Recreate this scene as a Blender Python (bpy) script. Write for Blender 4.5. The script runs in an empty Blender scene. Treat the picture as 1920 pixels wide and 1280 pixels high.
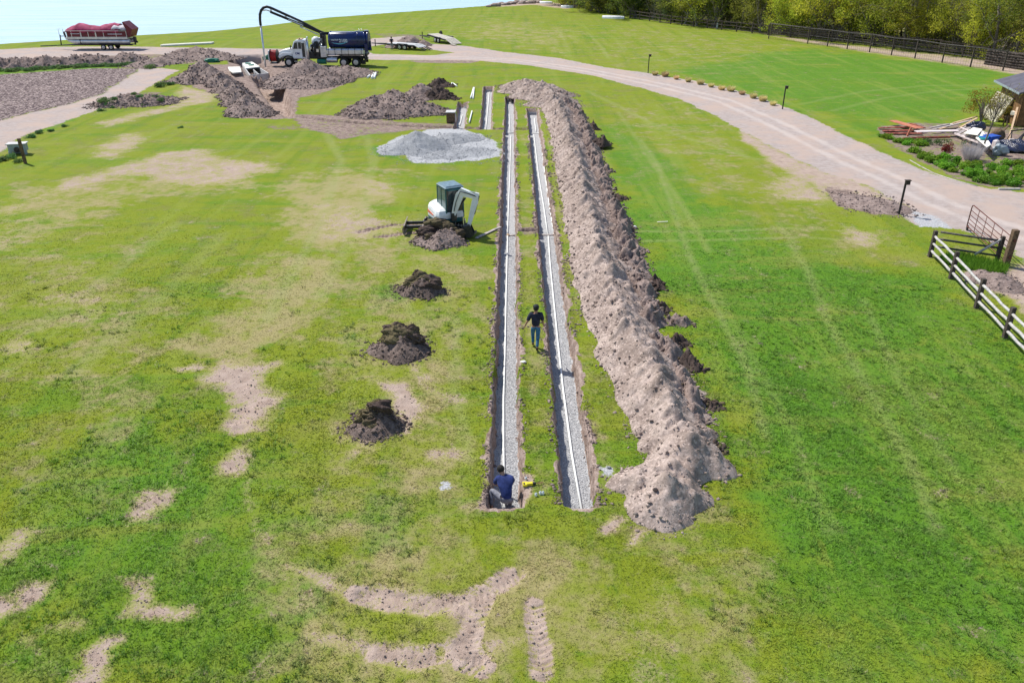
import bpy, math, random
import numpy as np
from mathutils import Vector, Matrix
R = math.radians
random.seed(7)
scene = bpy.context.scene
C = scene.collection

# ---------------------------------------------------------------- camera, sky, sun, exposure
CAM_H, PITCH, FPX = 13.5, R(26.75), 1480.0
cam_data = bpy.data.cameras.new("camera")
cam_data.sensor_width = 36.0
cam_data.lens = 36.0 * FPX / 1920.0
cam_data.clip_end = 3000
cam = bpy.data.objects.new("camera", cam_data)
cam.location = (0, 0, CAM_H)
cam.rotation_euler = (R(90) - PITCH, 0, 0)
C.objects.link(cam)
scene.camera = cam

SUN_DIR = Vector((-1.27, 1.0, 2.18)).normalized()
SUN_EL = math.asin(SUN_DIR.z)
world = bpy.data.worlds.new("World")
scene.world = world
world.use_nodes = True
wn = world.node_tree
wn.nodes.clear()
sky = wn.nodes.new("ShaderNodeTexSky")
sky.sky_type = 'NISHITA'
sky.sun_disc = False
sky.sun_elevation = SUN_EL
sky.sun_rotation = math.atan2(SUN_DIR.x, SUN_DIR.y)
sky.air_density = 1.0
sky.dust_density = 0.6
sky.ozone_density = 1.0
bg = wn.nodes.new("ShaderNodeBackground")
bg.inputs[1].default_value = 0.13
wo = wn.nodes.new("ShaderNodeOutputWorld")
wn.links.new(sky.outputs[0], bg.inputs[0])
wn.links.new(bg.outputs[0], wo.inputs[0])

sun_data = bpy.data.lights.new("sun", 'SUN')
sun_data.energy = 4.6
sun_data.angle = R(0.53)
sun_data.color = (1.0, 0.955, 0.88)
sun = bpy.data.objects.new("sun", sun_data)
sun.rotation_euler = SUN_DIR.to_track_quat('Z', 'Y').to_euler()
sun.location = (-60, 60, 90)
C.objects.link(sun)

scene.view_settings.view_transform = 'Standard'
scene.view_settings.look = 'None'
scene.view_settings.exposure = 0.38
scene.view_settings.gamma = 1.0
scene.cycles.max_bounces = 5
scene.cycles.transparent_max_bounces = 6

# ---------------------------------------------------------------- helpers
def g(px, py, z=0.0):
    """where the photograph's sight line (1920 px wide frame) meets the height z"""
    cp, sp = math.cos(PITCH), math.sin(PITCH)
    a, b = (px - 960) / FPX, (py - 640) / FPX
    ry, rz = cp - sp * b, -sp - cp * b
    t = (z - CAM_H) / rz
    return np.array((a * t, ry * t))

def gl(pts, z=0.0):
    return np.array([g(x, y, z) for x, y in pts])

rs = np.random.RandomState(11)
_TAB = rs.rand(256, 256).astype(np.float32)

def vnoise(x, y):
    xi, yi = np.floor(x), np.floor(y)
    fx, fy = x - xi, y - yi
    fx, fy = fx * fx * (3 - 2 * fx), fy * fy * (3 - 2 * fy)
    xi, yi = xi.astype(np.int64) & 255, yi.astype(np.int64) & 255
    x2, y2 = (xi + 1) & 255, (yi + 1) & 255
    return (_TAB[xi, yi] * (1 - fx) + _TAB[x2, yi] * fx) * (1 - fy) + (_TAB[xi, y2] * (1 - fx) + _TAB[x2, y2] * fx) * fy

def fbm(x, y, scale, octv=4, seed=0, gain=0.5):
    """0..1 noise; scale = size of the largest feature in metres"""
    s, a, t = 0.0, 1.0, 0.0
    x, y = np.asarray(x, dtype=np.float64) / scale + seed * 17.3, np.asarray(y, dtype=np.float64) / scale + seed * 9.1
    for o in range(octv):
        s = s + a * vnoise(x, y)
        t += a
        a *= gain
        x, y = x * 2.03 + 5.2, y * 2.03 + 1.7
    return s / t

def smooth(e0, e1, v):
    t = np.clip((v - e0) / (e1 - e0), 0, 1)
    return t * t * (3 - 2 * t)

def seg_dist(X, Y, a, b):
    d = b - a
    L = max(float(d @ d), 1e-9)
    t = np.clip(((X - a[0]) * d[0] + (Y - a[1]) * d[1]) / L, 0, 1)
    return np.hypot(X - a[0] - t * d[0], Y - a[1] - t * d[1])

def sdf_poly(X, Y, poly):
    poly = np.asarray(poly)
    d = np.full(X.shape, 1e9)
    inside = np.zeros(X.shape, bool)
    n = len(poly)
    for i in range(n):
        a, b = poly[i], poly[(i + 1) % n]
        d = np.minimum(d, seg_dist(X, Y, a, b))
        if a[1] != b[1]:
            c = ((a[1] > Y) != (b[1] > Y)) & (X < (b[0] - a[0]) * (Y - a[1]) / (b[1] - a[1]) + a[0])
            inside ^= c
    return np.where(inside, -d, d)

def sdf_line(X, Y, pts):
    d = np.full(X.shape, 1e9)
    for a, b in zip(pts[:-1], pts[1:]):
        d = np.minimum(d, seg_dist(X, Y, np.asarray(a), np.asarray(b)))
    return d

# ---- objects
def tag(o, label=None, cat=None, group=None, kind=None):
    if label: o['label'] = label
    if cat: o['category'] = cat
    if group: o['group'] = group
    if kind: o['kind'] = kind
    return o

def thing(name, label, cat, loc=(0, 0, 0), rotz=0.0, group=None, scale=None):
    o = bpy.data.objects.new(name, None)
    o.empty_display_size = 0.3
    C.objects.link(o)
    o.location = loc
    o.rotation_euler = (0, 0, rotz)
    if scale: o.scale = (scale,) * 3
    return tag(o, label, cat, group)

def np_mesh(name, V, F, material, smooth_shade=False):
    """V (n,3) float array, F list of (m,k) index arrays (k = 3 or 4)"""
    me = bpy.data.meshes.new(name)
    V = np.ascontiguousarray(V, dtype=np.float32)
    if isinstance(F, np.ndarray): F = [F]
    F = [f for f in F if len(f)]
    loops = np.concatenate([f.ravel() for f in F]).astype(np.int32)
    sizes = np.concatenate([np.full(len(f), f.shape[1], np.int32) for f in F])
    starts = np.concatenate(([0], np.cumsum(sizes)[:-1])).astype(np.int32)
    me.vertices.add(len(V)); me.vertices.foreach_set("co", V.ravel())
    me.loops.add(len(loops)); me.loops.foreach_set("vertex_index", loops)
    me.polygons.add(len(sizes)); me.polygons.foreach_set("loop_start", starts)
    me.polygons.foreach_set("loop_total", sizes)
    me.polygons.foreach_set("use_smooth", np.full(len(sizes), smooth_shade, dtype=bool))
    me.update(calc_edges=True)
    me.materials.append(material)
    return me

def link(name, me, parent=None, loc=None, rotz=0.0):
    o = bpy.data.objects.new(name, me)
    C.objects.link(o)
    if parent: o.parent = parent
    if loc is not None: o.location = loc
    if rotz: o.rotation_euler = (0, 0, rotz)
    return o

def copy_tree(o, parent=None):
    c = o.copy(); C.objects.link(c)
    if parent: c.parent = parent
    for ch in list(o.children):
        copy_tree(ch, c)
    return c

class MB:
    def __init__(s): s.v, s.f, s.sm = [], [], []
    def add(s, vs, fs, sm=False):
        b = len(s.v)
        s.v += [tuple(v) for v in vs]
        s.f += [tuple(i + b for i in f) for f in fs]
        s.sm += [sm] * len(fs)
        return s
    def box(s, c, d, rot=None, taper=1.0, bev=0.0):
        """centre, dimensions; rot = Matrix or z angle; taper scales the top"""
        if bev <= 0:
            bev = min(d) * 0.06
        hx, hy, hz = d[0] / 2, d[1] / 2, d[2] / 2
        b = min(bev, hx * .9, hy * .9, hz * .9)
        vs = []
        for z, k, ins in ((-hz, 1, b), (-hz + b, 1, 0), (hz - b, taper, 0), (hz, taper, b)):
            x, y = hx * k - ins, hy * k - ins
            bb = b * .7 if ins == 0 else 0
            vs += [(-x + bb, -y, z), (x - bb, -y, z), (x, -y + bb, z), (x, y - bb, z), (x - bb, y, z), (-x + bb, y, z), (-x, y - bb, z), (-x, -y + bb, z)]
        fs = []
        for r in range(3):
            for i in range(8):
                j = (i + 1) % 8
                fs.append((r * 8 + i, r * 8 + j, r * 8 + 8 + j, r * 8 + 8 + i))
        fs.append(tuple(range(7, -1, -1))); fs.append(tuple(range(24, 32)))
        M = Matrix.Identity(3)
        if rot is not None:
            M = Matrix.Rotation(rot, 3, 'Z') if isinstance(rot, (int, float)) else rot
        c = Vector(c)
        s.add([c + M @ Vector(v) for v in vs], fs)
        return s
    def beam(s, a, b, w, h, up=(0, 0, 1)):
        a, b = Vector(a), Vector(b)
        x = (b - a); L = x.length; x = x.normalized()
        y = Vector(up).cross(x)
        if y.length < 1e-4: y = Vector((0, 1, 0)).cross(x)
        y.normalize(); z = x.cross(y)
        M = Matrix((x, y, z)).transposed()
        return s.box((a + b) / 2, (L, w, h), M)
    def tube(s, pts, r, n=10, cap=True, sm=True):
        pts = [Vector(p) for p in pts]
        rr = r if isinstance(r, (list, tuple)) else [r] * len(pts)
        vs, fs = [], []
        t0 = (pts[1] - pts[0]).normalized()
        ref = Vector((0, 0, 1)) if abs(t0.z) < .9 else Vector((1, 0, 0))
        u = ref.cross(t0).normalized()
        for i, p in enumerate(pts):
            if i == 0: t = pts[1] - pts[0]
            elif i == len(pts) - 1: t = pts[-1] - pts[-2]
            else: t = (pts[i + 1] - pts[i]).normalized() + (pts[i] - pts[i - 1]).normalized()
            t.normalize()
            u = (u - t * u.dot(t)).normalized(); w = t.cross(u)
            for k in range(n):
                a = 2 * math.pi * k / n
                vs.append(p + (u * math.cos(a) + w * math.sin(a)) * rr[i])
        for i in range(len(pts) - 1):
            for k in range(n):
                k2 = (k + 1) % n
                fs.append((i * n + k, i * n + k2, i * n + n + k2, i * n + n + k))
        s.add(vs, fs, sm)
        if cap:
            b = len(s.v) - len(vs)
            s.f.append(tuple(b + k for k in range(n - 1, -1, -1))); s.sm.append(False)
            s.f.append(tuple(b + (len(pts) - 1) * n + k for k in range(n))); s.sm.append(False)
        return s
    def cyl(s, a, b, r, n=20, prof=None):
        """cylinder from a to b; prof = [(t, r)] along the axis"""
        a, b = Vector(a), Vector(b)
        if prof is None:
            e = min(r * .08, (b - a).length * .2)
            L = (b - a).length
            prof = [(0, r - e), (e / L, r), (1 - e / L, r), (1, r - e)]
        ax = (b - a)
        ref = Vector((0, 0, 1)) if abs(ax.normalized().z) < .9 else Vector((1, 0, 0))
        u = ref.cross(ax).normalized(); w = ax.normalized().cross(u)
        vs, fs = [], []
        for t, q in prof:
            for k in range(n):
                an = 2 * math.pi * k / n
                vs.append(a + ax * t + (u * math.cos(an) + w * math.sin(an)) * q)
        for i in range(len(prof) - 1):
            for k in range(n):
                k2 = (k + 1) % n
                fs.append((i * n + k, i * n + k2, i * n + n + k2, i * n + n + k))
        s.add(vs, fs, True)
        bb = len(s.v) - len(vs)
        s.f.append(tuple(bb + k for k in range(n - 1, -1, -1))); s.sm.append(False)
        s.f.append(tuple(bb + (len(prof) - 1) * n + k for k in range(n))); s.sm.append(False)
        return s
    def prism(s, prof, y0, y1, axes='xz', ins=0.0):
        """profile (list of 2D points) extruded between y0 and y1; ins shrinks the outer faces for a soft edge"""
        n = len(prof)
        cx = sum(p[0] for p in prof) / n; cz = sum(p[1] for p in prof) / n
        def mk(p, y, k=1.0):
            x, z = cx + (p[0] - cx) * k, cz + (p[1] - cz) * k
            return {'xz': (x, y, z), 'yz': (y, x, z), 'xy': (x, z, y)}[axes]
        ext = max(abs(p[0] - cx) for p in prof) + 1e-6
        k = 1 - ins / ext if ins else 1.0
        e = ins * (1 if y1 > y0 else -1)
        rings = [(y0, k), (y0 + e, 1), (y1 - e, 1), (y1, k)] if ins else [(y0, 1), (y1, 1)]
        vs = [mk(p, y, kk) for y, kk in rings for p in prof]
        fs = []
        for r in range(len(rings) - 1):
            for i in range(n):
                j = (i + 1) % n
                fs.append((r * n + i, r * n + j, r * n + n + j, r * n + n + i))
        fs.append(tuple(range(n - 1, -1, -1))); fs.append(tuple((len(rings) - 1) * n + i for i in range(n)))
        s.add(vs, fs)
        return s
    def rock(s, c, r, seed=0, sq=(1, 1, 1), amp=.3, sub=2):
        V, F = ico(sub)
        rr = np.random.RandomState(seed)
        o = rr.rand(3) * 50
        n = fbm(V[:, 0] + o[0] + V[:, 2] * .7, V[:, 1] + o[1] + V[:, 2] * .6, .8, 3, seed % 7)
        n2 = fbm(V[:, 2] + o[2], V[:, 0] - V[:, 1], .45, 2, 3)
        n3 = fbm(V[:, 1] + o[1], V[:, 2] * 1.3 + V[:, 0], .16, 2, 5)
        W = V * (1 + amp * 2 * (n - .5) + amp * (n2 - .5) + amp * .55 * (n3 - .5))[:, None] * r * np.array(sq) + np.array(c)
        s.add(W.tolist(), F.tolist(), True)
        return s
    def arm(s, pts, ws, th, side):
        """box-section arm through pts: ws = depth in the arm's own plane, th = width across it (along side)"""
        pts = [Vector(p) for p in pts]; side = Vector(side).normalized(); vs, fs = [], []
        for i, p in enumerate(pts):
            t = (pts[min(i + 1, len(pts) - 1)] - pts[max(i - 1, 0)]).normalized(); u = side.cross(t).normalized()
            for a, b in ((-1, -1), (1, -1), (1, 1), (-1, 1)): vs.append(p + u * a * ws[i] / 2 + side * b * th / 2)
        for i in range(len(pts) - 1):
            for j in range(4): fs.append((i * 4 + j, i * 4 + (j + 1) % 4, i * 4 + 4 + (j + 1) % 4, i * 4 + 4 + j))
        fs += [(3, 2, 1, 0), tuple(len(vs) - 4 + j for j in range(4))]
        return s.add(vs, fs)
    def build(s, name, material, parent=None, loc=None, rotz=0.0):
        me = bpy.data.meshes.new(name)
        me.from_pydata([tuple(v) for v in s.v], [], s.f)
        me.polygons.foreach_set("use_smooth", s.sm)
        me.materials.append(material)
        me.validate()
        import bmesh
        bm = bmesh.new(); bm.from_mesh(me); bmesh.ops.recalc_face_normals(bm, faces=bm.faces); bm.to_mesh(me); bm.free()
        return link(name, me, parent, loc, rotz)

_ICO = {}
def ico(sub):
    if sub in _ICO: return _ICO[sub]
    t = (1 + 5 ** .5) / 2
    V = [(-1, t, 0), (1, t, 0), (-1, -t, 0), (1, -t, 0), (0, -1, t), (0, 1, t), (0, -1, -t), (0, 1, -t), (t, 0, -1), (t, 0, 1), (-t, 0, -1), (-t, 0, 1)]
    V = [np.array(v) / np.linalg.norm(v) for v in V]
    F = [(0, 11, 5), (0, 5, 1), (0, 1, 7), (0, 7, 10), (0, 10, 11), (1, 5, 9), (5, 11, 4), (11, 10, 2), (10, 7, 6), (7, 1, 8), (3, 9, 4), (3, 4, 2), (3, 2, 6), (3, 6, 8), (3, 8, 9), (4, 9, 5), (2, 4, 11), (6, 2, 10), (8, 6, 7), (9, 8, 1)]
    for _ in range(sub):
        mid, nf = {}, []
        def m(a, b):
            k = (min(a, b), max(a, b))
            if k not in mid:
                q = V[a] + V[b]; V.append(q / np.linalg.norm(q)); mid[k] = len(V) - 1
            return mid[k]
        for a, b, c in F:
            x, y, z = m(a, b), m(b, c), m(c, a)
            nf += [(a, x, z), (b, y, x), (c, z, y), (x, y, z)]
        F = nf
    _ICO[sub] = (np.array(V), np.array(F))
    return _ICO[sub]

def text_part(body, size, material, parent, loc, rot, name="lettering", bold=0.0):
    cu = bpy.data.curves.new(name, 'FONT')
    cu.body = body; cu.size = size; cu.extrude = 0.006; cu.offset = bold
    cu.align_x = 'CENTER'; cu.align_y = 'CENTER'
    t = bpy.data.objects.new(name, cu); C.objects.link(t)
    dg = bpy.context.evaluated_depsgraph_get()
    me = bpy.data.meshes.new_from_object(t.evaluated_get(dg))
    bpy.data.objects.remove(t); bpy.data.curves.remove(cu)
    me.materials.clear(); me.materials.append(material)
    o = link(name, me, parent, loc)
    o.rotation_euler = rot
    return o

# ---------------------------------------------------------------- materials
def nodes_of(name):
    m = bpy.data.materials.new(name); m.use_nodes = True
    nt = m.node_tree; nt.nodes.clear()
    out = nt.nodes.new("ShaderNodeOutputMaterial")
    b = nt.nodes.new("ShaderNodeBsdfPrincipled")
    nt.links.new(b.outputs[0], out.inputs[0])
    return m, nt, b, out

class NT:
    """small node-writing helper"""
    def __init__(s, nt): s.nt = nt
    def n(s, t, **k):
        x = s.nt.nodes.new(t)
        for a, v in k.items(): setattr(x, a, v)
        return x
    def l(s, a, b): s.nt.links.new(a, b)
    def val(s, sock, v):
        if hasattr(v, 'is_output') or isinstance(v, bpy.types.NodeSocket): s.l(v, sock)
        else: sock.default_value = v
    def math(s, op, a, b=0.0, clamp=False):
        x = s.n("ShaderNodeMath", operation=op); x.use_clamp = clamp
        s.val(x.inputs[0], a); s.val(x.inputs[1], b)
        return x.outputs[0]
    def mix(s, f, a, b, mode='MIX'):
        x = s.n("ShaderNodeMix"); x.data_type = 'RGBA'; x.blend_type = mode
        s.val(x.inputs[0], f)
        for i, v in ((6, a), (7, b)):
            if isinstance(v, tuple): x.inputs[i].default_value = (*v[:3], 1)
            else: s.l(v, x.inputs[i])
        return x.outputs[2]
    def noise(s, vec, scale, detail=3, rough=.55, dist=0.0):
        x = s.n("ShaderNodeTexNoise"); x.inputs['Scale'].default_value = scale
        x.inputs['Detail'].default_value = detail; x.inputs['Roughness'].default_value = rough
        x.inputs['Distortion'].default_value = dist
        if vec is not None: s.l(vec, x.inputs['Vector'])
        return x.outputs[0]
    def voro(s, vec, scale, feature='F1', out=0):
        x = s.n("ShaderNodeTexVoronoi"); x.feature = feature; x.inputs['Scale'].default_value = scale
        s.l(vec, x.inputs['Vector'])
        return x.outputs[out]
    def ramp(s, f, e0, e1, o0=0.0, o1=1.0):
        x = s.n("ShaderNodeMapRange"); x.interpolation_type = 'SMOOTHSTEP'
        s.val(x.inputs[0], f)
        for i, v in ((1, e0), (2, e1), (3, o0), (4, o1)): s.val(x.inputs[i], v)
        return x.outputs[0]
    def bump(s, h, strength, dist, normal=None):
        x = s.n("ShaderNodeBump"); x.inputs['Strength'].default_value = strength
        x.inputs['Distance'].default_value = dist
        s.l(h, x.inputs['Height'])
        if normal is not None: s.l(normal, x.inputs['Normal'])
        return x.outputs[0]
    def pos(s): return s.n("ShaderNodeNewGeometry").outputs['Position']
    def attr(s, name):
        x = s.n("ShaderNodeAttribute"); x.attribute_name = name; return x
    def sep(s, c):
        x = s.n("ShaderNodeSeparateColor"); s.l(c, x.inputs[0]); return x.outputs

def simple(name, col, rough=.6, metal=0.0, var=.18, scale=6.0, bump=0.0, col2=None, spec=.4, dirt=None, coords='Object'):
    m, nt, b, out = nodes_of(name); k = NT(nt)
    tc = k.n("ShaderNodeTexCoord").outputs[coords]
    n1 = k.noise(tc, scale, 5, .6)
    c2 = col2 or tuple(max(0, c * (1 - var * 1.6)) for c in col)
    c1 = tuple(min(1, c * (1 + var * .5)) for c in col) if not col2 else col
    c = k.mix(k.ramp(n1, .3, .7), c1, c2)
    if dirt:
        n2 = k.noise(tc, scale * .35, 6, .7)
        c = k.mix(k.ramp(n2, .52, .72, 0, dirt[1]), c, dirt[0])
    k.l(c, b.inputs['Base Color'])
    k.val(b.inputs['Roughness'], k.ramp(n1, .2, .8, max(0, rough - .1), min(1, rough + .1)))
    b.inputs['Metallic'].default_value = metal
    b.inputs['Specular IOR Level'].default_value = spec
    if bump: k.l(k.bump(k.noise(tc, scale * 4, 4, .6), .6, bump), b.inputs['Normal'])
    return m

def earth(name, pale, dark, deep=None, grit=18.0, bump=.05, patch=.9):
    m, nt, b, out = nodes_of(name); k = NT(nt)
    p = k.pos()
    a = k.noise(p, patch, 5, .6)
    f = k.noise(p, grit * .35, 4, .7)
    v = k.voro(p, grit, 'F1', 1)
    vs = k.sep(v)[0]
    c = k.mix(k.ramp(a, .38, .62), pale, dark)
    c = k.mix(k.ramp(f, .35, .75, 0, .55), c, deep or tuple(x * .5 for x in dark))
    c = k.mix(k.ramp(vs, .75, 1.0, 0, .5), c, tuple(min(1, x * 1.5) for x in pale))
    c = k.mix(k.ramp(vs, .22, .0, 0, .55), c, tuple(x * .6 for x in dark))
    k.l(c, b.inputs['Base Color']); b.inputs['Roughness'].default_value = .95
    b.inputs['Specular IOR Level'].default_value = .1
    h = k.math('ADD', k.math('MULTIPLY', f, .6), k.math('MULTIPLY', k.noise(p, grit * 1.6, 4, .7), .5))
    k.l(k.bump(h, .9, bump), b.inputs['Normal'])
    return m

M = {}
M['white_paint'] = simple('white_paint', (.74, .75, .76), .35, 0, .08, 3, dirt=((.42, .38, .33), .35))
M['black_metal'] = simple('black_metal', (.02, .021, .024), .45, .3, .2, 5)
M['rubber'] = simple('rubber', (.022, .021, .02), .85, 0, .3, 9, dirt=((.13, .11, .09), .5))
M['rim'] = simple('rim', (.55, .56, .58), .35, .7, .15, 8)
M['chrome'] = simple('chrome', (.62, .63, .65), .28, .85, .12, 2)
M['alu'] = simple('brushed_aluminium', (.58, .60, .63), .36, .8, .14, 2)
M['navy'] = simple('navy_enamel', (.006, .018, .10), .22, .1, .25, 1.5, spec=.6)
M['black_hose'] = simple('black_hose', (.012, .014, .018), .5, 0, .2, 6)
M['red_hose'] = simple('red_hose', (.42, .018, .016), .5, 0, .35, 12)
M['glass'] = simple('dark_glass', (.02, .035, .04), .08, 0, .2, 2, spec=.8)
M['teal_glass'] = simple('tinted_glass', (.03, .10, .10), .1, 0, .2, 2, spec=.8)
M['teal'] = simple('teal_paint', (.02, .10, .11), .35, .1, .2, 3)
M['green_plastic'] = simple('green_plastic', (.015, .16, .10), .4, 0, .2, 5)
M['steel_dirty'] = simple('dirty_steel', (.30, .25, .21), .6, .4, .35, 6, dirt=((.25, .2, .16), .6))
M['steel_dark'] = simple('dark_steel', (.05, .05, .052), .5, .5, .3, 6, dirt=((.2, .16, .13), .35))
M['exc_white'] = simple('excavator_white', (.70, .72, .72), .35, 0, .08, 3, dirt=((.35, .31, .26), .45))
M['orange_stripe'] = simple('orange_stripe', (.75, .14, .07), .4)
M['decal_blue'] = simple('decal_blue', (.02, .04, .2), .4)
M['decal_cyan'] = simple('decal_cyan', (.12, .5, .7), .4)
M['letter_white'] = simple('letter_white', (.62, .68, .75), .4)
M['pvc'] = simple('white_pvc', (.82, .83, .80), .35, 0, .05, 3)
M['pvc_dusty'] = simple('dusty_pvc', (.72, .64, .58), .5, 0, .1, 5)
M['concrete'] = simple('pale_concrete', (.52, .51, .50), .85, 0, .12, 2.5, .01)
M['board'] = simple('cream_board', (.78, .75, .66), .7, 0, .06, 2)
M['magenta'] = simple('faded_magenta_canvas', (.36, .018, .10), .8, 0, .3, 1.6, .02, col2=(.20, .01, .05))
M['maroon'] = simple('maroon_panel', (.13, .012, .02), .5, 0, .2, 2)
M['grey_canvas'] = simple('grey_canvas', (.52, .48, .52), .8, 0, .2, 3, .02)
M['tan_plank'] = simple('tan_planks', (.48, .44, .37), .85, 0, .2, 4, .01)
M['grey_deck'] = simple('grey_deck', (.50, .50, .50), .7, 0, .15, 3)
M['wood_dark'] = simple('dark_weathered_wood', (.075, .058, .048), .9, 0, .4, 9, .015)
M['wood_brown'] = simple('brown_wood', (.15, .095, .055), .9, 0, .35, 8, .015)
M['log_pale'] = simple('peeled_pale_log', (.44, .42, .40), .8, 0, .18, 9, .012, dirt=((.25, .2, .16), .5))
M['log_dark'] = simple('dark_grey_log', (.10, .09, .085), .9, 0, .35, 9, .012)  # dark grey log colour of the corner fence rails and mesh fence top pole
M['rust'] = simple('rusty_tube', (.16, .055, .04), .7, .3, .35, 14)
M['red_board'] = simple('red_stained_board', (.27, .06, .035), .75, 0, .35, 4, .008, dirt=((.5, .22, .14), .6))
M['orange_board'] = simple('orange_stained_board', (.50, .17, .095), .7, 0, .2, 3, .008)
M['pink_board'] = simple('pinkish_white_board', (.66, .56, .54), .75, 0, .1, 3)
M['grey_plank'] = simple('bleached_plank', (.40, .35, .33), .85, 0, .3, 6, .01)
M['tan_wood'] = simple('new_lumber', (.55, .38, .23), .8, 0, .25, 6, .01)
M['shed_wall'] = simple('shed_boards', (.25, .135, .055), .85, 0, .4, 2.5, .02, col2=(.13, .07, .03))
M['shed_roof'] = simple('shed_roof', (.12, .105, .12), .5, .3, .2, 1.2)
M['tarp'] = simple('navy_tarp', (.018, .022, .06), .25, 0, .4, 6, .06, spec=.8)
M['blue_plastic'] = simple('blue_plastic', (.01, .07, .42), .4)
M['straw'] = simple('straw', (.42, .33, .16), .9, 0, .3, 20, .01, dirt=((.14, .2, .04), .5))
M['skin'] = simple('skin', (.36, .2, .14), .6, 0, .12, 10)
M['navy_cloth'] = simple('navy_cloth', (.018, .022, .045), .9, 0, .3, 9, .004)
M['blue_cloth'] = simple('blue_shirt_cloth', (.022, .038, .15), .9, 0, .25, 9, .004)
M['jeans'] = simple('blue_jeans', (.05, .17, .30), .9, 0, .3, 12, .004)
M['grey_cloth'] = simple('grey_trouser_cloth', (.22, .22, .25), .9, 0, .2, 12, .004)
M['hair'] = simple('dark_hair', (.018, .014, .012), .8, 0, .4, 30, .004)
M['cap'] = simple('dark_cap', (.014, .02, .022), .8)
M['boot'] = simple('boot', (.05, .035, .025), .8)
M['yellow_tool'] = simple('yellow_tool', (.65, .55, .02), .5)
M['util_grey'] = simple('utility_box_grey', (.30, .35, .38), .55, .2, .12, 5)
M['dirt'] = earth('spoil_earth', (.42, .337, .295), (.27, .21, .18), (.16, .12, .10))
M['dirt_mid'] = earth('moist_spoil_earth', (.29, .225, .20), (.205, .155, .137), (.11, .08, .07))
M['dirt_dark'] = earth('dark_topsoil', (.11, .082, .07), (.07, .05, .043), (.04, .028, .024), 22)
M['dirt_brown'] = earth('brown_topsoil', (.19, .145, .125), (.12, .09, .077), (.065, .047, .04), 22)
M['sod'] = earth('sod_lumps', (.15, .125, .065), (.085, .062, .05), (.045, .032, .027), 25)
M['gravel_pile'] = earth('grey_gravel', (.33, .335, .345), (.26, .265, .275), (.18, .185, .195), 30, .04)
M['pebbles'] = earth('bright_pebbles', (.56, .56, .56), (.46, .46, .465), (.34, .345, .35), 34, .02)
M['stones'] = earth('pale_stones', (.5, .47, .45), (.36, .33, .31), (.2, .18, .17), 12)
def leaf_mat(name, a, b_, trans=.45):
    m, nt, b, out = nodes_of(name); k = NT(nt)
    oi = k.n("ShaderNodeObjectInfo").outputs['Random']
    br = k.attr('bright').outputs['Fac']
    c = k.mix(br, a, b_)
    hs = k.n("ShaderNodeHueSaturation"); k.l(c, hs.inputs['Color'])
    k.l(k.ramp(oi, 0, 1, .475, .52), hs.inputs['Hue']); k.l(k.ramp(k.math('FRACT', k.math('MULTIPLY', oi, 7.3)), 0, 1, .75, 1.15), hs.inputs['Value'])
    k.l(hs.outputs[0], b.inputs['Base Color']); b.inputs['Roughness'].default_value = .6; b.inputs['Specular IOR Level'].default_value = .2
    tr = k.n("ShaderNodeBsdfTranslucent"); k.l(hs.outputs[0], tr.inputs[0])
    mx = k.n("ShaderNodeMixShader"); mx.inputs[0].default_value = trans
    k.l(b.outputs[0], mx.inputs[1]); k.l(tr.outputs[0], mx.inputs[2]); k.l(mx.outputs[0], out.inputs[0])
    return m
M['straw_bright'] = leaf_mat('bright_straw', (.66, .54, .26), (.7, .6, .3), .5)
M['pale_blades'] = leaf_mat('pale_dry_blades', (.50, .46, .46), (.6, .55, .5), .5)
# ---------------------------------------------------------------- the ground sheet (one height field, split by surface)
def growing(start, step, k, end):
    out = [start]
    while out[-1] < end:
        out.append(out[-1] + step + k * (out[-1] - start))
    return out
xs = list(np.arange(-1.0, 2.7, .04))
xs = [x for x in np.arange(-9, -1, .065)] + xs + [x for x in np.arange(2.72, 9, .075)]
xr = growing(9.0, .09, .0125, 200); xl = [-v for v in xr][::-1]
xs = np.array([-900., -420.] + xl[:-1] + xs + xr + [420., 900.])
ys = np.concatenate([[-60., -15., 2., 7.], np.arange(9.5, 18, .045), np.arange(18, 46, .10), np.arange(46, 106, .2), np.array(growing(106, .22, .012, 330)), [420., 600., 950.]])
NX, NY = len(xs), len(ys)
GX, GY = np.meshgrid(xs, ys)          # row = Y, column = X

def part_eval(fn, pts, margin):
    """evaluate fn(X, Y) only on the grid cells near pts; far value elsewhere"""
    pts = np.asarray(pts)
    i0, i1 = np.searchsorted(xs, [pts[:, 0].min() - margin, pts[:, 0].max() + margin])
    j0, j1 = np.searchsorted(ys, [pts[:, 1].min() - margin, pts[:, 1].max() + margin])
    out = np.full(GX.shape, 99.0)
    if i1 > i0 and j1 > j0:
        out[j0:j1, i0:i1] = fn(GX[j0:j1, i0:i1], GY[j0:j1, i0:i1])
    return out
def poly_px(px, margin=4):
    P = gl(px)
    return part_eval(lambda X, Y: sdf_poly(X, Y, P), P, margin)
def line_px(px, margin=4):
    P = gl(px)
    return part_eval(lambda X, Y: sdf_line(X, Y, P), P, margin)
def sm(sd, w):      # 1 inside, 0 outside, w = half width of the soft edge
    return smooth(w, -w, sd)

n_big = fbm(GX, GY, 9, 4, 1); n_mid = fbm(GX, GY, 2.2, 4, 2); n_fine = fbm(GX, GY, .55, 3, 3)
wob = (n_mid - .5) * 1.2 + (n_fine - .5) * .5           # edge wobble in metres

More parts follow.
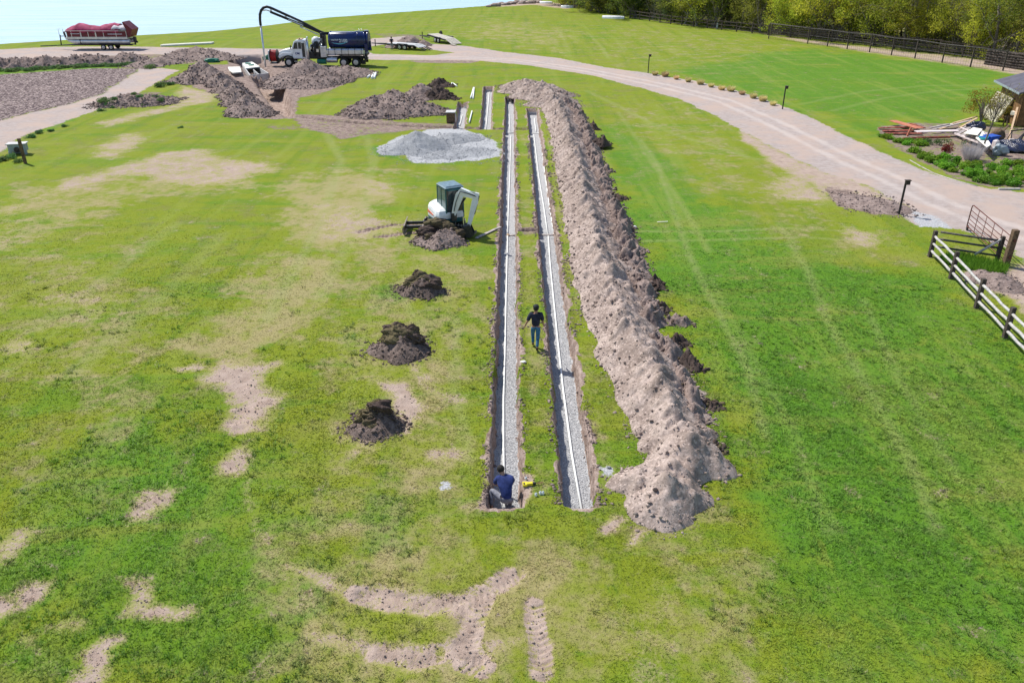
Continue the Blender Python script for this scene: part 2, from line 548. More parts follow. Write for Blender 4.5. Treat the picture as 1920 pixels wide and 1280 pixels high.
Z = (fbm(GX, GY, 6, 3, 5) - .5) * .10 + (n_fine - .5) * .035
fade_far = smooth(320, 200, np.hypot(GX, GY))
Z *= fade_far
bare = np.zeros(GX.shape); dry = np.zeros(GX.shape); lush = np.zeros(GX.shape)
soil = np.zeros(GX.shape); road = np.zeros(GX.shape); mulch = np.zeros(GX.shape)
track = np.zeros(GX.shape); gravel = np.zeros(GX.shape); wall = np.zeros(GX.shape)

# shore
shore_px = [(0, 82), (100, 76), (250, 66), (400, 58), (500, 48), (620, 32), (760, 22), (900, 12), (940, 8), (985, 0)]
SH = gl(shore_px)
shx = np.concatenate([[-900, -300, -120], SH[:, 0], [30, 80, 400, 900]])
shy = np.concatenate([[60, 105, 124], SH[:, 1], [262, 330, 480, 700]])
shoreY = np.interp(GX, shx, shy)
sdist = (GY - shoreY)
Z = Z - smooth(-1.0, 6.0, sdist + wob) * 1.6
soil = np.maximum(soil, sm(-(sdist + 1.0 + wob * .7), 1.2) * .8)

# driveway and dirt yard
road_px = [(-60, 92), (0, 93), (110, 88), (250, 88), (400, 90), (500, 92), (640, 94), (700, 72), (760, 68), (800, 82), (870, 86), (950, 98), (1040, 108), (1120, 124), (1235, 141), (1300, 151), (1380, 170), (1450, 193), (1520, 221), (1600, 260), (1650, 287), (1700, 305), (1760, 332), (1850, 354), (1925, 362), (2100, 400), (2100, 640), (1960, 560), (1925, 500), (1905, 470), (1860, 452), (1800, 428), (1720, 422), (1690, 405), (1600, 380), (1530, 352), (1480, 320), (1450, 290), (1400, 252), (1340, 216), (1270, 185), (1180, 160), (1100, 140), (1000, 124), (900, 114), (800, 113), (700, 112), (640, 110), (520, 104), (400, 104), (270, 102), (120, 108), (0, 118), (-60, 120)]
rd = poly_px(road_px, 5)
isl = poly_px([(690, 88), (720, 84), (800, 92), (850, 99), (810, 104), (700, 102), (690, 98)])
rd = np.maximum(rd, -isl)
road = sm(rd + wob * .5, .45)
lane = np.minimum(np.abs(line_px([(1925, 440), (1850, 415), (1760, 380), (1680, 340), (1600, 305), (1520, 265), (1440, 225), (1360, 190), (1240, 160), (1100, 132), (960, 112), (800, 106), (640, 102)], 6) - .75), 9)
rut = sm(lane - .32, .5) * road
verge = sm(poly_px([(1395, 250), (1480, 292), (1560, 328), (1640, 352), (1710, 388), (1640, 402), (1540, 358), (1450, 304), (1400, 268)], 4) + wob * .8, .6)
road = road * (1 - .9 * verge); bare = np.maximum(bare, verge * .85)
# gravelly corner inside the fences
rd2 = poly_px([(1905, 500), (1925, 495), (2100, 500), (2100, 900), (1960, 640), (1925, 590), (1885, 550), (1840, 528), (1812, 508), (1830, 498), (1880, 505)])
soil_a = sm(rd2 + wob, .5)
bare = np.maximum(bare, soil_a)

# mulch bed and pale path, upper left
md = poly_px([(-80, 148), (0, 140), (60, 136), (180, 128), (262, 129), (238, 146), (192, 174), (130, 196), (60, 212), (0, 228), (-80, 240)])
mulch = sm(md + wob * .8, .5)
pd = poly_px([(-80, 150), (250, 129), (305, 128), (335, 132), (300, 152), (240, 186), (170, 212), (90, 238), (40, 258), (18, 275), (0, 285), (-80, 320)])
path = sm(pd + wob * .4, .4) * (1 - mulch)
road = np.maximum(road, path * .95)

# bare patches: (outline in the photograph, strength, edge softness in metres)
patches = [
 ([(0, 398), (45, 379), (93, 355), (120, 337), (172, 327), (240, 306), (296, 286), (388, 279), (430, 300), (498, 307), (509, 320), (474, 327), (457, 341), (388, 346), (309, 341), (275, 330), (213, 330), (165, 351), (93, 363), (34, 388), (0, 402)], .64, .9),
 ([(240, 252), (268, 256), (240, 276), (213, 293), (186, 293), (192, 275), (220, 258)], .72, 1.2),
 ([(186, 231), (282, 205), (330, 196), (360, 190), (340, 205), (282, 217), (200, 240)], .58, .9),
 ([(340, 160), (380, 170), (410, 175), (400, 190), (350, 200), (330, 190)], .66, .8),
 ([(382, 711), (420, 680), (451, 690), (478, 685), (526, 680), (483, 701), (489, 722), (531, 743), (499, 775), (489, 804), (441, 812), (420, 796), (435, 759), (420, 722)], 1, .45),
 ([(462, 828), (467, 850), (451, 887), (398, 889), (409, 866), (441, 839)], 1, .4),
 ([(228, 1083), (281, 1083), (292, 1131), (366, 1142), (345, 1160), (266, 1152), (234, 1147), (250, 1120)], 1, .3),
 ([(196, 1195), (228, 1195), (196, 1221), (202, 1264), (181, 1290), (120, 1300), (165, 1248), (159, 1221)], 1, .3),
 ([(48, 1105), (96, 1089), (90, 1110), (48, 1134)], 1, .3), ([(-20, 1120), (27, 1136), (0, 1152), (-20, 1150)], 1, .3),
 ([(130, 1160), (165, 1163), (154, 1179), (90, 1176)], .85, .3), ([(38, 1190), (70, 1192), (72, 1215), (45, 1208)], .8, .3),
 ([(255, 961), (281, 924), (324, 919), (313, 950), (266, 972)], .75, .4), ([(0, 1022), (42, 993), (60, 1000), (11, 1045)], .8, .35),
 ([(330, 690), (375, 682), (380, 690), (335, 697)], .9, .3), ([(18, 640), (60, 640), (55, 658), (20, 655)], .7, .5),
 ([(705, 716), (767, 716), (775, 744), (793, 761), (781, 786), (761, 812), (747, 778), (738, 747)], .95, .3),
 ([(650, 830), (690, 822), (700, 842), (660, 845)], .6, .4), ([(810, 840), (880, 845), (860, 862), (800, 858)], .55, .4),
 ([(1126, 993), (1147, 966), (1174, 973), (1163, 985), (1136, 1002)], 1, .2), ([(1178, 1019), (1194, 993), (1213, 993), (1190, 1022)], 1, .2),
 ([(1480, 290), (1530, 345), (1560, 385), (1480, 372), (1440, 360), (1480, 330)], .62, 1.2),
 ([(1580, 425), (1640, 440), (1640, 460), (1600, 452)], .85, .8),
 ([(1200, 1060), (1240, 1100), (1230, 1280), (1180, 1280)], .45, .9),
 ([(1440, 66), (1500, 78), (1600, 94), (1700, 108), (1830, 127), (1925, 142), (2000, 150), (2000, 128), (1800, 108), (1600, 86)], .8, 1.2),
 ([(930, 14), (1000, 9), (1060, 17), (1100, 12), (1000, 1), (960, 5)], .9, 1.5),
 ([(0, 395), (40, 420), (20, 470), (0, 470)], .45, 1.0), ([(100, 545), (200, 555), (190, 590), (90, 580)], .4, 1.2),
 ([(690, 340), (750, 340), (740, 360), (680, 362)], .55, .9), ([(590, 380), (700, 395), (760, 420), (720, 450), (600, 440)], .52, 1.3),
 ([(980, 885), (1005, 890), (1000, 925), (985, 945), (975, 945), (972, 900)], .95, .12),
 ([(905, 895), (918, 895), (918, 950), (900, 950), (908, 920)], .7, .15),
]
for px, st, w in patches:
    sd = poly_px(px, 5)
    v = sm(sd + wob * w * 1.0, w * 1.15) * st
    bare = np.maximum(bare, v)
# torn machine tracks near the camera
torn = [
 [(670, 1116), (716, 1100), (808, 1120), (870, 1112), (908, 1097), (943, 1068), (972, 1072), (955, 1097), (916, 1127), (901, 1154), (897, 1197), (920, 1232), (885, 1251), (870, 1239), (847, 1239), (839, 1212), (862, 1193), (866, 1151), (793, 1151), (731, 1147)],
 [(982, 1135), (1024, 1131), (1028, 1178), (1047, 1205), (1036, 1255), (997, 1247), (986, 1181)],
 [(704, 1216), (750, 1205), (808, 1212), (812, 1247), (770, 1251), (716, 1239)],
]
def path_sd(px):
    """distance to a path, distance run along it and the side offset"""
    P = gl(px); best = np.full(GX.shape, 99.0); run = np.zeros(GX.shape)
    acc = 0.0
    j1 = np.searchsorted(ys, 22.0)
    X, Y = GX[:j1], GY[:j1]
    for a, b_ in zip(P[:-1], P[1:]):
        d = b_ - a; L = float(np.hypot(*d))
        t_ = np.clip(((X - a[0]) * d[0] + (Y - a[1]) * d[1]) / (L * L), 0, 1)
        dd = np.hypot(X - a[0] - t_ * d[0], Y - a[1] - t_ * d[1])
        m_ = dd < best[:j1]
        best[:j1][m_] = dd[m_]; run[:j1][m_] = (acc + t_ * L)[m_]
        acc += L
    return best, run
tracks_px = [[(668, 1112), (735, 1128), (800, 1134), (870, 1124), (915, 1104), (965, 1072)], [(910, 1110), (888, 1150), (880, 1200), (868, 1238), (905, 1250)],
             [(1003, 1132), (1003, 1165), (1012, 1205), (1018, 1256)], [(704, 1222), (760, 1230), (820, 1226)], [(405, 685), (428, 715), (445, 760), (450, 800)]]
ribs = np.zeros(GX.shape); rb_m = np.zeros(GX.shape)
for px in tracks_px:
    d_, run = path_sd(px)
    rb = .5 + .5 * np.sin((run + d_ * .35) * 2 * math.pi / .155 + (n_mid - .5) * 3)
    m_ = smooth(.34, .22, d_ + wob * .12)
    ribs = np.where(m_ > rb_m, rb, ribs); rb_m = np.maximum(rb_m, m_)
for px in torn:
    sd = poly_px(px, 3)
    v = sm(sd + wob * .35, .22)
    bare = np.maximum(bare, v * .82)
    Z = Z + v * (-.03 + (n_fine - .5) * .05)
brk = fbm(GX, GY, .28, 3, 21)
ribs = np.clip(ribs + (brk - .5) * 1.3, 0, 1)
bare = np.maximum(bare, rb_m * (.66 + .6 * (ribs - .5)) * (.62 + .75 * brk))
Z = Z + rb_m * (.05 * ribs - .045 + (brk - .5) * .05)
for px, w, st in [([(592, 1189), (650, 1210), (704, 1226), (850, 1236), (1000, 1190)], .2, .42), ([(538, 1058), (627, 1100), (670, 1116)], .14, .58), ([(1040, 1135), (1060, 1115)], .12, .5),
                  ([(460, 900), (480, 990), (540, 1060), (600, 1180)], .2, .28), ([(760, 650), (800, 720), (860, 750)], .3, .38)]:
    v = sm(line_px(px, 3) - w + wob * .3, .2) * st
    bare = np.maximum(bare, v)
# cleat marks in the bare strips
cle = np.maximum(0, sm(line_px([(470, 690), (462, 740), (480, 790)], 3) - .22, .1) * .7)
Z = Z + cle * .035 * np.sin(GY * 2 * math.pi / .24 + GX * 4)
for px in ([(677, 432), (735, 420), (800, 420)], [(708, 442), (760, 436), (815, 430)]):
    v = sm(line_px(px, 3) - .2 + wob * .15, .1)
    Z = Z + v * (-.05 + .04 * np.sin(GX * 2 * math.pi / .22))
    soil = np.maximum(soil, v * .8)

Z = Z + np.clip(bare, 0, 1) * ((fbm(GX, GY, .3, 3, 14) - .5) * .05 - .015) * smooth(60, 20, GY)
# dry straw-coloured zones
for px, st, w in [
 ([(560, 320), (760, 330), (700, 420), (620, 560), (560, 640), (430, 700), (380, 640), (520, 480)], .75, 2.2),
 ([(0, 340), (120, 340), (500, 300), (480, 350), (200, 400), (0, 470)], .55, 2.0),
 ([(0, 480), (200, 430), (300, 600), (330, 760), (120, 900), (0, 980)], .42, 2.5),
 ([(600, 380), (930, 480), (900, 960), (640, 900), (600, 700)], .45, 1.6),
 ([(420, 900), (700, 940), (960, 1000), (1300, 1000), (1350, 1290), (560, 1290), (420, 1050)], .48, 1.2),
 ([(1280, 900), (1350, 880), (1450, 1000), (1500, 1290), (1150, 1290), (1150, 1000)], .40, 1.2),
 ([(975, 250), (990, 250), (1050, 940), (980, 940)], .35, .3), ([(1020, 230), (1040, 230), (1130, 800), (1200, 930), (1110, 930)], .45, .3),
 ([(1120, 215), (1300, 170), (1500, 300), (1640, 420), (1740, 440), (1720, 500), (1400, 440), (1180, 330)], .3, 2.5),
 ([(1100, 40), (1500, 80), (1450, 160), (1100, 120)], .3, 8), ([(560, 40), (900, 30), (900, 60), (560, 70)], .2, 6),
 ([(900, 30), (1100, 60), (1060, 100), (870, 70)], .45, 6),
]:
    dry = np.maximum(dry, sm(poly_px(px, 12) + wob * 2 * w, w) * st)
# deep green zones
for px, st, w in [
 ([(1130, 230), (1200, 260), (1500, 480), (1760, 520), (2000, 700), (2000, 1300), (1500, 1300), (1380, 900), (1280, 600), (1180, 420)], .85, 2.2),
 ([(1240, 130), (1500, 90), (1900, 130), (1900, 210), (1650, 240), (1500, 210)], .8, 5),
 ([(0, 900), (300, 760), (560, 900), (600, 1100), (500, 1290), (-50, 1290)], .62, 2.0),
 ([(690, 930), (770, 930), (750, 1040), (680, 1030)], .7, .4), ([(540, 1080), (620, 1090), (610, 1150), (560, 1160)], .8, .4),
 ([(0, 1170), (120, 1190), (200, 1290), (0, 1290)], .8, .6), ([(380, 1040), (480, 1020), (540, 1160), (420, 1200)], .4, .6),
 ([(700, 540), (740, 530), (760, 560), (700, 580)], .7, .6), ([(640, 600), (700, 620), (690, 660), (640, 650)], .5, .6),
 ([(0, 122), (262, 112), (262, 126), (0, 140)], .9, .8), ([(750, 60), (900, 75), (860, 90), (800, 75)], .5, 4),
 ([(700, 272), (740, 290), (760, 302), (700, 290)], .9, .5), ([(60, 230), (130, 210), (160, 216), (90, 245)], .8, .8),
]:
    lush = np.maximum(lush, sm(poly_px(px, 12) + wob * 1.6 * w, w) * st)

# faint wheel lines in the sward
for px, wd, st in [
 ([(1200, 260), (1233, 310), (1300, 497), (1360, 610), (1405, 700), (1435, 818)], .16, .55), ([(1160, 210), (1286, 397), (1330, 470)], .18, .4),
 ([(1460, 420), (1517, 513), (1550, 597), (1610, 700), (1700, 850), (1760, 1000)], .16, .45), ([(1330, 520), (1480, 800), (1560, 1000)], .2, .25),
 ([(1180, 434), (1350, 433), (1480, 428), (1640, 436)], .13, .6), ([(1210, 452), (1350, 449), (1500, 445), (1640, 452)], .13, .6),
 ([(1500, 196), (1620, 172), (1740, 160), (1850, 160)], .3, .3), ([(1560, 208), (1660, 184), (1760, 170), (1850, 166)], .3, .3),
 ([(1100, 60), (1130, 90), (1140, 110)], .25, .35), ([(1050, 60), (1070, 100)], .25, .3), ([(600, 230), (640, 300), (600, 420), (500, 600)], .3, .5), ([(680, 230), (700, 300), (680, 400), (600, 560)], .3, .4),
 ([(860, 600), (850, 720), (880, 860)], .18, .45), ([(760, 560), (800, 640)], .18, .4), ([(1620, 560), (1680, 700), (1800, 900)], .15, .35), ([(1100, 170), (1260, 250), (1420, 300)], .3, .4),
 ([(330, 420), (200, 520), (60, 620)], .35, .35), ([(420, 440), (300, 560), (140, 700)], .35, .35),
]:
    track = np.maximum(track, sm(line_px(px, 3) - wd + wob * .12, .2) * st * .9)

# disturbed brown earth round the cross trench and the pits
for px, st, w in [
 ([(548, 214), (600, 214), (740, 226), (850, 232), (858, 241), (760, 246), (700, 250), (640, 262), (600, 248), (560, 240)], .8, .8),
 ([(500, 236), (560, 232), (560, 244), (510, 244)], .6, .6),
 ([(425, 100), (500, 100), (520, 112), (640, 125), (680, 140), (640, 160), (600, 176), (560, 184), (555, 222), (520, 224), (440, 222), (440, 185), (360, 165), (340, 150), (370, 120), (430, 122)], 1, .7),
 ([(1543, 348), (1600, 360), (1660, 372), (1700, 392), (1640, 402), (1570, 388)], .95, .5),
 ([(1645, 240), (1700, 230), (1780, 232), (1930, 240), (2000, 260), (2000, 350), (1925, 356), (1850, 350), (1790, 335), (1735, 310), (1690, 285), (1660, 262)], .72, .4),
 ([(760, 114), (830, 112), (900, 115), (880, 119), (790, 118)], .9, .3),
 ([(0, 98), (260, 96), (430, 92), (430, 112), (300, 124), (260, 112), (0, 122)], .7, .6),
 ([(190, 175), (300, 172), (310, 190), (300, 200), (190, 200)], .6, .6), ([(700, 62), (790, 66), (800, 74), (740, 80)], .6, .8),
 ([(1180, 22), (1320, 44), (1450, 68), (1600, 74), (1920, 108), (2100, 125), (2100, 60), (1500, 20), (1300, 5)], .55, 4),
 ([(845, 236), (1015, 236), (1015, 246), (845, 246)], .45, .3), ([(975, 432), (1010, 432), (1010, 441), (975, 441)], .5, .2),
]:
    soil = np.maximum(soil, sm(poly_px(px, 6) + wob * w, w * .6) * st)
scrape = sm(poly_px([(1560, 356), (1630, 366), (1690, 385), (1640, 398), (1580, 384)], 3), .7)
Z = Z - scrape * .10 + scrape * (n_mid - .4) * .25

# trenches: (centre line or outline in metres, depth)
jag = (n_fine - .5) * .15 + (fbm(GX, GY, .22, 2, 8) - .5) * .09
def rect_d(x0, y0, x1, y1):
    return np.maximum(np.abs(GX - (x0 + x1) / 2) - (x1 - x0) / 2, np.abs(GY - (y0 + y1) / 2) - (y1 - y0) / 2)
TR_A = rect_d(-.60, 16.95, .24, 80.8)
TR_B = rect_d(1.40, 16.95, 2.30, 74.1)
PC = np.array([(-2.55, 65.2), (-1.68, 65.2), (-2.05, 86.7), (-2.95, 86.7)])
PD = np.array([(-4.72, 65.2), (-3.92, 65.2), (-4.25, 77.4), (-5.10, 77.4)])
TR_C = part_eval(lambda X, Y: sdf_poly(X, Y, PC), PC, 3)
TR_D = part_eval(lambda X, Y: sdf_poly(X, Y, PD), PD, 3)
GD = .56
for d in (TR_A, TR_B, TR_C, TR_D):
    dj = d + jag
    Z = np.where(dj < .10, Z * smooth(-.02, .1, dj) - GD * smooth(.05, -.07, dj) , Z)
    # trodden crumbly lip
    lip = smooth(.34, .06, dj) * smooth(-.10, .04, dj)
    wall = np.maximum(wall, smooth(.20, .05, d + jag * 2.5 + (n_mid - .5) * .35))
    Z = Z + lip * (.01 + .05 * np.clip(n_fine - .45, 0, 1) * 3) * (d > .0)
    gravel = np.maximum(gravel, smooth(-.05, -.085, dj))
def ditch(px, w, dep, soft=.12):
    global Z, soil, wall
    d = line_px(px, 3) - w + jag * 1.6 + (n_mid - .5) * .12
    d = np.where(gravel > .5, 9, d)
    k = smooth(soft, -soft, d)
    Z = Z * (1 - k * .8) - dep * k
    soil = np.maximum(soil, smooth(.35, .0, d))
ditch([(546, 216), (575, 220), (620, 227), (700, 232), (780, 236), (850, 239), (905, 241), (1000, 242)], .22, .55)
ditch([(966, 431.5), (1016, 430)], .17, .5)
# deep cut from the tank down to the cross trench, and the pit behind the tank
cut = poly_px([(472, 143), (503, 138), (524, 158), (540, 185), (549, 214), (538, 219), (520, 205), (498, 180)], 3)
k = smooth(.25, -.25, cut + (n_mid - .5) * .5); Z = Z * (1 - k) - 1.25 * k; soil = np.maximum(soil, smooth(.5, 0, cut))
bare = np.maximum(bare, smooth(.6, 0, cut + .1)); cutmask = smooth(.4, 0, cut)
pit = poly_px([(428, 110), (444, 104), (490, 103), (500, 110), (478, 121), (455, 121), (438, 117)], 3)
k = smooth(.35, -.35, pit + (n_mid - .5) * .6); Z = Z * (1 - k) - 1.5 * k; soil = np.maximum(soil, smooth(.5, -.1, pit))
hole = poly_px([(453, 119.5), (475, 117.5), (505, 137.5), (467, 142)], 3)
k = smooth(.3, -.1, hole); Z = Z * (1 - k) - 1.3 * k

# gravel spread round the gravel heap, spill dots in the grass
gs = poly_px([(712, 277), (745, 255), (800, 243), (860, 242), (905, 252), (936, 272), (934, 292), (900, 302), (850, 306), (775, 307), (762, 292), (735, 288)])
gspread = smooth(.5, -.5, gs + wob * .7)
gspread = np.maximum(gspread, .8 * sm(poly_px([(835, 241), (870, 238), (868, 243), (840, 245)], 2), .3))
for px in ([(1124, 876), (1150, 876), (1150, 892), (1128, 895)], [(826, 900), (846, 905), (842, 918), (828, 918)], [(1700, 392), (1760, 405), (1790, 430), (1720, 425)]):
    gspread = np.maximum(gspread, .75 * sm(poly_px(px, 2) + wob * .2, .25))
for _ in range(5):
    pass
notgrass = np.clip(np.maximum.reduce([bare, soil * 1.1, road * 1.2, mulch, gravel, gspread * 1.1, wall]), 0, 1)

attrs = {
 'm1': np.stack([bare, road, dry, np.ones_like(bare)], -1),
 'm2': np.stack([mulch, lush, soil, np.ones_like(bare)], -1),
 'm3': np.stack([track, np.maximum(gravel, gspread), np.maximum(wall, cutmask * .9), np.ones_like(bare)], -1),
}
rutv = rut

# ---- ground material (shared colour network, also used by the grass blades)
def ground_colour(k, p, fine=True):
    a1 = k.sep(k.attr('m1').outputs['Color']); a2 = k.sep(k.attr('m2').outputs['Color']); a3 = k.sep(k.attr('m3').outputs['Color'])
    bare, road, dry = a1[0], a1[1], a1[2]; mulch, lush, soil = a2[0], a2[1], a2[2]; track, grav, wall = a3[0], a3[1], a3[2]
    nb = k.noise(p, .13, 4, .55); nm = k.noise(p, .55, 4, .6, .4); ns = k.noise(p, 2.4, 5, .65); nf = k.noise(p, 13, 4, .75); nx = k.noise(p, 55, 2, .6)
    yg = (.183, .222, .017); gr = (.097, .212, .017); deep = (.066, .155, .020); straw = (.33, .275, .135); olive = (.165, .165, .048)
    lu = k.math('ADD', lush, k.math('ADD', k.math('MULTIPLY', k.math('SUBTRACT', nb, .5), 1.5), k.math('MULTIPLY', k.math('SUBTRACT', nm, .5), .7)))
    c = k.mix(k.ramp(lu, .05, .85), yg, gr)
    c = k.mix(k.ramp(k.math('ADD', k.math('MULTIPLY', lush, .22), ns), .56, .84, 0, .7), c, deep)
    n5 = k.noise(p, 1.1, 6, .72, .6)
    c = k.mix(k.ramp(k.math('SUBTRACT', nm, k.math('MULTIPLY', lush, .12)), .46, .66, 0, .65), c, olive)
    c = k.mix(k.ramp(n5, .52, .66, 0, .6), c, (.088, .175, .015))
    c = k.mix(k.ramp(n5, .46, .34, 0, .5), c, (.205, .235, .035))
    mpp = k.n("ShaderNodeMapping"); mpp.inputs['Scale'].default_value = (.10, .42, 1); k.l(p, mpp.inputs[0])
    n8 = k.noise(mpp.outputs[0], 1.0, 6, .65, .8)
    c = k.mix(k.ramp(n8, .50, .64, 0, .6), c, (.095, .20, .014))
    c = k.mix(k.ramp(n8, .46, .34, 0, .45), c, (.235, .235, .05))
    mpr = k.n("ShaderNodeMapping"); mpr.inputs['Scale'].default_value = (.75, .045, 1); mpr.inputs['Rotation'].default_value = (0, 0, .06); k.l(p, mpr.inputs[0])
    n10 = k.noise(mpr.outputs[0], 1.0, 5, .6, .3)
    c = k.mix(k.ramp(n10, .50, .66, 0, .38), c, (.22, .265, .05))
    c = k.mix(k.ramp(n10, .47, .34, 0, .35), c, (.075, .165, .014))
    mpq = k.n("ShaderNodeMapping"); mpq.inputs['Scale'].default_value = (1.2, 3.0, 1); k.l(p, mpq.inputs[0])
    n9 = k.noise(mpq.outputs[0], 1.0, 4, .7)
    c = k.mix(k.ramp(n9, .55, .75, 0, .4), c, (.065, .125, .012))
    dr = k.math('ADD', dry, k.math('MULTIPLY', k.ramp(lush, 0, 1, 1, .45), k.math('ADD', k.math('MULTIPLY', k.math('SUBTRACT', nm, .5), 1.6), k.math('MULTIPLY', k.math('SUBTRACT', ns, .5), 1.2))))
    c = k.mix(k.ramp(dr, .18, .85, 0, .85), c, straw)
    c = k.mix(k.math('MULTIPLY', track, k.ramp(ns, .3, .6, .5, 1)), c, (.27, .29, .11))
    c = k.mix(k.ramp(nf, .58, .80, 0, .5), c, (.24, .24, .06))
    if fine:
        c = k.mix(k.ramp(nf, .44, .22, 0, .32), c, (.05, .09, .012))
        c = k.mix(k.ramp(nx, .45, .22, 0, .25), c, (.05, .09, .012))
    # earth
    edge = k.math('ADD', k.math('ADD', k.math('MULTIPLY', k.math('SUBTRACT', ns, .5), 1.7), k.math('MULTIPLY', k.math('SUBTRACT', nm, .5), 1.1)), k.math('MULTIPLY', k.math('SUBTRACT', nf, .5), 1.3))
    efine = k.math('ADD', k.math('MULTIPLY', k.math('SUBTRACT', ns, .5), 1.4), k.math('ADD', k.math('MULTIPLY', k.math('SUBTRACT', nf, .5), 1.9), k.math('ADD', k.math('MULTIPLY', k.math('SUBTRACT', n5, .5), 1.7), k.math('MULTIPLY', k.math('SUBTRACT', nm, .5), .8))))
    c = k.mix(k.ramp(k.math('ADD', bare, k.math('MULTIPLY', efine, .5)), .06, .5, 0, .7), c, (.34, .29, .14))
    tan = k.mix(k.ramp(ns, .3, .7), (.43, .335, .28), (.32, .24, .195))
    tan = k.mix(k.ramp(nf, .62, .85, 0, .5), tan, (.2, .15, .125))
    c = k.mix(k.ramp(k.math('ADD', bare, efine), .40, .78), c, tan)
    brown = k.mix(k.ramp(k.math('ADD', nf, k.math('MULTIPLY', k.math('SUBTRACT', ns, .5), 1.2)), .3, .7), (.33, .25, .215), (.15, .108, .09))
    c = k.mix(k.ramp(k.math('ADD', soil, edge), .45, .65), c, brown)
    rc = k.mix(k.ramp(ns, .3, .7), (.41, .35, .325), (.325, .27, .245))
    rc = k.mix(k.ramp(k.noise(p, .35, 4, .6), .4, .65), rc, (.42, .325, .275))
    rc = k.mix(k.ramp(k.math('ADD', k.attr('rut').outputs['Fac'], k.math('MULTIPLY', k.math('SUBTRACT', nm, .5), 1.2)), .2, 1.0, 0, .5), rc, (.54, .47, .43))
    rc = k.mix(k.ramp(nf, .6, .85, 0, .55), rc, (.25, .21, .2))
    c = k.mix(k.ramp(k.math('ADD', road, k.math('MULTIPLY', edge, .8)), .4, .6), c, rc)
    chips = k.voro(p, 7.0, 'F1', 1); cs = k.sep(chips)[0]
    mc = k.mix(k.ramp(cs, .35, .95), (.085, .06, .062), (.40, .32, .29))
    c = k.mix(k.ramp(k.math('ADD', mulch, edge), .42, .58), c, mc)
    wc = k.mix(k.ramp(k.math('ADD', ns, k.math('MULTIPLY', k.math('SUBTRACT', nf, .5), 1.0)), .35, .65), (.40, .31, .265), (.21, .15, .12))
    wc = k.mix(k.ramp(nf, .6, .8, 0, .5), wc, (.12, .085, .07))
    c = k.mix(k.ramp(k.math('ADD', wall, k.math('MULTIPLY', edge, .7)), .42, .6), c, wc)
    st = k.sep(k.voro(p, 26.0, 'F1', 1))[0]
    gc = k.mix(k.ramp(st, .1, .95), (.32, .322, .33), (.51, .51, .515))
    gc = k.mix(k.ramp(nx, .55, .3, 0, .5), gc, (.2, .2, .21))
    c = k.mix(k.ramp(k.math('ADD', grav, k.math('MULTIPLY', edge, .7)), .45, .62), c, gc)
    h = k.math('ADD', k.math('MULTIPLY', nf, 1.0), k.math('MULTIPLY', nx, .5))
    h = k.math('ADD', h, k.math('MULTIPLY', k.math('MULTIPLY', cs, mulch), 1.4))
    return c, h

m, nt, b, out = nodes_of('ground'); k = NT(nt)
c, h = ground_colour(k, k.pos())
k.l(c, b.inputs['Base Color']); b.inputs['Roughness'].default_value = .95
b.inputs['Specular IOR Level'].default_value = .08
k.l(k.bump(h, .75, .05), b.inputs['Normal'])
M['ground'] = m

# ---- split the sheet into its surfaces
idx = (np.arange(NX * NY).reshape(NY, NX))
quads = np.stack([idx[:-1, :-1], idx[:-1, 1:], idx[1:, 1:], idx[1:, :-1]], -1).reshape(-1, 4)
def fmean(A): return ((A[:-1, :-1] + A[:-1, 1:] + A[1:, 1:] + A[1:, :-1]) / 4).ravel()
f_g, f_r, f_m = fmean(gravel), fmean(np.where(path > .3, 0, road)), fmean(mulch)
f_p = fmean(np.maximum(path, 0))
gb = poly_px([(1645, 240), (1700, 230), (1780, 232), (1930, 240), (2000, 260), (2000, 350), (1925, 356), (1850, 350), (1790, 335), (1735, 310), (1690, 285), (1660, 262)], 6)
f_b = fmean(smooth(.2, -.2, gb))
cls = np.zeros(len(quads), int)
cls[f_b > .5] = 5; cls[f_p > .5] = 4; cls[f_m > .5] = 3; cls[f_r > .5] = 2; cls[f_g > .5] = 1
VV = np.stack([GX, GY, Z], -1).reshape(-1, 3)
flat = {kk: v.reshape(-1, 4) for kk, v in attrs.items()}
rflat = rutv.ravel()
for ci, nm, lb, cat, kind in [(0, 'ground', 'rough grass field with bare dusty patches and old machine tracks', 'field', 'structure'),
                        (1, 'trench_gravel', 'pale grey gravel spread along the bottom of the long open trenches', 'gravel', 'stuff'),
                        (2, 'gravel_road', 'pale gravel driveway curving across the field', 'road', 'structure'),
                        (3, 'mulch_bed', 'large bed of brown wood chip mulch beside the lake field', 'mulch bed', 'structure'),
                        (4, 'dirt_path', 'pale dirt path along the edge of the mulch bed', 'path', 'structure'),
                        (5, 'garden_soil', 'brown planting bed between driveway and debris heap', 'garden bed', 'structure')]:
    q = quads[cls == ci]
    u, inv = np.unique(q.ravel(), return_inverse=True)
    me = np_mesh(nm, VV[u], inv.reshape(-1, 4), M['ground'], True)
    for kk, v in flat.items():
        a = me.color_attributes.new(kk, 'FLOAT_COLOR', 'POINT')
        a.data.foreach_set('color', np.ascontiguousarray(v[u], dtype=np.float32).ravel())
    a = me.attributes.new('rut', 'FLOAT', 'POINT'); a.data.foreach_set('value', rflat[u].astype(np.float32))
    tag(link(nm, me), lb, cat, None, kind)

def ground_z(x, y):
    i = int(np.clip(np.searchsorted(xs, x), 1, NX - 1)); j = int(np.clip(np.searchsorted(ys, y), 1, NY - 1))
    return float(Z[j, i])

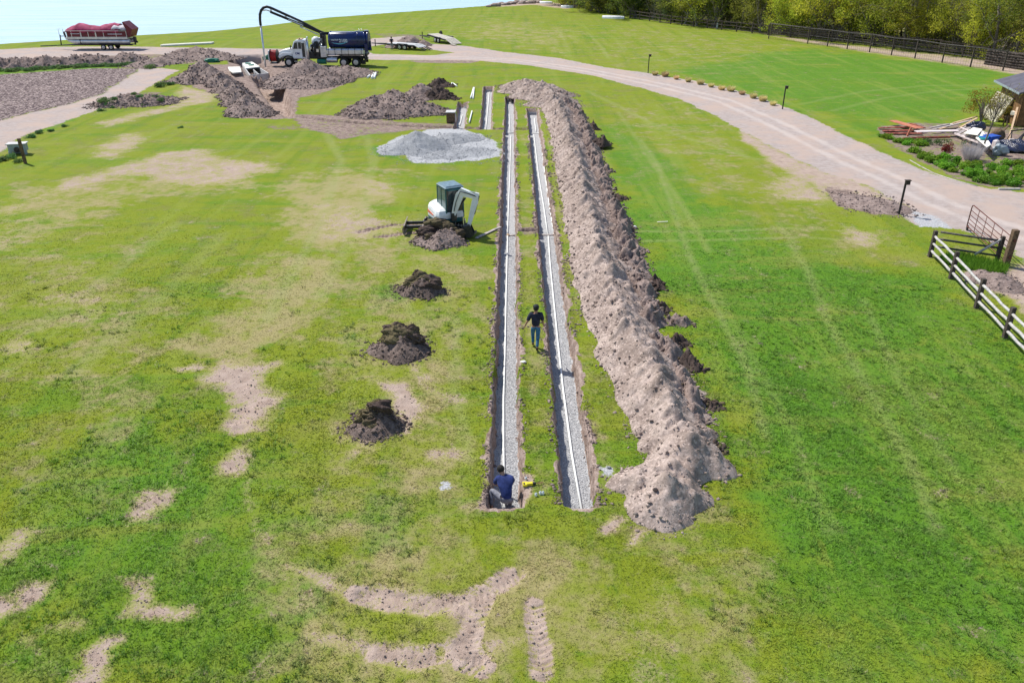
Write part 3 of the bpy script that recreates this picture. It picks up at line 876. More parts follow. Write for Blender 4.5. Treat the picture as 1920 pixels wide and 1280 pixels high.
# ---- lake
m, nt, b, out = nodes_of('lake_water'); k = NT(nt); p = k.pos()
mp = k.n("ShaderNodeMapping"); mp.inputs['Scale'].default_value = (.05, .35, 1); k.l(p, mp.inputs[0])
w1 = k.noise(mp.outputs[0], 1.0, 4, .6)
c = k.mix(k.ramp(w1, .35, .7), (.31, .45, .54), (.38, .51, .58))
k.l(c, b.inputs['Base Color']); b.inputs['Roughness'].default_value = .25; b.inputs['IOR'].default_value = 1.33
mp2 = k.n("ShaderNodeMapping"); mp2.inputs['Scale'].default_value = (.5, 1.4, 1); k.l(p, mp2.inputs[0])
k.l(k.bump(k.noise(mp2.outputs[0], 1.2, 4, .6), .35, .25), b.inputs['Normal'])
M['lake'] = m
mb = MB(); _lp = [(-1500, 60, 0)] + [(float(a), float(b_) + .5, 0) for a, b_ in zip(shx, shy)] + [(1500, 700, 0), (1500, 2500, 0), (-1500, 2500, 0)]
mb.add(_lp, [tuple(range(len(_lp)))])
tag(mb.build('lake_water', M['lake'], loc=(0, 0, -.75)), 'pale blue calm lake beyond the grassy bank', 'lake', None, 'structure')

# ---------------------------------------------------------------- grass blades
def make_grass():
    r = np.random.RandomState(5)
    Vs, cols, A1, A2, A3 = [], [], [], [], []
    for (y0, y1, dens, nb, bw, bh) in [(10.3, 16, 560, 3, .010, .055), (16, 24, 330, 3, .014, .06), (24, 34, 170, 3, .018, .05), (34, 48, 90, 3, .026, .04)]:
        cp, sp = math.cos(PITCH), math.sin(PITCH)
        hw = lambda y: .66 * (y * cp + CAM_H * sp) + .5
        area = (y1 - y0) * 2 * hw((y0 + y1) / 2)
        n = int(area * dens)
        y = r.uniform(y0, y1, n); x = r.uniform(-1, 1, n) * hw(y1)
        keep = np.abs(x) < hw(y)
        x, y = x[keep], y[keep]
        i = np.clip(np.searchsorted(xs, x), 1, NX - 1); j = np.clip(np.searchsorted(ys, y), 1, NY - 1)
        ng = notgrass[j, i]; cl = fbm(x, y, .8, 3, 4)
        edge_n = fbm(x, y, .35, 2, 9)
        keep = (ng + (edge_n - .5) * .9 + (r.rand(len(x)) - .5) * .7 < .46) & (r.rand(len(x)) < smooth(48, 30, y) * 1.0 + .0) & (r.rand(len(x)) < .35 + .9 * cl)
        x, y, i, j, cl = x[keep], y[keep], i[keep], j[keep], cl[keep]
        z = Z[j, i] - .005
        n = len(x)
        hs = (.45 + 1.1 * cl) * (1 + .5 * lush[j, i]) * (1 - .35 * dry[j, i])
        for q in range(nb):
            ox, oy = x + r.normal(0, bw * 1.2, n), y + r.normal(0, bw * 1.2, n)
            th = r.uniform(0, 2 * math.pi, n); wv = bw * r.uniform(.5, 1.3, n); hh = bh * .8 * hs * r.uniform(.55, 1.3, n)
            lx, ly = r.normal(.25, .8, n) * hh, r.normal(-.1, .8, n) * hh
            a = np.stack([ox - np.cos(th) * wv, oy - np.sin(th) * wv, z], -1)
            b_ = np.stack([ox + np.cos(th) * wv, oy + np.sin(th) * wv, z], -1)
            t = np.stack([ox + lx, oy + ly, z + hh], -1)
            Vs.append(np.stack([a, b_, t], 1).reshape(-1, 3))
            br = r.uniform(.7, 1.45, n) * (.8 + .4 * cl)
            cols.append(np.repeat(br, 3))
            for L, kk in ((A1, 'm1'), (A2, 'm2'), (A3, 'm3')):
                L.append(np.repeat(attrs[kk][j, i], 3, axis=0))
    # taller bunches
    n = 7000; y = 10.3 + 22 * r.rand(n) ** 1.3; x = r.uniform(-1, 1, n) * .66 * (y * math.cos(PITCH) + CAM_H * math.sin(PITCH))
    i = np.clip(np.searchsorted(xs, x), 1, NX - 1); j = np.clip(np.searchsorted(ys, y), 1, NY - 1)
    bn = fbm(x, y, 1.6, 3, 6)
    keep = (notgrass[j, i] < .3) & (bn + lush[j, i] * .25 - dry[j, i] * .12 > .56)
    x, y, i, j = x[keep], y[keep], i[keep], j[keep]; n = len(x)
    sz = r.uniform(.6, 1.3, n); bb = r.uniform(.75, 1.2, n)
    for q in range(14):
        th = r.uniform(0, 2 * math.pi, n); ph = r.uniform(0, 2 * math.pi, n); rr_ = r.uniform(0, .055, n) * sz
        ox, oy, z = x + rr_ * np.cos(ph), y + rr_ * np.sin(ph), Z[j, i] - .005
        hh = r.uniform(.05, .12, n) * sz; wv = .009 * (1 + y / 30)
        a = np.stack([ox - np.cos(th) * wv, oy - np.sin(th) * wv, z], -1); b_ = np.stack([ox + np.cos(th) * wv, oy + np.sin(th) * wv, z], -1)
        t = np.stack([ox + np.cos(ph) * hh * .7 + r.normal(0, .02, n), oy + np.sin(ph) * hh * .7 + r.normal(0, .02, n), z + hh], -1)
        Vs.append(np.stack([a, b_, t], 1).reshape(-1, 3)); cols.append(np.repeat(bb * r.uniform(.85, 1.25, n), 3))
        for L, kk in ((A1, 'm1'), (A2, 'm2'), (A3, 'm3')):
            at = attrs[kk][j, i].copy()
            if kk == 'm2': at[:, 1] = np.clip(at[:, 1] + .35, 0, 1)
            L.append(np.repeat(at, 3, axis=0))
    V = np.concatenate(Vs)
    F = np.arange(len(V)).reshape(-1, 3)
    m, nt, b, out = nodes_of('grass_blades'); k = NT(nt)
    c, h = ground_colour(k, k.pos(), False)
    br = k.attr('bright').outputs['Fac']
    mul = k.n("ShaderNodeVectorMath", operation='SCALE'); k.l(c, mul.inputs[0]); k.l(k.math('MULTIPLY', br, 1.42), mul.inputs['Scale'])
    k.l(mul.outputs[0], b.inputs['Base Color']); b.inputs['Roughness'].default_value = .6; b.inputs['Specular IOR Level'].default_value = .25
    geo = k.n("ShaderNodeNewGeometry"); va = k.n("ShaderNodeVectorMath", operation='ADD'); k.l(geo.outputs['Normal'], va.inputs[0]); va.inputs[1].default_value = (0, 0, 1.6)
    vn = k.n("ShaderNodeVectorMath", operation='NORMALIZE'); k.l(va.outputs[0], vn.inputs[0]); k.l(vn.outputs[0], b.inputs['Normal'])
    tr = k.n("ShaderNodeBsdfTranslucent"); k.l(mul.outputs[0], tr.inputs[0])
    mx = k.n("ShaderNodeMixShader"); mx.inputs[0].default_value = .42
    k.l(b.outputs[0], mx.inputs[1]); k.l(tr.outputs[0], mx.inputs[2]); k.l(mx.outputs[0], out.inputs[0])
    me = np_mesh('grass', V, F, m)
    for kk, L in (('m1', A1), ('m2', A2), ('m3', A3)):
        a = me.color_attributes.new(kk, 'FLOAT_COLOR', 'POINT'); a.data.foreach_set('color', np.concatenate(L).astype(np.float32).ravel())
    a = me.attributes.new('bright', 'FLOAT', 'POINT'); a.data.foreach_set('value', np.concatenate(cols).astype(np.float32))
    tag(link('grass', me), 'short patchy green and yellow grass covering the field', 'grass', None, 'stuff')
    print('grass tris', len(F))
make_grass()
# ---------------------------------------------------------------- heaps
_ROCKS = []
for _s in range(5):
    _V, _F = ico(0)
    _r = np.random.RandomState(40 + _s)
    _ROCKS.append((_V * (1 + _r.uniform(-.35, .35, (len(_V), 1))) * np.array([1, _r.uniform(.6, 1), _r.uniform(.5, .9)]), _F))

def rock_batch(P, S, seed):
    """many small stones: P (n,3) positions, S (n,) radii"""
    r = np.random.RandomState(seed)
    Vs, Fs, base = [], [], 0
    kind = r.randint(0, len(_ROCKS), len(P))
    for q, (V, F) in enumerate(_ROCKS):
        sel = np.where(kind == q)[0]
        if not len(sel): continue
        n = len(sel)
        a, b = r.uniform(0, 2 * math.pi, n), r.uniform(0, 2 * math.pi, n)
        ca, sa, cb, sb = np.cos(a), np.sin(a), np.cos(b), np.sin(b)
        X = V[None, :, 0] * ca[:, None] - V[None, :, 1] * sa[:, None]
        Y = V[None, :, 0] * sa[:, None] + V[None, :, 1] * ca[:, None]
        Zr = np.broadcast_to(V[None, :, 2], X.shape)
        Y2 = Y * cb[:, None] - Zr * sb[:, None]; Z2 = Y * sb[:, None] + Zr * cb[:, None]
        W = np.stack([X, Y2, Z2], -1) * S[sel][:, None, None] + P[sel][:, None, :]
        Vs.append(W.reshape(-1, 3))
        Fs.append((F[None] + (np.arange(n) * len(V))[:, None, None] + base).reshape(-1, 3))
        base += n * len(V)
    return np.concatenate(Vs), np.concatenate(Fs)

def heap(name, label, cat, cones, material, res=.1, rough=.12, clods=300, cs=(.02, .07), seed=1, group=None, warp=.5, parent=None, lump=.35, flatcap=.12, clodm=None, ridges=()):
    """cones: (x, y, height, radius) in world metres; a heap of loose material as a height field"""
    cones = [(c[0], c[1], c[2], c[3]) for c in cones]
    cx = sum(c[0] for c in cones) / len(cones); cy = sum(c[1] for c in cones) / len(cones)
    x0 = min(c[0] - c[3] * 1.4 for c in cones); x1 = max(c[0] + c[3] * 1.4 for c in cones)
    y0 = min(c[1] - c[3] * 1.4 for c in cones); y1 = max(c[1] + c[3] * 1.4 for c in cones)
    gx, gy = np.arange(x0, x1, res), np.arange(y0, y1, res)
    X, Y = np.meshgrid(gx, gy)
    r = np.random.RandomState(seed)
    wx = (fbm(X, Y, 1.3, 3, seed) - .5) * warp; wy = (fbm(X, Y, 1.3, 3, seed + 5) - .5) * warp
    H = np.full(X.shape, -9.0)
    for c in cones:
        j0, j1 = np.searchsorted(gy, [c[1] - c[3] * 1.5, c[1] + c[3] * 1.5]); i0, i1 = np.searchsorted(gx, [c[0] - c[3] * 1.5, c[0] + c[3] * 1.5])
        xx, yy = X[j0:j1, i0:i1] + wx[j0:j1, i0:i1], Y[j0:j1, i0:i1] + wy[j0:j1, i0:i1]
        an = np.arctan2(yy - c[1], xx - c[0]); ph = r.uniform(0, 6)
        rad = c[3] * (1 + .10 * np.sin(an * 3 + ph) + .07 * np.sin(an * 5 + ph * 2))
        d = np.sqrt((xx - c[0]) ** 2 + (yy - c[1]) ** 2 + (flatcap * c[3]) ** 2) / rad
        hh = c[2] * (1.05 - d)
        H[j0:j1, i0:i1] = np.maximum(H[j0:j1, i0:i1], hh)
    for rg in ridges:
        for a_, b_ in zip(rg[:-1], rg[1:]):
            R_ = max(a_[3], b_[3]) * 1.3 + .3
            j0, j1 = np.searchsorted(gy, [min(a_[1], b_[1]) - R_, max(a_[1], b_[1]) + R_]); i0, i1 = np.searchsorted(gx, [min(a_[0], b_[0]) - R_, max(a_[0], b_[0]) + R_])
            xx, yy = X[j0:j1, i0:i1] + wx[j0:j1, i0:i1], Y[j0:j1, i0:i1] + wy[j0:j1, i0:i1]
            dx, dy = b_[0] - a_[0], b_[1] - a_[1]
            tt = np.clip(((xx - a_[0]) * dx + (yy - a_[1]) * dy) / (dx * dx + dy * dy), 0, 1)
            d = np.hypot(xx - a_[0] - tt * dx, yy - a_[1] - tt * dy)
            hh = (a_[2] + (b_[2] - a_[2]) * tt) * (1.03 - np.sqrt(d * d + .004) / (a_[3] + (b_[3] - a_[3]) * tt))
            H[j0:j1, i0:i1] = np.maximum(H[j0:j1, i0:i1], hh)
    k = np.clip(H / .35, 0, 1)
    n1 = fbm(X, Y, .9, 4, seed + 2); n2 = fbm(X, Y, .28, 3, seed + 3)
    ridg = 1 - np.abs(2 * fbm(X, Y, .42, 4, seed + 6, .62) - 1)
    H = H + k * ((n1 - .5) * lump + (ridg - .75) * rough + (n2 - .5) * rough * 1.1 + (fbm(X, Y, .14, 2, seed + 8) - .5) * rough * .6) + (n2 - .5) * .04
    Hc = np.where(H > 0, H, -.06)
    idx = np.arange(X.size).reshape(X.shape)
    q = np.stack([idx[:-1, :-1], idx[:-1, 1:], idx[1:, 1:], idx[1:, :-1]], -1).reshape(-1, 4)
    ok = (H.ravel()[q] > 0).any(1)
    q = q[ok]
    V = np.stack([X - cx, Y - cy, Hc], -1).reshape(-1, 3)
    u, inv = np.unique(q.ravel(), return_inverse=True)
    V, q = V[u], inv.reshape(-1, 4)
    # clods on the flanks and round the foot
    top = np.where(H > -.16)
    sel = r.randint(0, len(top[0]), clods)
    j, i = top[0][sel], top[1][sel]
    foot = H[j, i] < .25
    keep = foot | (r.rand(clods) < .55)
    j, i = j[keep], i[keep]
    S = cs[0] * np.exp(r.exponential(.55, len(j))).clip(0, cs[1] / cs[0])
    P = np.stack([X[j, i] - cx + r.uniform(-res, res, len(j)), Y[j, i] - cy + r.uniform(-res, res, len(j)), np.maximum(H[j, i], 0) + S * .25], -1)
    rv, rf = rock_batch(P, S, seed)
    me = np_mesh(name, np.concatenate([V, rv]), [q, rf + len(V)], material, True)
    me.materials.append(clodm or material)
    mi = np.zeros(len(q) + len(rf), np.int32); mi[len(q):] = ((np.arange(len(rf)) // 20) % 4 == 0)
    me.polygons.foreach_set('material_index', mi)
    o = link(name, me, parent, (cx, cy, 0))
    if label: tag(o, label, cat, group)
    def hz(x, y):
        i = int(np.clip((x - x0) / res, 0, len(gx) - 1)); j = int(np.clip((y - y0) / res, 0, len(gy) - 1))
        return max(0.0, float(H[j, i]))
    o_h[o.name] = hz
    return o
o_h = {}

# --- the long spoil bank beside the right trench
left_px = [(985, 165), (1003, 185), (1022, 215), (1034, 262), (1046, 330), (1055, 400), (1070, 480), (1088, 560), (1110, 640), (1140, 712), (1172, 780), (1205, 835)]
right_px = [(1020, 158), (1070, 190), (1100, 222), (1118, 262), (1138, 330), (1170, 400), (1205, 480), (1240, 560), (1260, 640), (1300, 712), (1322, 780), (1335, 835)]
LP, RP = gl(left_px), gl(right_px)
r = np.random.RandomState(21)
cones, main_ridge, side_ridges, cur, side_cones = [], [], [], [], []
yy = 20.2
while yy < 84:
    lx = np.interp(yy, LP[::-1, 1], LP[::-1, 0]); rx = np.interp(yy, RP[::-1, 1], RP[::-1, 0])
    w = rx - lx
    rad = min(w * .48, 1.30) * r.uniform(.96, 1.05)
    hgt = rad * .70 * r.uniform(.82, 1.12)
    main_ridge.append((lx + rad * 1.0 + r.uniform(-.10, .10), yy, hgt, rad))
    if r.rand() < .55: cones.append((lx + rad * r.uniform(.85, 1.1), yy + r.uniform(-.2, .2), hgt * 1.22, rad * .72))
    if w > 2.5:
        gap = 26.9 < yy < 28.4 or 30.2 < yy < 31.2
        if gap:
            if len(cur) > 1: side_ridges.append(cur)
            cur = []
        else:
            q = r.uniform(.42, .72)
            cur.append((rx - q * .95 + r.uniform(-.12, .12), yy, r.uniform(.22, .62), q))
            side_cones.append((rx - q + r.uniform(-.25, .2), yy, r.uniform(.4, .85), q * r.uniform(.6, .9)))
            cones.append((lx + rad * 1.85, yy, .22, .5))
    yy += r.uniform(.5, .9)
if len(cur) > 1: side_ridges.append(cur)
def gp(px, py, h, rr): 
    a = g(px, py); return (a[0], a[1], h, rr)
cones += [gp(1290, 868, 1.1, 1.2), gp(1308, 845, .65, .75), gp(1280, 835, .8, 1.15), gp(1243, 938, .9, 1.15), gp(1215, 912, .62, .95), gp(1250, 905, .7, 1.0), gp(1262, 962, .42, .62), gp(1215, 950, .45, .7), gp(985, 168, 1.0, 3.0), gp(1012, 178, 1.25, 3.1), gp(1040, 196, 1.1, 2.6)]
bank = heap('spoil_bank', 'long pinkish bank of dug earth running beside the right trench', 'earth bank', cones, M['dirt'], .06, .15, 24000, (.012, .075), 3, None, .4, None, .34, .05, M['dirt_mid'], [main_ridge])
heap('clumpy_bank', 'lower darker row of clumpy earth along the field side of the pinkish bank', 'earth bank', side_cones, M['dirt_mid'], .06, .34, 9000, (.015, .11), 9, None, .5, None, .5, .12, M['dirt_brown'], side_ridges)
def bank_z(x, y): return o_h[bank.name](x, y)

# sod lumps lying on the field side of the bank
sod_group = 'torn sod lumps along the earth bank'
def sod_lump(px, py, s, label, seed, group=None, dz=0.0, mat_='sod'):
    x, y = g(px, py)
    rr = np.random.RandomState(seed)
    cn = [(x + rr.uniform(-.45, .45) * s, y + rr.uniform(-.35, .35) * s, s * rr.uniform(.55, .95), s * rr.uniform(.6, .95)) for _ in range(4)]
    o = heap('sod_lump', label, 'sod lump', cn, M['dirt_dark'] if mat_ == 'sod' else M['dirt_mid'], .05, .5, 160, (.015, .10), seed + 200, group, .5, None, .6, .2, M['sod'])
    o.location.z = dz * .7
    return o
sod_lump(1056, 178, .62, 'dark sod lump on the grass just past the far end of the bank', 1, sod_group)
sod_lump(1128, 276, .80, 'grass-topped sod lump bulging from the bank where the field is brightest', 2, sod_group, .35)
for n_, (px, py, s, lb) in enumerate([
    (1112, 242, .6, 'small dark sod lump on the bank next below its far bend'),
    (1140, 322, .55, 'sod lump on the bank side below the grass-topped lump'),
    (1160, 372, .6, 'dark sod lump at the bank edge above the white litter scrap'),
    (1172, 430, .6, 'dark sod lump at the bank edge beside the double wheel lines'),
    (1190, 470, .55, 'sod lump halfway along the field side of the bank'),
    (1218, 535, .6, 'brown overhanging sod lump above the first grassy gap'),
    (1240, 582, .5, 'sod lump beside the first grassy gap of the bank'),
    (1272, 606, .55, 'sod lump at the tip of the spur sticking out of the bank'),
    (1275, 648, .6, 'long dark sod lump below the second grassy gap'),
    (1290, 690, .62, 'largest dark sod lump of the bank on its near half'),
    (1272, 742, .38, 'mossy brown sod lump sitting on top of the pale bank'),
    (1330, 760, .42, 'dark sod lump in the shaded field edge near the last peaks'),
    (1345, 842, .3, 'small dark sod lump at the foot of the nearest tall peak')]):
    x, y = g(px, py)
    sod_lump(px, py, s * .8, lb, 30 + n_, sod_group, max(0, bank_z(x, y) - .12), 'dirt_mid' if n_ % 3 == 1 else 'sod')

# --- three sod heaps left of the trench and the one at the excavator
def sod_heap(px, py, s, label, seed, lumps, group='dark sod heaps on the grass left of the trench'):
    x, y = g(px, py)
    t = thing('sod_heap', label, 'sod heap', (x, y, 0), 0, group)
    h = heap('loose_earth', None, None, [(x, y, .72 * s, 1.0 * s), (x - .5 * s, y - .1 * s, .42 * s, .7 * s), (x + .5 * s, y - .05 * s, .45 * s, .6 * s), (x, y + .35 * s, .75 * s, .8 * s)], M['dirt_brown'], .04, .12, 900, (.015, .08), seed, None, .5, t, .2)
    h.location = (h.location[0] - x, h.location[1] - y, 0)
    rr = np.random.RandomState(seed)
    for i, (dx, dy, dz, q, sx) in enumerate(lumps):
        mb = MB().rock((dx * s, dy * s, dz * s * .74), q * 1.15 * s, seed + i, (sx, .8, .8), .6, 4)
        lm = mb.build('sod_lump', M['sod'] if i % 2 == 0 else M['dirt_dark'], t)
    # dead grass roots and blades on the lumps
    Vs = []
    for i, (dx, dy, dz, q, sx) in enumerate(lumps):
        n = 260
        u = rr.normal(size=(n, 3)); u /= np.linalg.norm(u, axis=1)[:, None]; u[:, 2] = np.abs(u[:, 2])
        p = np.array([dx, dy, dz * .74]) * s + u * np.array([sx, .8, .75]) * q * s * .95
        tip = p + (u + rr.normal(0, .5, (n, 3))) * .07
        sd = rr.normal(0, .009, (n, 3))
        Vs.append(np.stack([p - sd, p + sd, tip], 1).reshape(-1, 3))
    V = np.concatenate(Vs)
    link('grass_fringe', np_mesh('grass_fringe', V, np.arange(len(V)).reshape(-1, 3), M['straw']), t)
sod_heap(790, 546, .92, 'dark sod heap nearest the excavator, with a narrow upright lump', 51, [(-.1, .15, .55, .42, 1.1), (.35, .05, .42, .48, 1.2), (-.35, .1, .45, .32, 1.1), (-.15, .3, .95, .24, .8), (.1, -.25, .25, .3, 1.2)])
sod_heap(754, 656, 1.02, 'dark sod heap with a crumbled broad top, middle of the three', 61, [(0, .2, .7, .42, 1.1), (.35, .1, .55, .4, .9), (-.35, .05, .5, .36, 1.2), (-.2, .3, .95, .26, 1.2), (.3, .25, .88, .22, 1.1)])
sod_heap(706, 796, .82, 'dark sod heap nearest the camera, tall and pointed with pale foot', 71, [(0, .15, .7, .42, .9), (.1, .1, 1.0, .34, 1.2), (-.35, 0, .45, .34, 1.1), (.32, -.05, .45, .34, 1.0), (-.1, -.3, .3, .3, 1.1)])
x, y = g(826, 452)
t = thing('sod_heap', 'mixed heap of sod and brown earth in front of the excavator', 'sod heap', (x, y, 0), 0, None)
h = heap('loose_earth', None, None, [(x + .2, y - .1, .75, .95), (x - .7, y + .1, .35, .6), (x - .2, y + .6, .5, .75)], M['dirt_mid'], .045, .12, 1400, (.016, .09), 81, None, .5, t, .2)
h.location = (h.location[0] - x, h.location[1] - y, 0)
for i, (dx, dy, dz, q, sx) in enumerate([(-.25, .75, .62, .5, 1.35), (.4, .5, .5, .42, 1.2), (-.75, .35, .38, .38, 1.2), (.95, .2, .3, .32, .8), (-.5, -.1, .25, .28, 1.2)]):
    MB().rock((dx, dy, dz), q, 90 + i, (sx, .8, .7), .5, 4).build('sod_lump', M['sod'] if i != 2 else M['dirt_dark'], t)

# --- the bigger heaps
def cones_px(L): return [gp(*c) for c in L]
heap('earth_heap', 'tall brown earth heap in front of the vacuum truck cab', 'earth heap', cones_px([(576, 146, 2.05, 3.5), (556, 152, 1.3, 3.0), (600, 152, 1.2, 3.0), (545, 160, .9, 2.6), (585, 158, 1.1, 3.0)]), M['dirt_mid'], .11, .10, 3500, (.03, .12), 12, None, .45, None, .22, .05, M['dirt_brown'])
heap('earth_heap', 'low brown earth heap in front of the truck rear wheels', 'earth heap', cones_px([(628, 140, 1.0, 2.4), (650, 138, .9, 2.6), (672, 140, .75, 2.2), (640, 146, .8, 2.0)]), M['dirt_mid'], .11, .12, 1600, (.03, .12), 13, None, .5, None, .25, .08, M['dirt_brown'])
heap('earth_heap', 'long dark brown earth ridge left of the pit and concrete tank', 'earth heap', cones_px([(381, 147, 1.95, 2.6), (360, 152, 1.0, 2.3), (400, 152, 1.45, 1.9), (416, 160, 1.3, 1.7), (430, 171, 1.25, 1.65), (441, 183, 1.25, 1.65), (453, 195, 1.3, 1.75), (466, 207, 1.4, 1.9), (484, 213, .8, 1.6), (456, 214, .7, 1.4)]), M['dirt_mid'], .11, .12, 6500, (.03, .13), 14, None, .5, None, .28, .06, M['dirt_brown'])
heap('earth_heap', 'wide twin-peaked brown earth heap behind the cross trench', 'earth heap', cones_px([(742, 205, 1.75, 2.9), (702, 206, 1.3, 2.5), (765, 208, 1.35, 2.6), (790, 210, 1.0, 2.2), (680, 212, .8, 2.0), (722, 216, 1.0, 2.0), (812, 208, .6, 1.4)]), M['dirt_mid'], .09, .12, 5500, (.025, .12), 15, None, .5, None, .28, .06, M['dirt_brown'])
heap('earth_heap', 'smooth pointed brown heap behind the twin-peaked heap', 'earth heap', cones_px([(792, 180, 1.25, 2.0), (780, 184, .8, 1.7)]), M['dirt_mid'], .1, .1, 900, (.02, .1), 16, None, .5)
heap('earth_heap', 'rough dark heap right beside the smooth pointed heap', 'earth heap', cones_px([(822, 181, 1.0, 1.5), (836, 185, .6, 1.1), (808, 184, .7, 1.1)]), M['dirt_dark'], .09, .3, 900, (.03, .16), 17, None, .8)
heap('earth_heap', 'smallest dark heap, farthest of the cluster by the twin-peaked heap', 'earth heap', cones_px([(826, 160, .9, 1.2), (818, 162, .6, 1.0), (838, 161, .45, .8)]), M['dirt_dark'], .09, .3, 500, (.03, .14), 18, None, .8)
heap('earth_heap', 'brown earth heap left of the pit, in front of the white planks', 'earth heap', cones_px([(345, 108, 1.1, 2.7), (370, 106, 1.3, 3.0), (395, 108, 1.1, 2.8), (415, 110, .7, 2.2), (320, 114, .8, 2.4), (298, 120, .8, 2.4), (275, 124, .7, 2.3)]), M['dirt_mid'], .16, .2, 1500, (.04, .15), 19, None, .9)
r = np.random.RandomState(33)
bk = []
for i in range(26):
    px = -30 + i * 11.5
    bk.append(gp(px, np.interp(px, [-30, 0, 100, 200, 262], [130, 127, 122, 117, 115]) + r.uniform(-1, 1), r.uniform(.75, 1.25), r.uniform(1.4, 2.0)))
heap('spoil_ridge', 'dark brown row of dug earth humps in front of the boat', 'earth bank', bk, M['dirt_mid'], .16, .25, 3000, (.04, .17), 20, None, 1.0)
heap('earth_heap', 'grey-brown earth heap behind the near flatbed trailer', 'earth heap', cones_px([(768, 84, 1.4, 2.4), (756, 87, .8, 2.6)]), M['dirt_mid'], .15, .15, 300, (.04, .12), 22, None, .6)
heap('earth_heap', 'tiny earth heap between the two flatbed trailers', 'earth heap', cones_px([(794, 85, .8, 1.2)]), M['dirt_mid'], .14, .15, 100, (.04, .1), 23, None, .4)
heap('earth_heap', 'low smooth brown mound behind the pale rail fence', 'earth heap', cones_px([(1862, 527, .42, 1.05), (1845, 520, .3, .8), (1882, 535, .28, .8)]), M['dirt_mid'], .06, .05, 400, (.015, .06), 24, None, .3)
heap('earth_heap', 'dark scraped-up earth at the road edge by the black post', 'earth heap', cones_px([(1652, 388, .3, 1.4), (1675, 388, .25, .9), (1625, 380, .2, 1.3), (1600, 372, .15, 1.0)]), M['dirt_mid'], .08, .12, 500, (.02, .08), 25, None, .6)
# gravel heap
heap('gravel_heap', 'blue-grey gravel heap on its pale spread beside the trenches', 'gravel heap', cones_px([(784, 276, 1.2, 2.3), (762, 281, .7, 2.0), (806, 274, .65, 1.9), (742, 283, .3, 1.3), (846, 262, .5, 1.6), (868, 260, .3, 1.5), (880, 285, .10, 2.0), (830, 290, .12, 2.0)]), M['gravel_pile'], .07, .03, 4500, (.014, .04), 26, None, .5, None, .10)
# brush heap
bh = heap('brush_heap', 'low grey-brown brush and soil heap overgrown with weeds', 'brush heap', cones_px([(215, 196, .6, 2.0), (245, 192, .8, 2.6), (275, 192, .7, 2.2), (300, 190, .4, 1.6)]), M['dirt_mid'], .1, .3, 2500, (.03, .13), 27, None, .9)

# spoil crumbs along the trench lips, and pebbles of the trench bed
def crumbs():
    r = np.random.RandomState(77)
    P, S = [], []
    for x_, y0, y1, n in [(-.72, 17, 60, 2600), (.36, 17, 60, 1500), (1.28, 17, 60, 2200), (2.42, 17, 60, 2200)]:
        y = y0 + (y1 - y0) * r.rand(n) ** 1.4; x = x_ + r.normal(0, .10, n)
        keep = fbm(x * 0 + x_ * 3, y, 1.1, 3, 4) > .44
        x, y = x[keep], y[keep]
        s = .008 * np.exp(r.exponential(.5, len(x))).clip(0, 6) * (1 + y / 60)
        P.append(np.stack([x, y, [ground_z(a, b_) + .01 for a, b_ in zip(x, y)]], -1)); S.append(s)
    V, F = rock_batch(np.concatenate(P), np.concatenate(S), 7)
    tag(link('soil_crumbs', np_mesh('soil_crumbs', V, F, M['dirt_mid'], True)), 'loose soil crumbs strewn along the trench edges', 'soil', None, 'stuff')
    P, S = [], []
    for x0, x1 in ((-.5, .16), (1.5, 2.22)):
        n = 9000
        y = 17 + 24 * r.rand(n) ** 1.6; x = r.uniform(x0, x1, n)
        P.append(np.stack([x, y, [ground_z(a, b_) + .004 for a, b_ in zip(x, y)]], -1)); S.append(r.uniform(.010, .022, n))
    V, F = rock_batch(np.concatenate(P), np.concatenate(S), 8)
    tag(link('trench_pebbles', np_mesh('trench_pebbles', V, F, M['pebbles'], False)), 'grey pebbles on the trench floors', 'gravel', None, 'stuff')
crumbs()
def field_clods():
    r = np.random.RandomState(91)
    y = 10.5 + 24 * r.rand(60000) ** 1.5; x = r.uniform(-1, 1, 60000) * .66 * (y * math.cos(PITCH) + CAM_H * math.sin(PITCH))
    i = np.clip(np.searchsorted(xs, x), 1, NX - 1); j = np.clip(np.searchsorted(ys, y), 1, NY - 1)
    k_ = ((bare[j, i] > .55) & (r.rand(60000) < .8)) & (gravel[j, i] < .2)
    x, y, i, j = x[k_], y[k_], i[k_], j[k_]
    S = .007 * np.exp(r.exponential(.6, len(x))).clip(0, 4.5)
    V, F = rock_batch(np.stack([x, y, Z[j, i] + S * .3], -1), S, 5)
    tag(link('soil_clods', np_mesh('soil_clods', V, F, M['dirt'], True)), 'small dry soil clods scattered over the bare patches', 'soil', None, 'stuff')
field_clods()

# ---------------------------------------------------------------- pipes in and near the trenches
def pipe(pts, r_, label, mat_='pvc', group=None, name='drain_pipe', couplers=True):
    o0 = Vector(pts[0])
    P = [Vector(p) - o0 for p in pts]
    t = thing(name, label, 'pipe', o0, 0, group)
    MB().tube(P, r_, 12).build('pipe_run', M[mat_], t)
    if couplers:
        L = 0; mb_l = []
        for a, b_ in zip(P[:-1], P[1:]):
            seg = (b_ - a).length; d = (b_ - a).normalized()
            nn = int(seg // 3.05)
            for i in range(1, nn + 1):
                q = a + d * (i * 3.05)
                MB().cyl(q - d * .07, q + d * .07, r_ * 1.22, 12).build('coupling', M[mat_], t)
    return t
zf = -GD + .04
def wavy(x0, y0, x1, y1, n, amp, seed, z=zf):
    r = np.random.RandomState(seed)
    out = []
    for i in range(n + 1):
        t_ = i / n
        out.append((x0 + (x1 - x0) * t_ + (amp * (r.rand() - .5) if 0 < i < n else 0), y0 + (y1 - y0) * t_, z))
    return out
def gx(px, py, z=zf): 
    a = g(px, py, z); return (float(a[0]), float(a[1]), z)
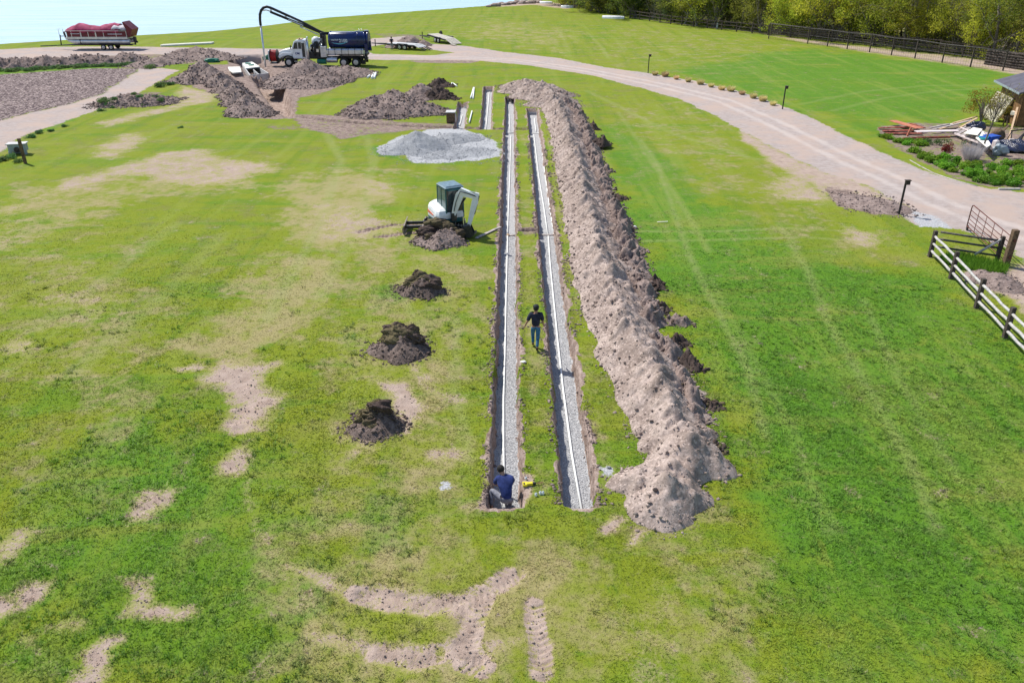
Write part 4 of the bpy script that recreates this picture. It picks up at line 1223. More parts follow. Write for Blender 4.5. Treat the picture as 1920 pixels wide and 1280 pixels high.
pipe([gx(946.5, 962), gx(944, 840), gx(944, 750), gx(947, 650), gx(949, 550), gx(952, 440)],   .034, 'white pipe on the gravel of the left trench, near half up to the orange fitting', couplers=True)
pipe([gx(952, 437), gx(953, 400), gx(956, 330), gx(958, 255)],   .034, 'white pipe in the left trench between the two cross pipes')
pipe([gx(957, 250), gx(955, 215), gx(954, 197)],   .034, 'white pipe at the far end of the left trench')
pipe([gx(1091, 957), gx(1072, 850), gx(1056, 730), gx(1046, 640), gx(1038, 560), gx(1032, 500), gx(1028, 443)],   .036, 'white pipe in the right trench from its near end to the cross pipe')
pipe([gx(1027, 439), gx(1020, 390), gx(1010, 330), gx(1001, 252)], .037, 'left white pipe of the closed pipe loop in the right trench')
pipe([gx(1038, 436), gx(1031, 390), gx(1021, 320), gx(1013, 252)], .037, 'right white pipe of the closed pipe loop in the right trench')
pipe([gx(1005, 248), gx(1002, 222)], .045, 'white pipe at the far end of the right trench')
pipe([gx(1011, 440), gx(1034, 440.5), gx(1037.5, 440), gx(1038.6, 436.5)], .04, 'dusty pinkish cross pipe with rounded corner closing the pipe loop', 'pvc_dusty', couplers=False)
pipe([gx(998, 249.5), gx(1011, 249.5), gx(1013, 251.5)], .04, 'far white cross pipe closing the pipe loop in the right trench', couplers=False)
pipe([gx(946, 249.5), gx(963, 249.5)], .04, 'white cross pipe in the far part of the left trench', couplers=False)
a = gx(952.3, 441); b_ = gx(966, 441)
t = pipe([a, b_], .038, 'orange-tinted cross pipe and elbow in the left trench', 'pvc_dusty', None, 'cross_pipe', False)
MB().cyl((-.07, 0, 0), (.09, 0, 0), .056, 12).cyl((0, -.1, 0), (0, .1, 0), .056, 12).build('tee_fitting', M['tan_wood'], t)
pipe([gx(916 - 5, 245, -GD + .04), gx(917.5, 173, -GD + .04)], .045, 'white pipe in the tall left rear trench')
pipe([gx(862, 236, -GD + .04), gx(867, 216, -GD + .04)], .045, 'white pipe in the short rear trench', couplers=False)
# loose pipes on the grass
def loose(a, b_, label, group, r_=.055, mat_='pvc'):
    A, B = g(*a), g(*b_)
    return pipe([(A[0], A[1], .07), (B[0], B[1], .07)], r_, label, mat_, group, 'loose_pipe', False)
loose((882.5, 186), (888, 166), 'left leaning one of two long white pipes on the far grass', 'white pipes lying on the grass', .07)
loose((887, 186.5), (889, 166), 'right straight one of two long white pipes on the far grass', 'white pipes lying on the grass', .07)
loose((880, 231), (885, 210), 'single white pipe on the grass between the rear trenches', 'white pipes lying on the grass', .06)
loose((846, 162), (847.5, 157), 'short upright-looking white pipe on the grass by the dark heaps', 'white pipes lying on the grass', .07)
loose((850, 158), (857, 163), 'short slanting white pipe on the grass by the dark heaps', 'white pipes lying on the grass', .07)
loose((689, 147), (698, 139), 'left slanting white pipe of the bundle right of the low heap', 'white pipes lying on the grass', .12)
loose((697, 148), (701, 138), 'middle white pipe of the bundle right of the low heap', 'white pipes lying on the grass', .12)
loose((702, 148), (704.5, 138), 'right white pipe of the bundle right of the low heap', 'white pipes lying on the grass', .12)
A, B = g(893, 448), g(938, 427)
tag(MB().beam((A[0], A[1], .05), (B[0], B[1], .05), .16, .05).build('timber_board', M['grey_plank']), 'weathered grey board on the grass from the bucket to the trench', 'board')

# brown manhole box at the short rear trench
x, y = g(846, 229)
t = thing('valve_box', 'brown box with a pale open end left of the short rear trench', 'valve box', (x, y, 0))
MB().box((0, 0, .42), (.72, .95, .84)).build('box_shell', M['wood_brown'], t)
MB().box((.39, -.05, .35), (.08, .62, .6)).build('front_panel', M['pink_board'], t)
MB().box((0, 0, .87), (.8, 1.02, .07)).build('lid', M['concrete'], t)

# pits' concrete tank
A, B, D_, E = gl([(454.5, 121), (473, 118.5), (503, 137), (469, 141)], -.10)
cx, cy = (A + B + D_ + E) / 4
t = thing('concrete_tank', 'open pale concrete septic tank set in the pit', 'septic tank', (cx, cy, 0))
def q3(P, z): return (P[0] - cx, P[1] - cy, z)
def wallp(P, Q, z0, z1, th=.1):
    return MB().beam((P[0] - cx, P[1] - cy, (z0 + z1) / 2), (Q[0] - cx, Q[1] - cy, (z0 + z1) / 2), th, z1 - z0)
BD = B + (D_ - B) * .5; AE = A + (E - A) * .5
wallp(A, B, -1.3, -.1).build('tank_wall', M['concrete'], t); wallp(B, D_, -1.3, -.103).build('tank_wall', M['concrete'], t)
fw = wallp(D_, E, -1.3, -.1, .12).build('tank_wall', M['concrete'], t); wallp(E, A, -1.3, -.103).build('tank_wall', M['concrete'], t)
mid = (E + D_) / 2; mid2 = (AE + BD) / 2
wallp(mid, mid2, -1.2, -.16, .07).build('baffle_wall', M['concrete'], t)
MB().prism([tuple(v - (cx, cy)) for v in (A * .97 + AE * .03, AE, BD, B)], -.09, .0, 'xy').build('cover_slab', M['concrete'], t)
MB().prism([tuple(v - (cx, cy)) for v in (A, AE, BD, B)], .0, .05, 'xy').build('cover_lip', M['board'], t)
for u_, v_ in ((.45, .25), (.55, .62)):
    P = A * (1 - u_) * (1 - v_) + B * u_ * (1 - v_) + AE * (1 - u_) * v_ + BD * u_ * v_
    MB().cyl((P[0] - cx, P[1] - cy, .05), (P[0] - cx, P[1] - cy, .16), .36, 20).build('riser_lid', M['green_plastic'], t)
P = (D_ * .55 + E * .45)
MB().cyl((P[0] - cx, P[1] - cy - .09, -.5), (P[0] - cx, P[1] - cy + .05, -.5), .1, 14).build('pipe_port', M['black_hose'], t)
P = E * .62 + D_ * .2 + AE * .18
MB().tube([(P[0] - cx, P[1] - cy, -.8), (P[0] - cx, P[1] - cy, -.2), (P[0] - cx + .35, P[1] - cy, -.12), (P[0] - cx + .45, P[1] - cy, -.8)], .04, 8).build('inlet_pipe', M['black_hose'], t)
P4 = gl([(427.5, 127), (450, 126.5), (453, 136), (437, 137.5), (430, 133)], .45)
c_ = P4.mean(0)
tag(MB().prism([tuple(p - c_) for p in P4], .0, .12, 'xy').build('cream_slab', M['board'], loc=(c_[0], c_[1], .40)), 'cream slab lid lying on the earth left of the tank', 'slab')
x, y = g(398, 117)
tag(MB().rock((0, 0, .2), .6, 5, (1.8, .9, .5), .4, 3).build('green_netting', M['green_plastic'], loc=(x, y, 0)), 'crumpled dark green netting at the foot of the left heap', 'netting')
x, y = g(500, 113)
tag(MB().box((0, 0, .25), (.9, .5, .4)).cyl((-.2, 0, .4), (.3, 0, .5), .2, 12).build('green_pump', M['green_plastic'], loc=(x, y, 0)), 'small green container under the truck hose', 'container')
A, B = g(301, 88), g(398, 83)
t = thing('plank_stack', 'long low stack of white planks on the grass right of the boat', 'plank stack', (A[0], A[1], 0))
d_ = B - A
for i in range(4):
    MB().beam((0, i * .28, .12 + .02 * (i % 2)), (d_[0], d_[1] + i * .28, .12 + .02 * (i % 2)), .25, .22).build('plank', M['board'], t)

# pale stones at the foot of the bank and litter
for n_, (px, py, lb) in enumerate([(981, 681, 'small pale can lying on the grass below the walking man'), (1142, 878, 'grey litter clump of gravel right of the near trench end'), (1190, 427, 'white scrap on the grass at the bank edge')]):
    x, y = g(px, py)
    tag(MB().rock((0, 0, .05), .09 if n_ != 1 else .05, 60 + n_, (1.2, .8, .6), .3, 2).build('litter_scrap', M['pvc'] if n_ != 1 else M['gravel_pile'], loc=(x, y, 0)), lb, 'litter')
A, B = g(1232, 418), g(1252, 417)
tag(MB().beam((A[0], A[1], .05), (B[0], B[1], .05), .05, .03).build('lath', M['board']), 'thin pale lath lying on the grass right of the bank', 'lath')
# ---------------------------------------------------------------- vacuum truck (front points to -X)
def wheel(parent, x, y, r_, w, side, name='wheel', rimr=.56, dual=False):
    """side = -1: outer face towards -Y"""
    wh = MB().cyl((x, y - w / 2, r_), (x, y + w / 2, r_), r_, 28, [(0, r_ * .80), (.04, r_ * .93), (.16, r_), (.84, r_), (.96, r_ * .93), (1, r_ * .80)]).build(name, M['rubber'], parent)
    yo = y + side * (w / 2)
    mb = MB()
    mb.cyl((x, yo - side * .06, r_), (x, yo + side * .012, r_), r_ * rimr, 24, [(0, r_ * rimr), (.8, r_ * rimr), (1, r_ * rimr * .9)])
    mb.cyl((x, yo, r_), (x, yo + side * .07, r_), r_ * .2, 14)
    for i in range(8):
        a = i * math.pi / 4
        mb.cyl((x + math.cos(a) * r_ * .33, yo + side * .01, r_ + math.sin(a) * r_ * .33), (x + math.cos(a) * r_ * .33, yo + side * .03, r_ + math.sin(a) * r_ * .33), r_ * .035, 6)
    mb.build('rim', M['rim'], wh)
    return wh

def vacuum_truck():
    t = thing('vacuum_truck', 'white vacuum excavation truck with dark blue tank and raised black boom', 'truck', (-24.0, 102.35, 0))
    B = lambda: MB()
    mb = B()
    for y in (-.42, .42): mb.box((.9, y, .98), (10.2, .1, .26))
    for x in (-3.6, -1, 1, 3, 4.3, 6): mb.box((x, 0, .98), (.12, .74, .2))
    mb.box((-4.45, 0, .72), (.18, 2.3, .34)); mb.box((6.1, 0, .8), (.14, 2.2, .2)); mb.box((5.9, -1.0, .55), (.5, .06, .5)); mb.box((5.9, 1.0, .55), (.5, .06, .5))
    mb.build('chassis', M['black_metal'], t)
    for x in (-3.2,):
        for s_ in (-1, 1): wheel(t, x, s_ * 1.02, .54, .32, s_)
    for x in (3.5, 4.98):
        for s_ in (-1, 1): wheel(t, x, s_ * .95, .54, .56, s_)
    mb = B()
    for x in (-3.2, 3.5, 4.98): mb.cyl((x, -.9, .54), (x, .9, .54), .1, 10)
    mb.build('axle', M['black_metal'], t)
    # hood
    mb = B().prism([(-4.35, .98), (-4.42, 1.35), (-4.32, 1.72), (-3.9, 1.92), (-2.62, 2.15), (-2.62, 1.0), (-2.7, .98)], -.78, .78, ins=.05)
    hood = mb.build('hood', M['white_paint'], t)
    B().box((-4.41, 0, 1.36), (.06, 1.0, .55)).build('grille', M['chrome'], hood)
    for s_ in (-1, 1):
        B().cyl((-4.36, s_ * .98, 1.18), (-4.44, s_ * .98, 1.18), .13, 14).build('headlight', M['chrome'], hood)
    for s_ in (-1, 1):
        prof = []
        for i in range(13):
            a = math.pi * (.02 + .96 * i / 12); prof.append((-3.2 - math.cos(a) * .82, .56 + math.sin(a) * .78))
        for i in range(12, -1, -1):
            a = math.pi * (.02 + .96 * i / 12); prof.append((-3.2 - math.cos(a) * .66, .56 + math.sin(a) * .66))
        mbf = B(); n = 13
        for i in range(12):
            mbf.prism([prof[i], prof[i + 1], prof[25 - i - 1], prof[25 - i]], s_ * .72, s_ * 1.2)
        mbf.build('fender', M['black_metal'], t)
        B().prism([(-4.38, 1.0), (-4.3, 1.4), (-3.9, 1.62), (-2.75, 1.62), (-2.75, 1.25), (-3.2, 1.38), (-3.8, 1.25)], s_ * .76, s_ * 1.08, ins=.04).build('wing', M['white_paint'], t)
    # cab
    cab = B().prism([(-2.7, .95), (-2.7, 2.12), (-2.35, 2.92), (-2.2, 3.03), (-1.25, 3.08), (-1.12, 2.98), (-1.12, .95)], -1.08, 1.08, ins=.06).build('cab', M['white_paint'], t)
    B().prism([(-2.69, 2.14), (-2.39, 2.84), (-2.42, 2.86), (-2.73, 2.16)], -.94, .94).build('windscreen', M['glass'], cab)
    for s_ in (-1, 1):
        y = s_ * 1.085
        B().prism([(-2.5, 2.08), (-2.27, 2.78), (-1.95, 2.82), (-1.95, 2.08)], y, y + s_ * .012).build('side_window', M['glass'], cab)
        B().prism([(-1.86, 2.08), (-1.86, 2.82), (-1.5, 2.82), (-1.5, 2.08)], y, y + s_ * .012).build('side_window', M['glass'], cab)
        B().box((-2.0, s_ * 1.1, 1.02), (1.2, .12, .08)).box((-2.0, s_ * 1.14, .66), (1.0, .16, .06)).build('step', M['alu'], t)
        B().tube([(-2.62, s_ * 1.08, 2.3), (-2.7, s_ * 1.36, 2.42)], .02, 6).box((-2.72, s_ * 1.38, 2.3), (.08, .2, .46)).build('mirror', M['black_metal'], cab)
        B().box((-1.28, y, 1.95), (.34, .03, 1.6)).build('sleeper_panel', M['glass'], cab)
    text_part('OM', .34, M['decal_blue'], cab, (-2.05, -1.092, 1.55), (R(90), 0, 0), bold=.01)
    B().box((-1.75, 0, 3.12), (.5, 1.2, .07)).cyl((-1.75, -.5, 3.12), (-1.75, -.5, 3.26), .09, 10).build('beacon_bar', M['tan_wood'], cab)
    # exhaust stacks and heat shield
    B().cyl((-.78, -1.02, .8), (-.78, -1.02, 2.9), .17, 16).tube([(-.78, -1.02, 2.9), (-.78, -1.02, 3.25), (-.62, -1.02, 3.45)], .075, 10).build('exhaust_stack', M['chrome'], t)
    B().box((-1.0, -1.1, 1.9), (.16, .1, 2.1)).build('heat_shield', M['alu'], t)
    # machinery between cab and tank
    mb = B()
    mb.box((.15, 0, 1.35), (2.1, 2.1, .8)); mb.box((.3, -.5, 2.3), (.45, .9, 1.2)); mb.cyl((.1, -.9, 1.3), (.1, -.9, 2.7), .24, 12); mb.box((-.4, .2, 2.0), (.3, 1.6, 1.0))
    mb.tube([(-.4, -.8, 1.6), (-.2, -1.0, 2.3), (.5, -1.0, 2.4), (.9, -.8, 3.0)], .09, 8); mb.tube([(.6, -1.0, 1.2), (.8, -1.05, 2.0), (1.2, -.9, 2.6)], .07, 8)
    mb.box((1.15, 0, 2.8), (.3, 1.0, 1.5)); mb.cyl((.95, 0, 3.2), (.95, 0, 3.85), .32, 14)
    mb.build('vacuum_machinery', M['black_metal'], t)
    B().cyl((.05, .25, 2.3), (.05, .25, 3.35), .52, 20, [(0, .5), (.5, .52), (.8, .48), (1, .2)]).box((.65, -.55, 2.7), (.4, .5, .6)).cyl((.5, .6, 2.2), (.5, .6, 3.2), .35, 16).build('filter_housing', M['white_paint'], t)
    mb = B()
    for x in (-.6, -.1, .7): mb.tube([(x, -1.05, 1.7), (x + .1, -1.1, 2.2), (x + .35, -1.05, 2.6)], .04, 6)
    mb.box((.45, -1.12, 1.9), (.3, .08, .35)); mb.box((-.35, -1.12, 2.2), (.2, .06, .25)); mb.build('valve_pipes', M['chrome'], t)
    B().box((1.15, -.95, 1.75), (.72, .5, 1.25)).build('tool_locker', M['alu'], t)
    B().cyl((.25, -.92, .62), (1.35, -.92, .62), .30, 18).build('hydraulic_tank', M['green_plastic'], t)
    B().cyl((1.45, -.9, .8), (2.7, -.9, .8), .33, 18).build('fuel_tank', M['alu'], t)
    # debris tank
    prof = [(0, .8), (.02, .93), (.05, 1.0), (.95, 1.0), (.985, .92), (1, .7)]
    tank = B().cyl((1.75, 0, 2.98), (6.45, 0, 2.98), 1.0, 48, prof).build('debris_tank', M['navy'], t)
    for x in (2.0, 5.3, 6.1): B().cyl((x - .05, 0, 2.98), (x + .05, 0, 2.98), 1.03, 48).build('tank_band', M['navy'], tank)
    mb = B().cyl((6.42, 0, 2.98), (6.62, 0, 2.98), 1.06, 40).box((6.7, 0, 2.4), (.2, .3, .9)).cyl((6.5, -.4, 1.95), (6.9, -.4, 1.95), .16, 12).box((6.35, -.95, 2.2), (.4, .25, .9)).box((6.3, .0, 4.0), (.5, .8, .16))
    mb.build('tailgate', M['navy'], tank)
    B().tube([(2.1, -.62, 3.62), (2.3, -.6, 3.95), (4.7, -.6, 3.95), (5.6, -.2, 4.08)], .035, 8).tube([(5.6, -.2, 4.05), (5.4, .1, 4.25)], .03, 6).tube([(5.9, -.2, 4.05), (5.7, .1, 4.25)], .03, 6).build('grab_rail', M['white_paint'], tank)
    text_part('2100', .50, M['letter_white'], tank, (3.62, -1.012, 2.98), (R(90), 0, 0), bold=.012)
    text_part('VACTOR', .22, M['letter_white'], tank, (2.62, -1.012, 3.08), (R(90), 0, 0), bold=.008)
    sw = B(); pts = []
    for i in range(15):
        u = i / 14; pts.append((2.2 + u * 2.0, -1.0 - .004, 2.80 - .16 * math.sin(math.pi * u) + .1 * u))
    for a, b_ in zip(pts[:-1], pts[1:]):
        u = (a[0] - 2.2) / 2.0; w = .09 * math.sin(math.pi * (u * .9 + .05)) + .015
        sag = lambda z: -math.sqrt(max(0, 1.0 - (z - 2.98) ** 2)) - .012
        sw.add([(a[0], sag(a[2]), a[2]), (b_[0], sag(b_[2]), b_[2]), (b_[0], sag(b_[2] - w), b_[2] - w), (a[0], sag(a[2] - w), a[2] - w)], [(0, 1, 2, 3)])
    sw.build('swoosh', M['decal_cyan'], tank)
    for s_ in (-1, 1):
        wt = B().box((3.75, s_ * .92, 1.72), (4.7, .52, .74), None, 1.0, .16).build('water_tank', M['alu'], t)
        for i in range(6): B().box((1.75 + i * .8, s_ * .925, 1.72), (.05, .545, .765), None, 1.0, .15).build('tank_strap', M['steel_dark'], wt)
    mb = B()
    for s_ in (-1, 1):
        for x in (3.5, 4.98):
            for i in range(8):
                a = math.pi * (.1 + .8 * i / 8); a2 = math.pi * (.1 + .8 * (i + 1) / 8)
                mb.beam((x + math.cos(a) * .68, s_ * .95, .56 + math.sin(a) * .68), (x + math.cos(a2) * .68, s_ * .95, .56 + math.sin(a2) * .68), .6, .03, (0, 1, 0)) if False else None
        mb.box((4.24, s_ * .95, 1.27), (2.6, .6, .05)); mb.box((5.62, s_ * .95, 1.05), (.04, .6, .45), None); mb.box((2.82, s_ * .95, 1.05), (.04, .6, .45), None)
    mb.box((6.2, 0, 1.4), (.3, 2.0, .3)); mb.box((6.3, -.9, 1.05), (.2, .3, .5))
    mb.build('mudguard', M['black_metal'], t)
    # boom
    boom = B().beam((1.0, 0, 3.75), (-5.0, 0, 6.15), .24, .26).build('boom_beam', M['black_metal'], t)
    B().beam((-1.2, -.125, 4.63), (-2.9, -.125, 5.31), .012, .10, (0, 0, 1)).build('boom_marking', M['letter_white'], boom)
    text_part('VACUUM EXCAVATION', .16, M['letter_white'], boom, (-1.95, -.135, 5.23), (R(90), R(21.8), 0), bold=.006)
    B().tube([(.6, -.32, 3.6), (-1.6, -.18, 4.5)], .07, 8).build('lift_cylinder', M['chrome'], boom)
    arc = [(1.8, 0, 3.72), (1.2, 0, 3.75), (.6, 0, 3.98), (-1.3, 0, 5.0), (-3.2, 0, 5.85), (-4.9, 0, 6.6), (-5.35, 0, 6.72), (-5.75, 0, 6.62), (-6.08, 0, 6.3), (-6.28, 0, 5.85), (-6.36, 0, 5.3), (-6.38, 0, 4.55)]
    B().tube(arc, [.17, .17, .16, .15, .15, .15, .16, .16, .16, .16, .155, .15], 14).build('suction_hose', M['black_hose'], boom)
    mb = B()
    for p, q in (((-1.5, 0, 4.5), (-1.5, 0, 5.05)), ((-3.2, 0, 5.3), (-3.2, 0, 5.85)), ((-4.9, 0, 6.05), (-4.9, 0, 6.6)), ((.2, 0, 3.9), (.2, 0, 4.2))): mb.beam(p, q, .2, .08, (0, 1, 0))
    mb.tube([(-4.95, 0, 6.2), (-5.5, 0, 6.35), (-5.9, 0, 6.3)], .07, 8); mb.build('hose_bracket', M['white_paint'], boom)
    B().tube([(-6.38, 0, 4.6), (-6.3, -.3, 2.6), (-6.1, -1.2, -.4)], .11, 14).cyl((-6.38, 0, 4.45), (-6.38, -.02, 4.62), .16, 14).build('suction_tube', M['alu'], boom)
    # hose reel ahead of the bumper
    reel = B().cyl((-5.42, -.55, 1.25), (-4.68, -.55, 1.25), .64, 28).build('hose_reel', M['red_hose'], t)
    mb = B()
    for x in (-5.46, -4.64): mb.cyl((x - .02, -.55, 1.25), (x + .02, -.55, 1.25), .74, 28)
    mb.box((-5.05, -.55, .42), (.95, .9, .12)); mb.box((-4.75, 0, .6), (.4, .5, .2)); mb.build('reel_frame', M['steel_dark'], reel)
    B().box((-5.62, -.3, 1.2), (.18, 1.1, 1.2)).build('reel_guard', M['white_paint'], reel)
    for i in range(7): B().cyl((-5.36 + i * .1, -.55, 1.25), (-5.30 + i * .1, -.55, 1.25), .665, 28).build('hose_coil', M['red_hose'], reel)
vacuum_truck()

# ---------------------------------------------------------------- mini excavator
def excavator():
    X, Y = g(832, 432)
    t = thing('mini_excavator', 'white and teal mini excavator with dark glazed cab and bent boom', 'excavator', (float(X), float(Y), 0))
    B = lambda: MB()
    # undercarriage: tracks run along X
    for s_ in (-1, 1):
        y = s_ * .68
        prof = []
        for i in range(9):
            a = math.pi / 2 + math.pi * i / 8; prof.append((-.85 + .26 * math.cos(a), .27 + .26 * math.sin(a)))
        for i in range(9):
            a = -math.pi / 2 + math.pi * i / 8; prof.append((.85 + .26 * math.cos(a), .27 + .26 * math.sin(a)))
        tr = B().prism(prof, y - .16, y + .16, ins=.02).build('track', M['rubber'], t)
        mb = B()
        for i in range(30):
            u = i / 30 * (1.7 * 2 + 2 * math.pi * .26)
            if u < 1.7: p = (-.85 + u, .535)
            elif u < 1.7 + math.pi * .26: a = math.pi / 2 - (u - 1.7) / .26; p = (.85 + .265 * math.cos(a), .27 + .265 * math.sin(a))
            elif u < 3.4 + math.pi * .26: p = (.85 - (u - 1.7 - math.pi * .26), .005)
            else: a = -math.pi / 2 - (u - 3.4 - math.pi * .26) / .26; p = (-.85 + .265 * math.cos(a), .27 + .265 * math.sin(a))
            mb.box((p[0], y, max(.012, p[1])), (.05, .33, .03))
        mb.build('track_cleats', M['steel_dirty'], tr)
        mb = B()
        for x in (-.85, -.4, 0, .4, .85): mb.cyl((x, y - .17, .27 if abs(x) > .8 else .2), (x, y + .17, .27 if abs(x) > .8 else .2), .17 if abs(x) > .8 else .1, 14)
        mb.build('track_rollers', M['steel_dark'], tr)
    B().box((0, 0, .38), (1.3, 1.1, .22)).cyl((0, 0, .45), (0, 0, .62), .4, 20).build('undercarriage_frame', M['steel_dark'], t)
    bl = B().prism([(-1.98, .02), (-2.06, .12), (-2.07, .34), (-2.0, .50), (-1.95, .50), (-2.0, .34), (-2.0, .12), (-1.93, .02)], -.82, .82).build('dozer_blade', M['steel_dirty'], t)
    B().beam((-1.98, -.35, .3), (-.5, -.35, .34), .12, .14).beam((-1.98, .35, .3), (-.5, .35, .34), .12, .14).build('blade_arm', M['steel_dark'], t)
    # house faces towards the camera and a little right
    hx, hy = .12, 0
    f = Vector((.47, -.88, 0)); ang = math.atan2(f.y, f.x)      # local +x = forward, +y = operator's left
    h = bpy.data.objects.new('house', None)
    Mrot = Matrix.Rotation(ang, 3, 'Z')
    class HB(MB):
        def build(s, name, mat_, parent=None):
            s.v = [tuple(Mrot @ Vector(v) + Vector((hx, hy, 0))) for v in s.v]
            return MB.build(s, name, mat_, parent)
    prof = []
    for i in range(13):
        a = math.pi / 2 + math.pi * i / 12; prof.append((-.30 + .72 * math.cos(a) * 1.0, .80 * math.sin(a)))
    prof += [(.55, -.78), (.72, -.66), (.72, .70), (.6, .8)]
    base = HB().prism(prof, .62, .86, 'xy', .02).build('house_base', M['teal'], t)
    def scaled(k, kx=1.0): return [(-.05 + (p[0] + .05) * k * kx, p[1] * k) for p in prof]
    # engine hood: rear and the right (image-left) side
    hood = HB()
    pr = [(x, y) for x, y in prof]
    rows = [(.86, 1.0), (1.05, 1.0), (1.30, .97), (1.42, .90), (1.50, .74)]
    vs = []; n = len(pr)
    for z, k_ in rows:
        for x, y in pr: vs.append(((x + .3) * k_ - .3, y * k_, z - (.16 if x > .3 and z > 1.1 else 0)))
    fs = [(r_ * n + i, r_ * n + (i + 1) % n, (r_ + 1) * n + (i + 1) % n, (r_ + 1) * n + i) for r_ in range(len(rows) - 1) for i in range(n)]
    fs.append(tuple((len(rows) - 1) * n + i for i in range(n)))
    hood.add(vs, fs, False)
    eh = hood.build('engine_cowl', M['exc_white'], t)
    mb = HB()
    for i in range(6): mb.box((-.72, -.50, .95 + i * .07), (.26, .06, .03), R(-35 - 0))
    mb.build('cowl_vent', M['black_metal'], eh)
    HB().prism([(-.45, 1.02), (.25, 1.0), (.3, 1.05), (-.45, 1.18)], -.785, -.80).build('side_stripe', M['orange_stripe'], eh)
    # cab on the operator's left, a bit towards the front
    x0, x1, y0, y1, z0, z1 = -.42, .66, -.22, .74, .86, 2.48
    mb = HB()
    for x, y in ((x0, y0), (x1, y0), (x0, y1), (x1, y1), ((x0 + x1) / 2 - .02, y0)):
        mb.beam((x, y, z0), (x * .97, y * .98, z1 - .1), .07, .07, (1, 0, 0))
    mb.box(((x0 + x1) / 2, y0, 1.02), (x1 - x0, .05, .36)); mb.box(((x0 + x1) / 2, y1, 1.05), (x1 - x0, .05, .42)); mb.box((x1, (y0 + y1) / 2, .98), (.05, y1 - y0, .26)); mb.box((x0, (y0 + y1) / 2, 1.2), (.05, y1 - y0, .7))
    mb.box(((x0 + x1) / 2, y0, 2.36), (x1 - x0, .06, .08)); mb.box((x1, (y0 + y1) / 2, 2.36), (.06, y1 - y0, .08))
    cab = mb.build('cab', M['teal'], t)
    HB().box(((x0 + x1) / 2, (y0 + y1) / 2, 2.45), (x1 - x0 + .1, y1 - y0 + .1, .13), None, .9, .05).build('cab_roof', simple('cab_roof_grey', (.14, .21, .25), .4), cab)
    HB().prism([(x1 - .32, 2.50), (x1 + .09, 2.36), (x1 + .1, 2.30), (x1 - .32, 2.46)], y0 + .06, y1 - .06).build('visor', M['teal'], cab)
    HB().box(((x0 + x1) / 2 - .26, y0 - .005, 1.76), (.46, .02, 1.12)).box(((x0 + x1) / 2 + .26, y0 - .005, 1.76), (.46, .02, 1.12)).build('side_glass', M['teal_glass'], cab)
    HB().box((x1 + .0, (y0 + y1) / 2, 1.72), (.02, y1 - y0 - .1, 1.2)).build('front_glass', M['glass'], cab)
    HB().box(((x0 + x1) / 2, y1, 1.8), (x1 - x0 - .1, .02, 1.1)).build('side_glass', M['glass'], cab)
    # boom group
    gz = lambda px, py, Yw: None
    def P(px, py, dy):
        """point on the sight line at a given world Y offset from the machine"""
        yw = Y + dy
        cp, sp = math.cos(PITCH), math.sin(PITCH)
        a, b_ = (px - 960) / FPX, (py - 640) / FPX
        ry, rz = cp - sp * b_, -sp - cp * b_
        t_ = yw / ry
        return Vector((a * t_ - X, dy, CAM_H + rz * t_))
    p0, p1, p2, p3, p4 = P(851, 402, -.75), P(863, 362, -.85), P(893, 369, -1.0), P(878, 428, -1.1), P(874, 444, -1.15)
    up = (0, 1, 0)
    ns_ = (p1 - p0).cross(p2 - p1).normalized()
    m01, m12 = p0.lerp(p1, .5), p1.lerp(p2, .5)
    bm = B().arm([p0, m01, p0.lerp(p1, .9), p1 + Vector((.10, 0, .06)), m12 + Vector((0, 0, .05)), p2], [.22, .34, .40, .42, .32, .20], .2, ns_).cyl(p2 - ns_ * .12, p2 + ns_ * .12, .1, 12).cyl(p1 - ns_ * .12, p1 + ns_ * .12, .09, 12).build('boom', M['exc_white'], t)
    B().tube([p0 + Vector((.02, -.12, .2)), m01 + Vector((-.05, -.14, .12)), p1 + Vector((0, -.14, .12)), m12 + Vector((0, -.13, .1)), p2 + Vector((0, -.12, .05))], .022, 6).build('hydraulic_hose', M['black_hose'], bm)
    B().beam(p1 + Vector((.0, 0, .17)), p2 + Vector((-.02, 0, .18)), .07, .07, up).build('boom_cylinder', M['chrome'], bm)
    B().tube([p0 + Vector((.1, 0, .1)), p0 + Vector((.35, -.05, .5)), p1 + Vector((.25, 0, -.25))], .05, 8).build('lift_cylinder', M['steel_dark'], bm)
    B().box(p0 + Vector((-.02, .05, -.12)), (.26, .34, .42), .3).build('swing_post', M['steel_dark'], bm)
    st = B().arm([p2 + Vector((.05, 0, .2)), p2.lerp(p3, .15), p2.lerp(p3, .6), p3], [.2, .32, .24, .14], .16, (p2 - p1).cross(p3 - p2)).cyl(p3 - Vector((0, .1, 0)), p3 + Vector((0, .1, 0)), .08, 12).build('dipper_arm', M['exc_white'], t)
    B().beam(p2 + Vector((.14, 0, .05)), p2.lerp(p3, .55) + Vector((.13, 0, 0)), .07, .07, up).build('dipper_cylinder', M['black_metal'], st)
    B().beam(p3 + Vector((-.24, 0, .62)), p3 + Vector((-.22, 0, .05)), .06, .06, up).beam(p3 + Vector((-.22, 0, .05)), p3 + Vector((0, 0, -.05)), .06, .08, up).build('bucket_link', M['chrome'], st)
    prof = [(-.26, .05), (-.38, -.12), (-.36, -.34), (-.2, -.50), (.08, -.52), (.3, -.36), (.3, -.30), (.06, -.44), (-.17, -.43), (-.29, -.3), (-.3, -.12), (-.2, .0), (.1, .08), (.0, .14)]
    bk = B()
    o = p3 + Vector((.02, 0, -.02))
    bk.prism([(o.x + a, o.z + b_ + .12) for a, b_ in prof], o.y - .28, o.y + .28)
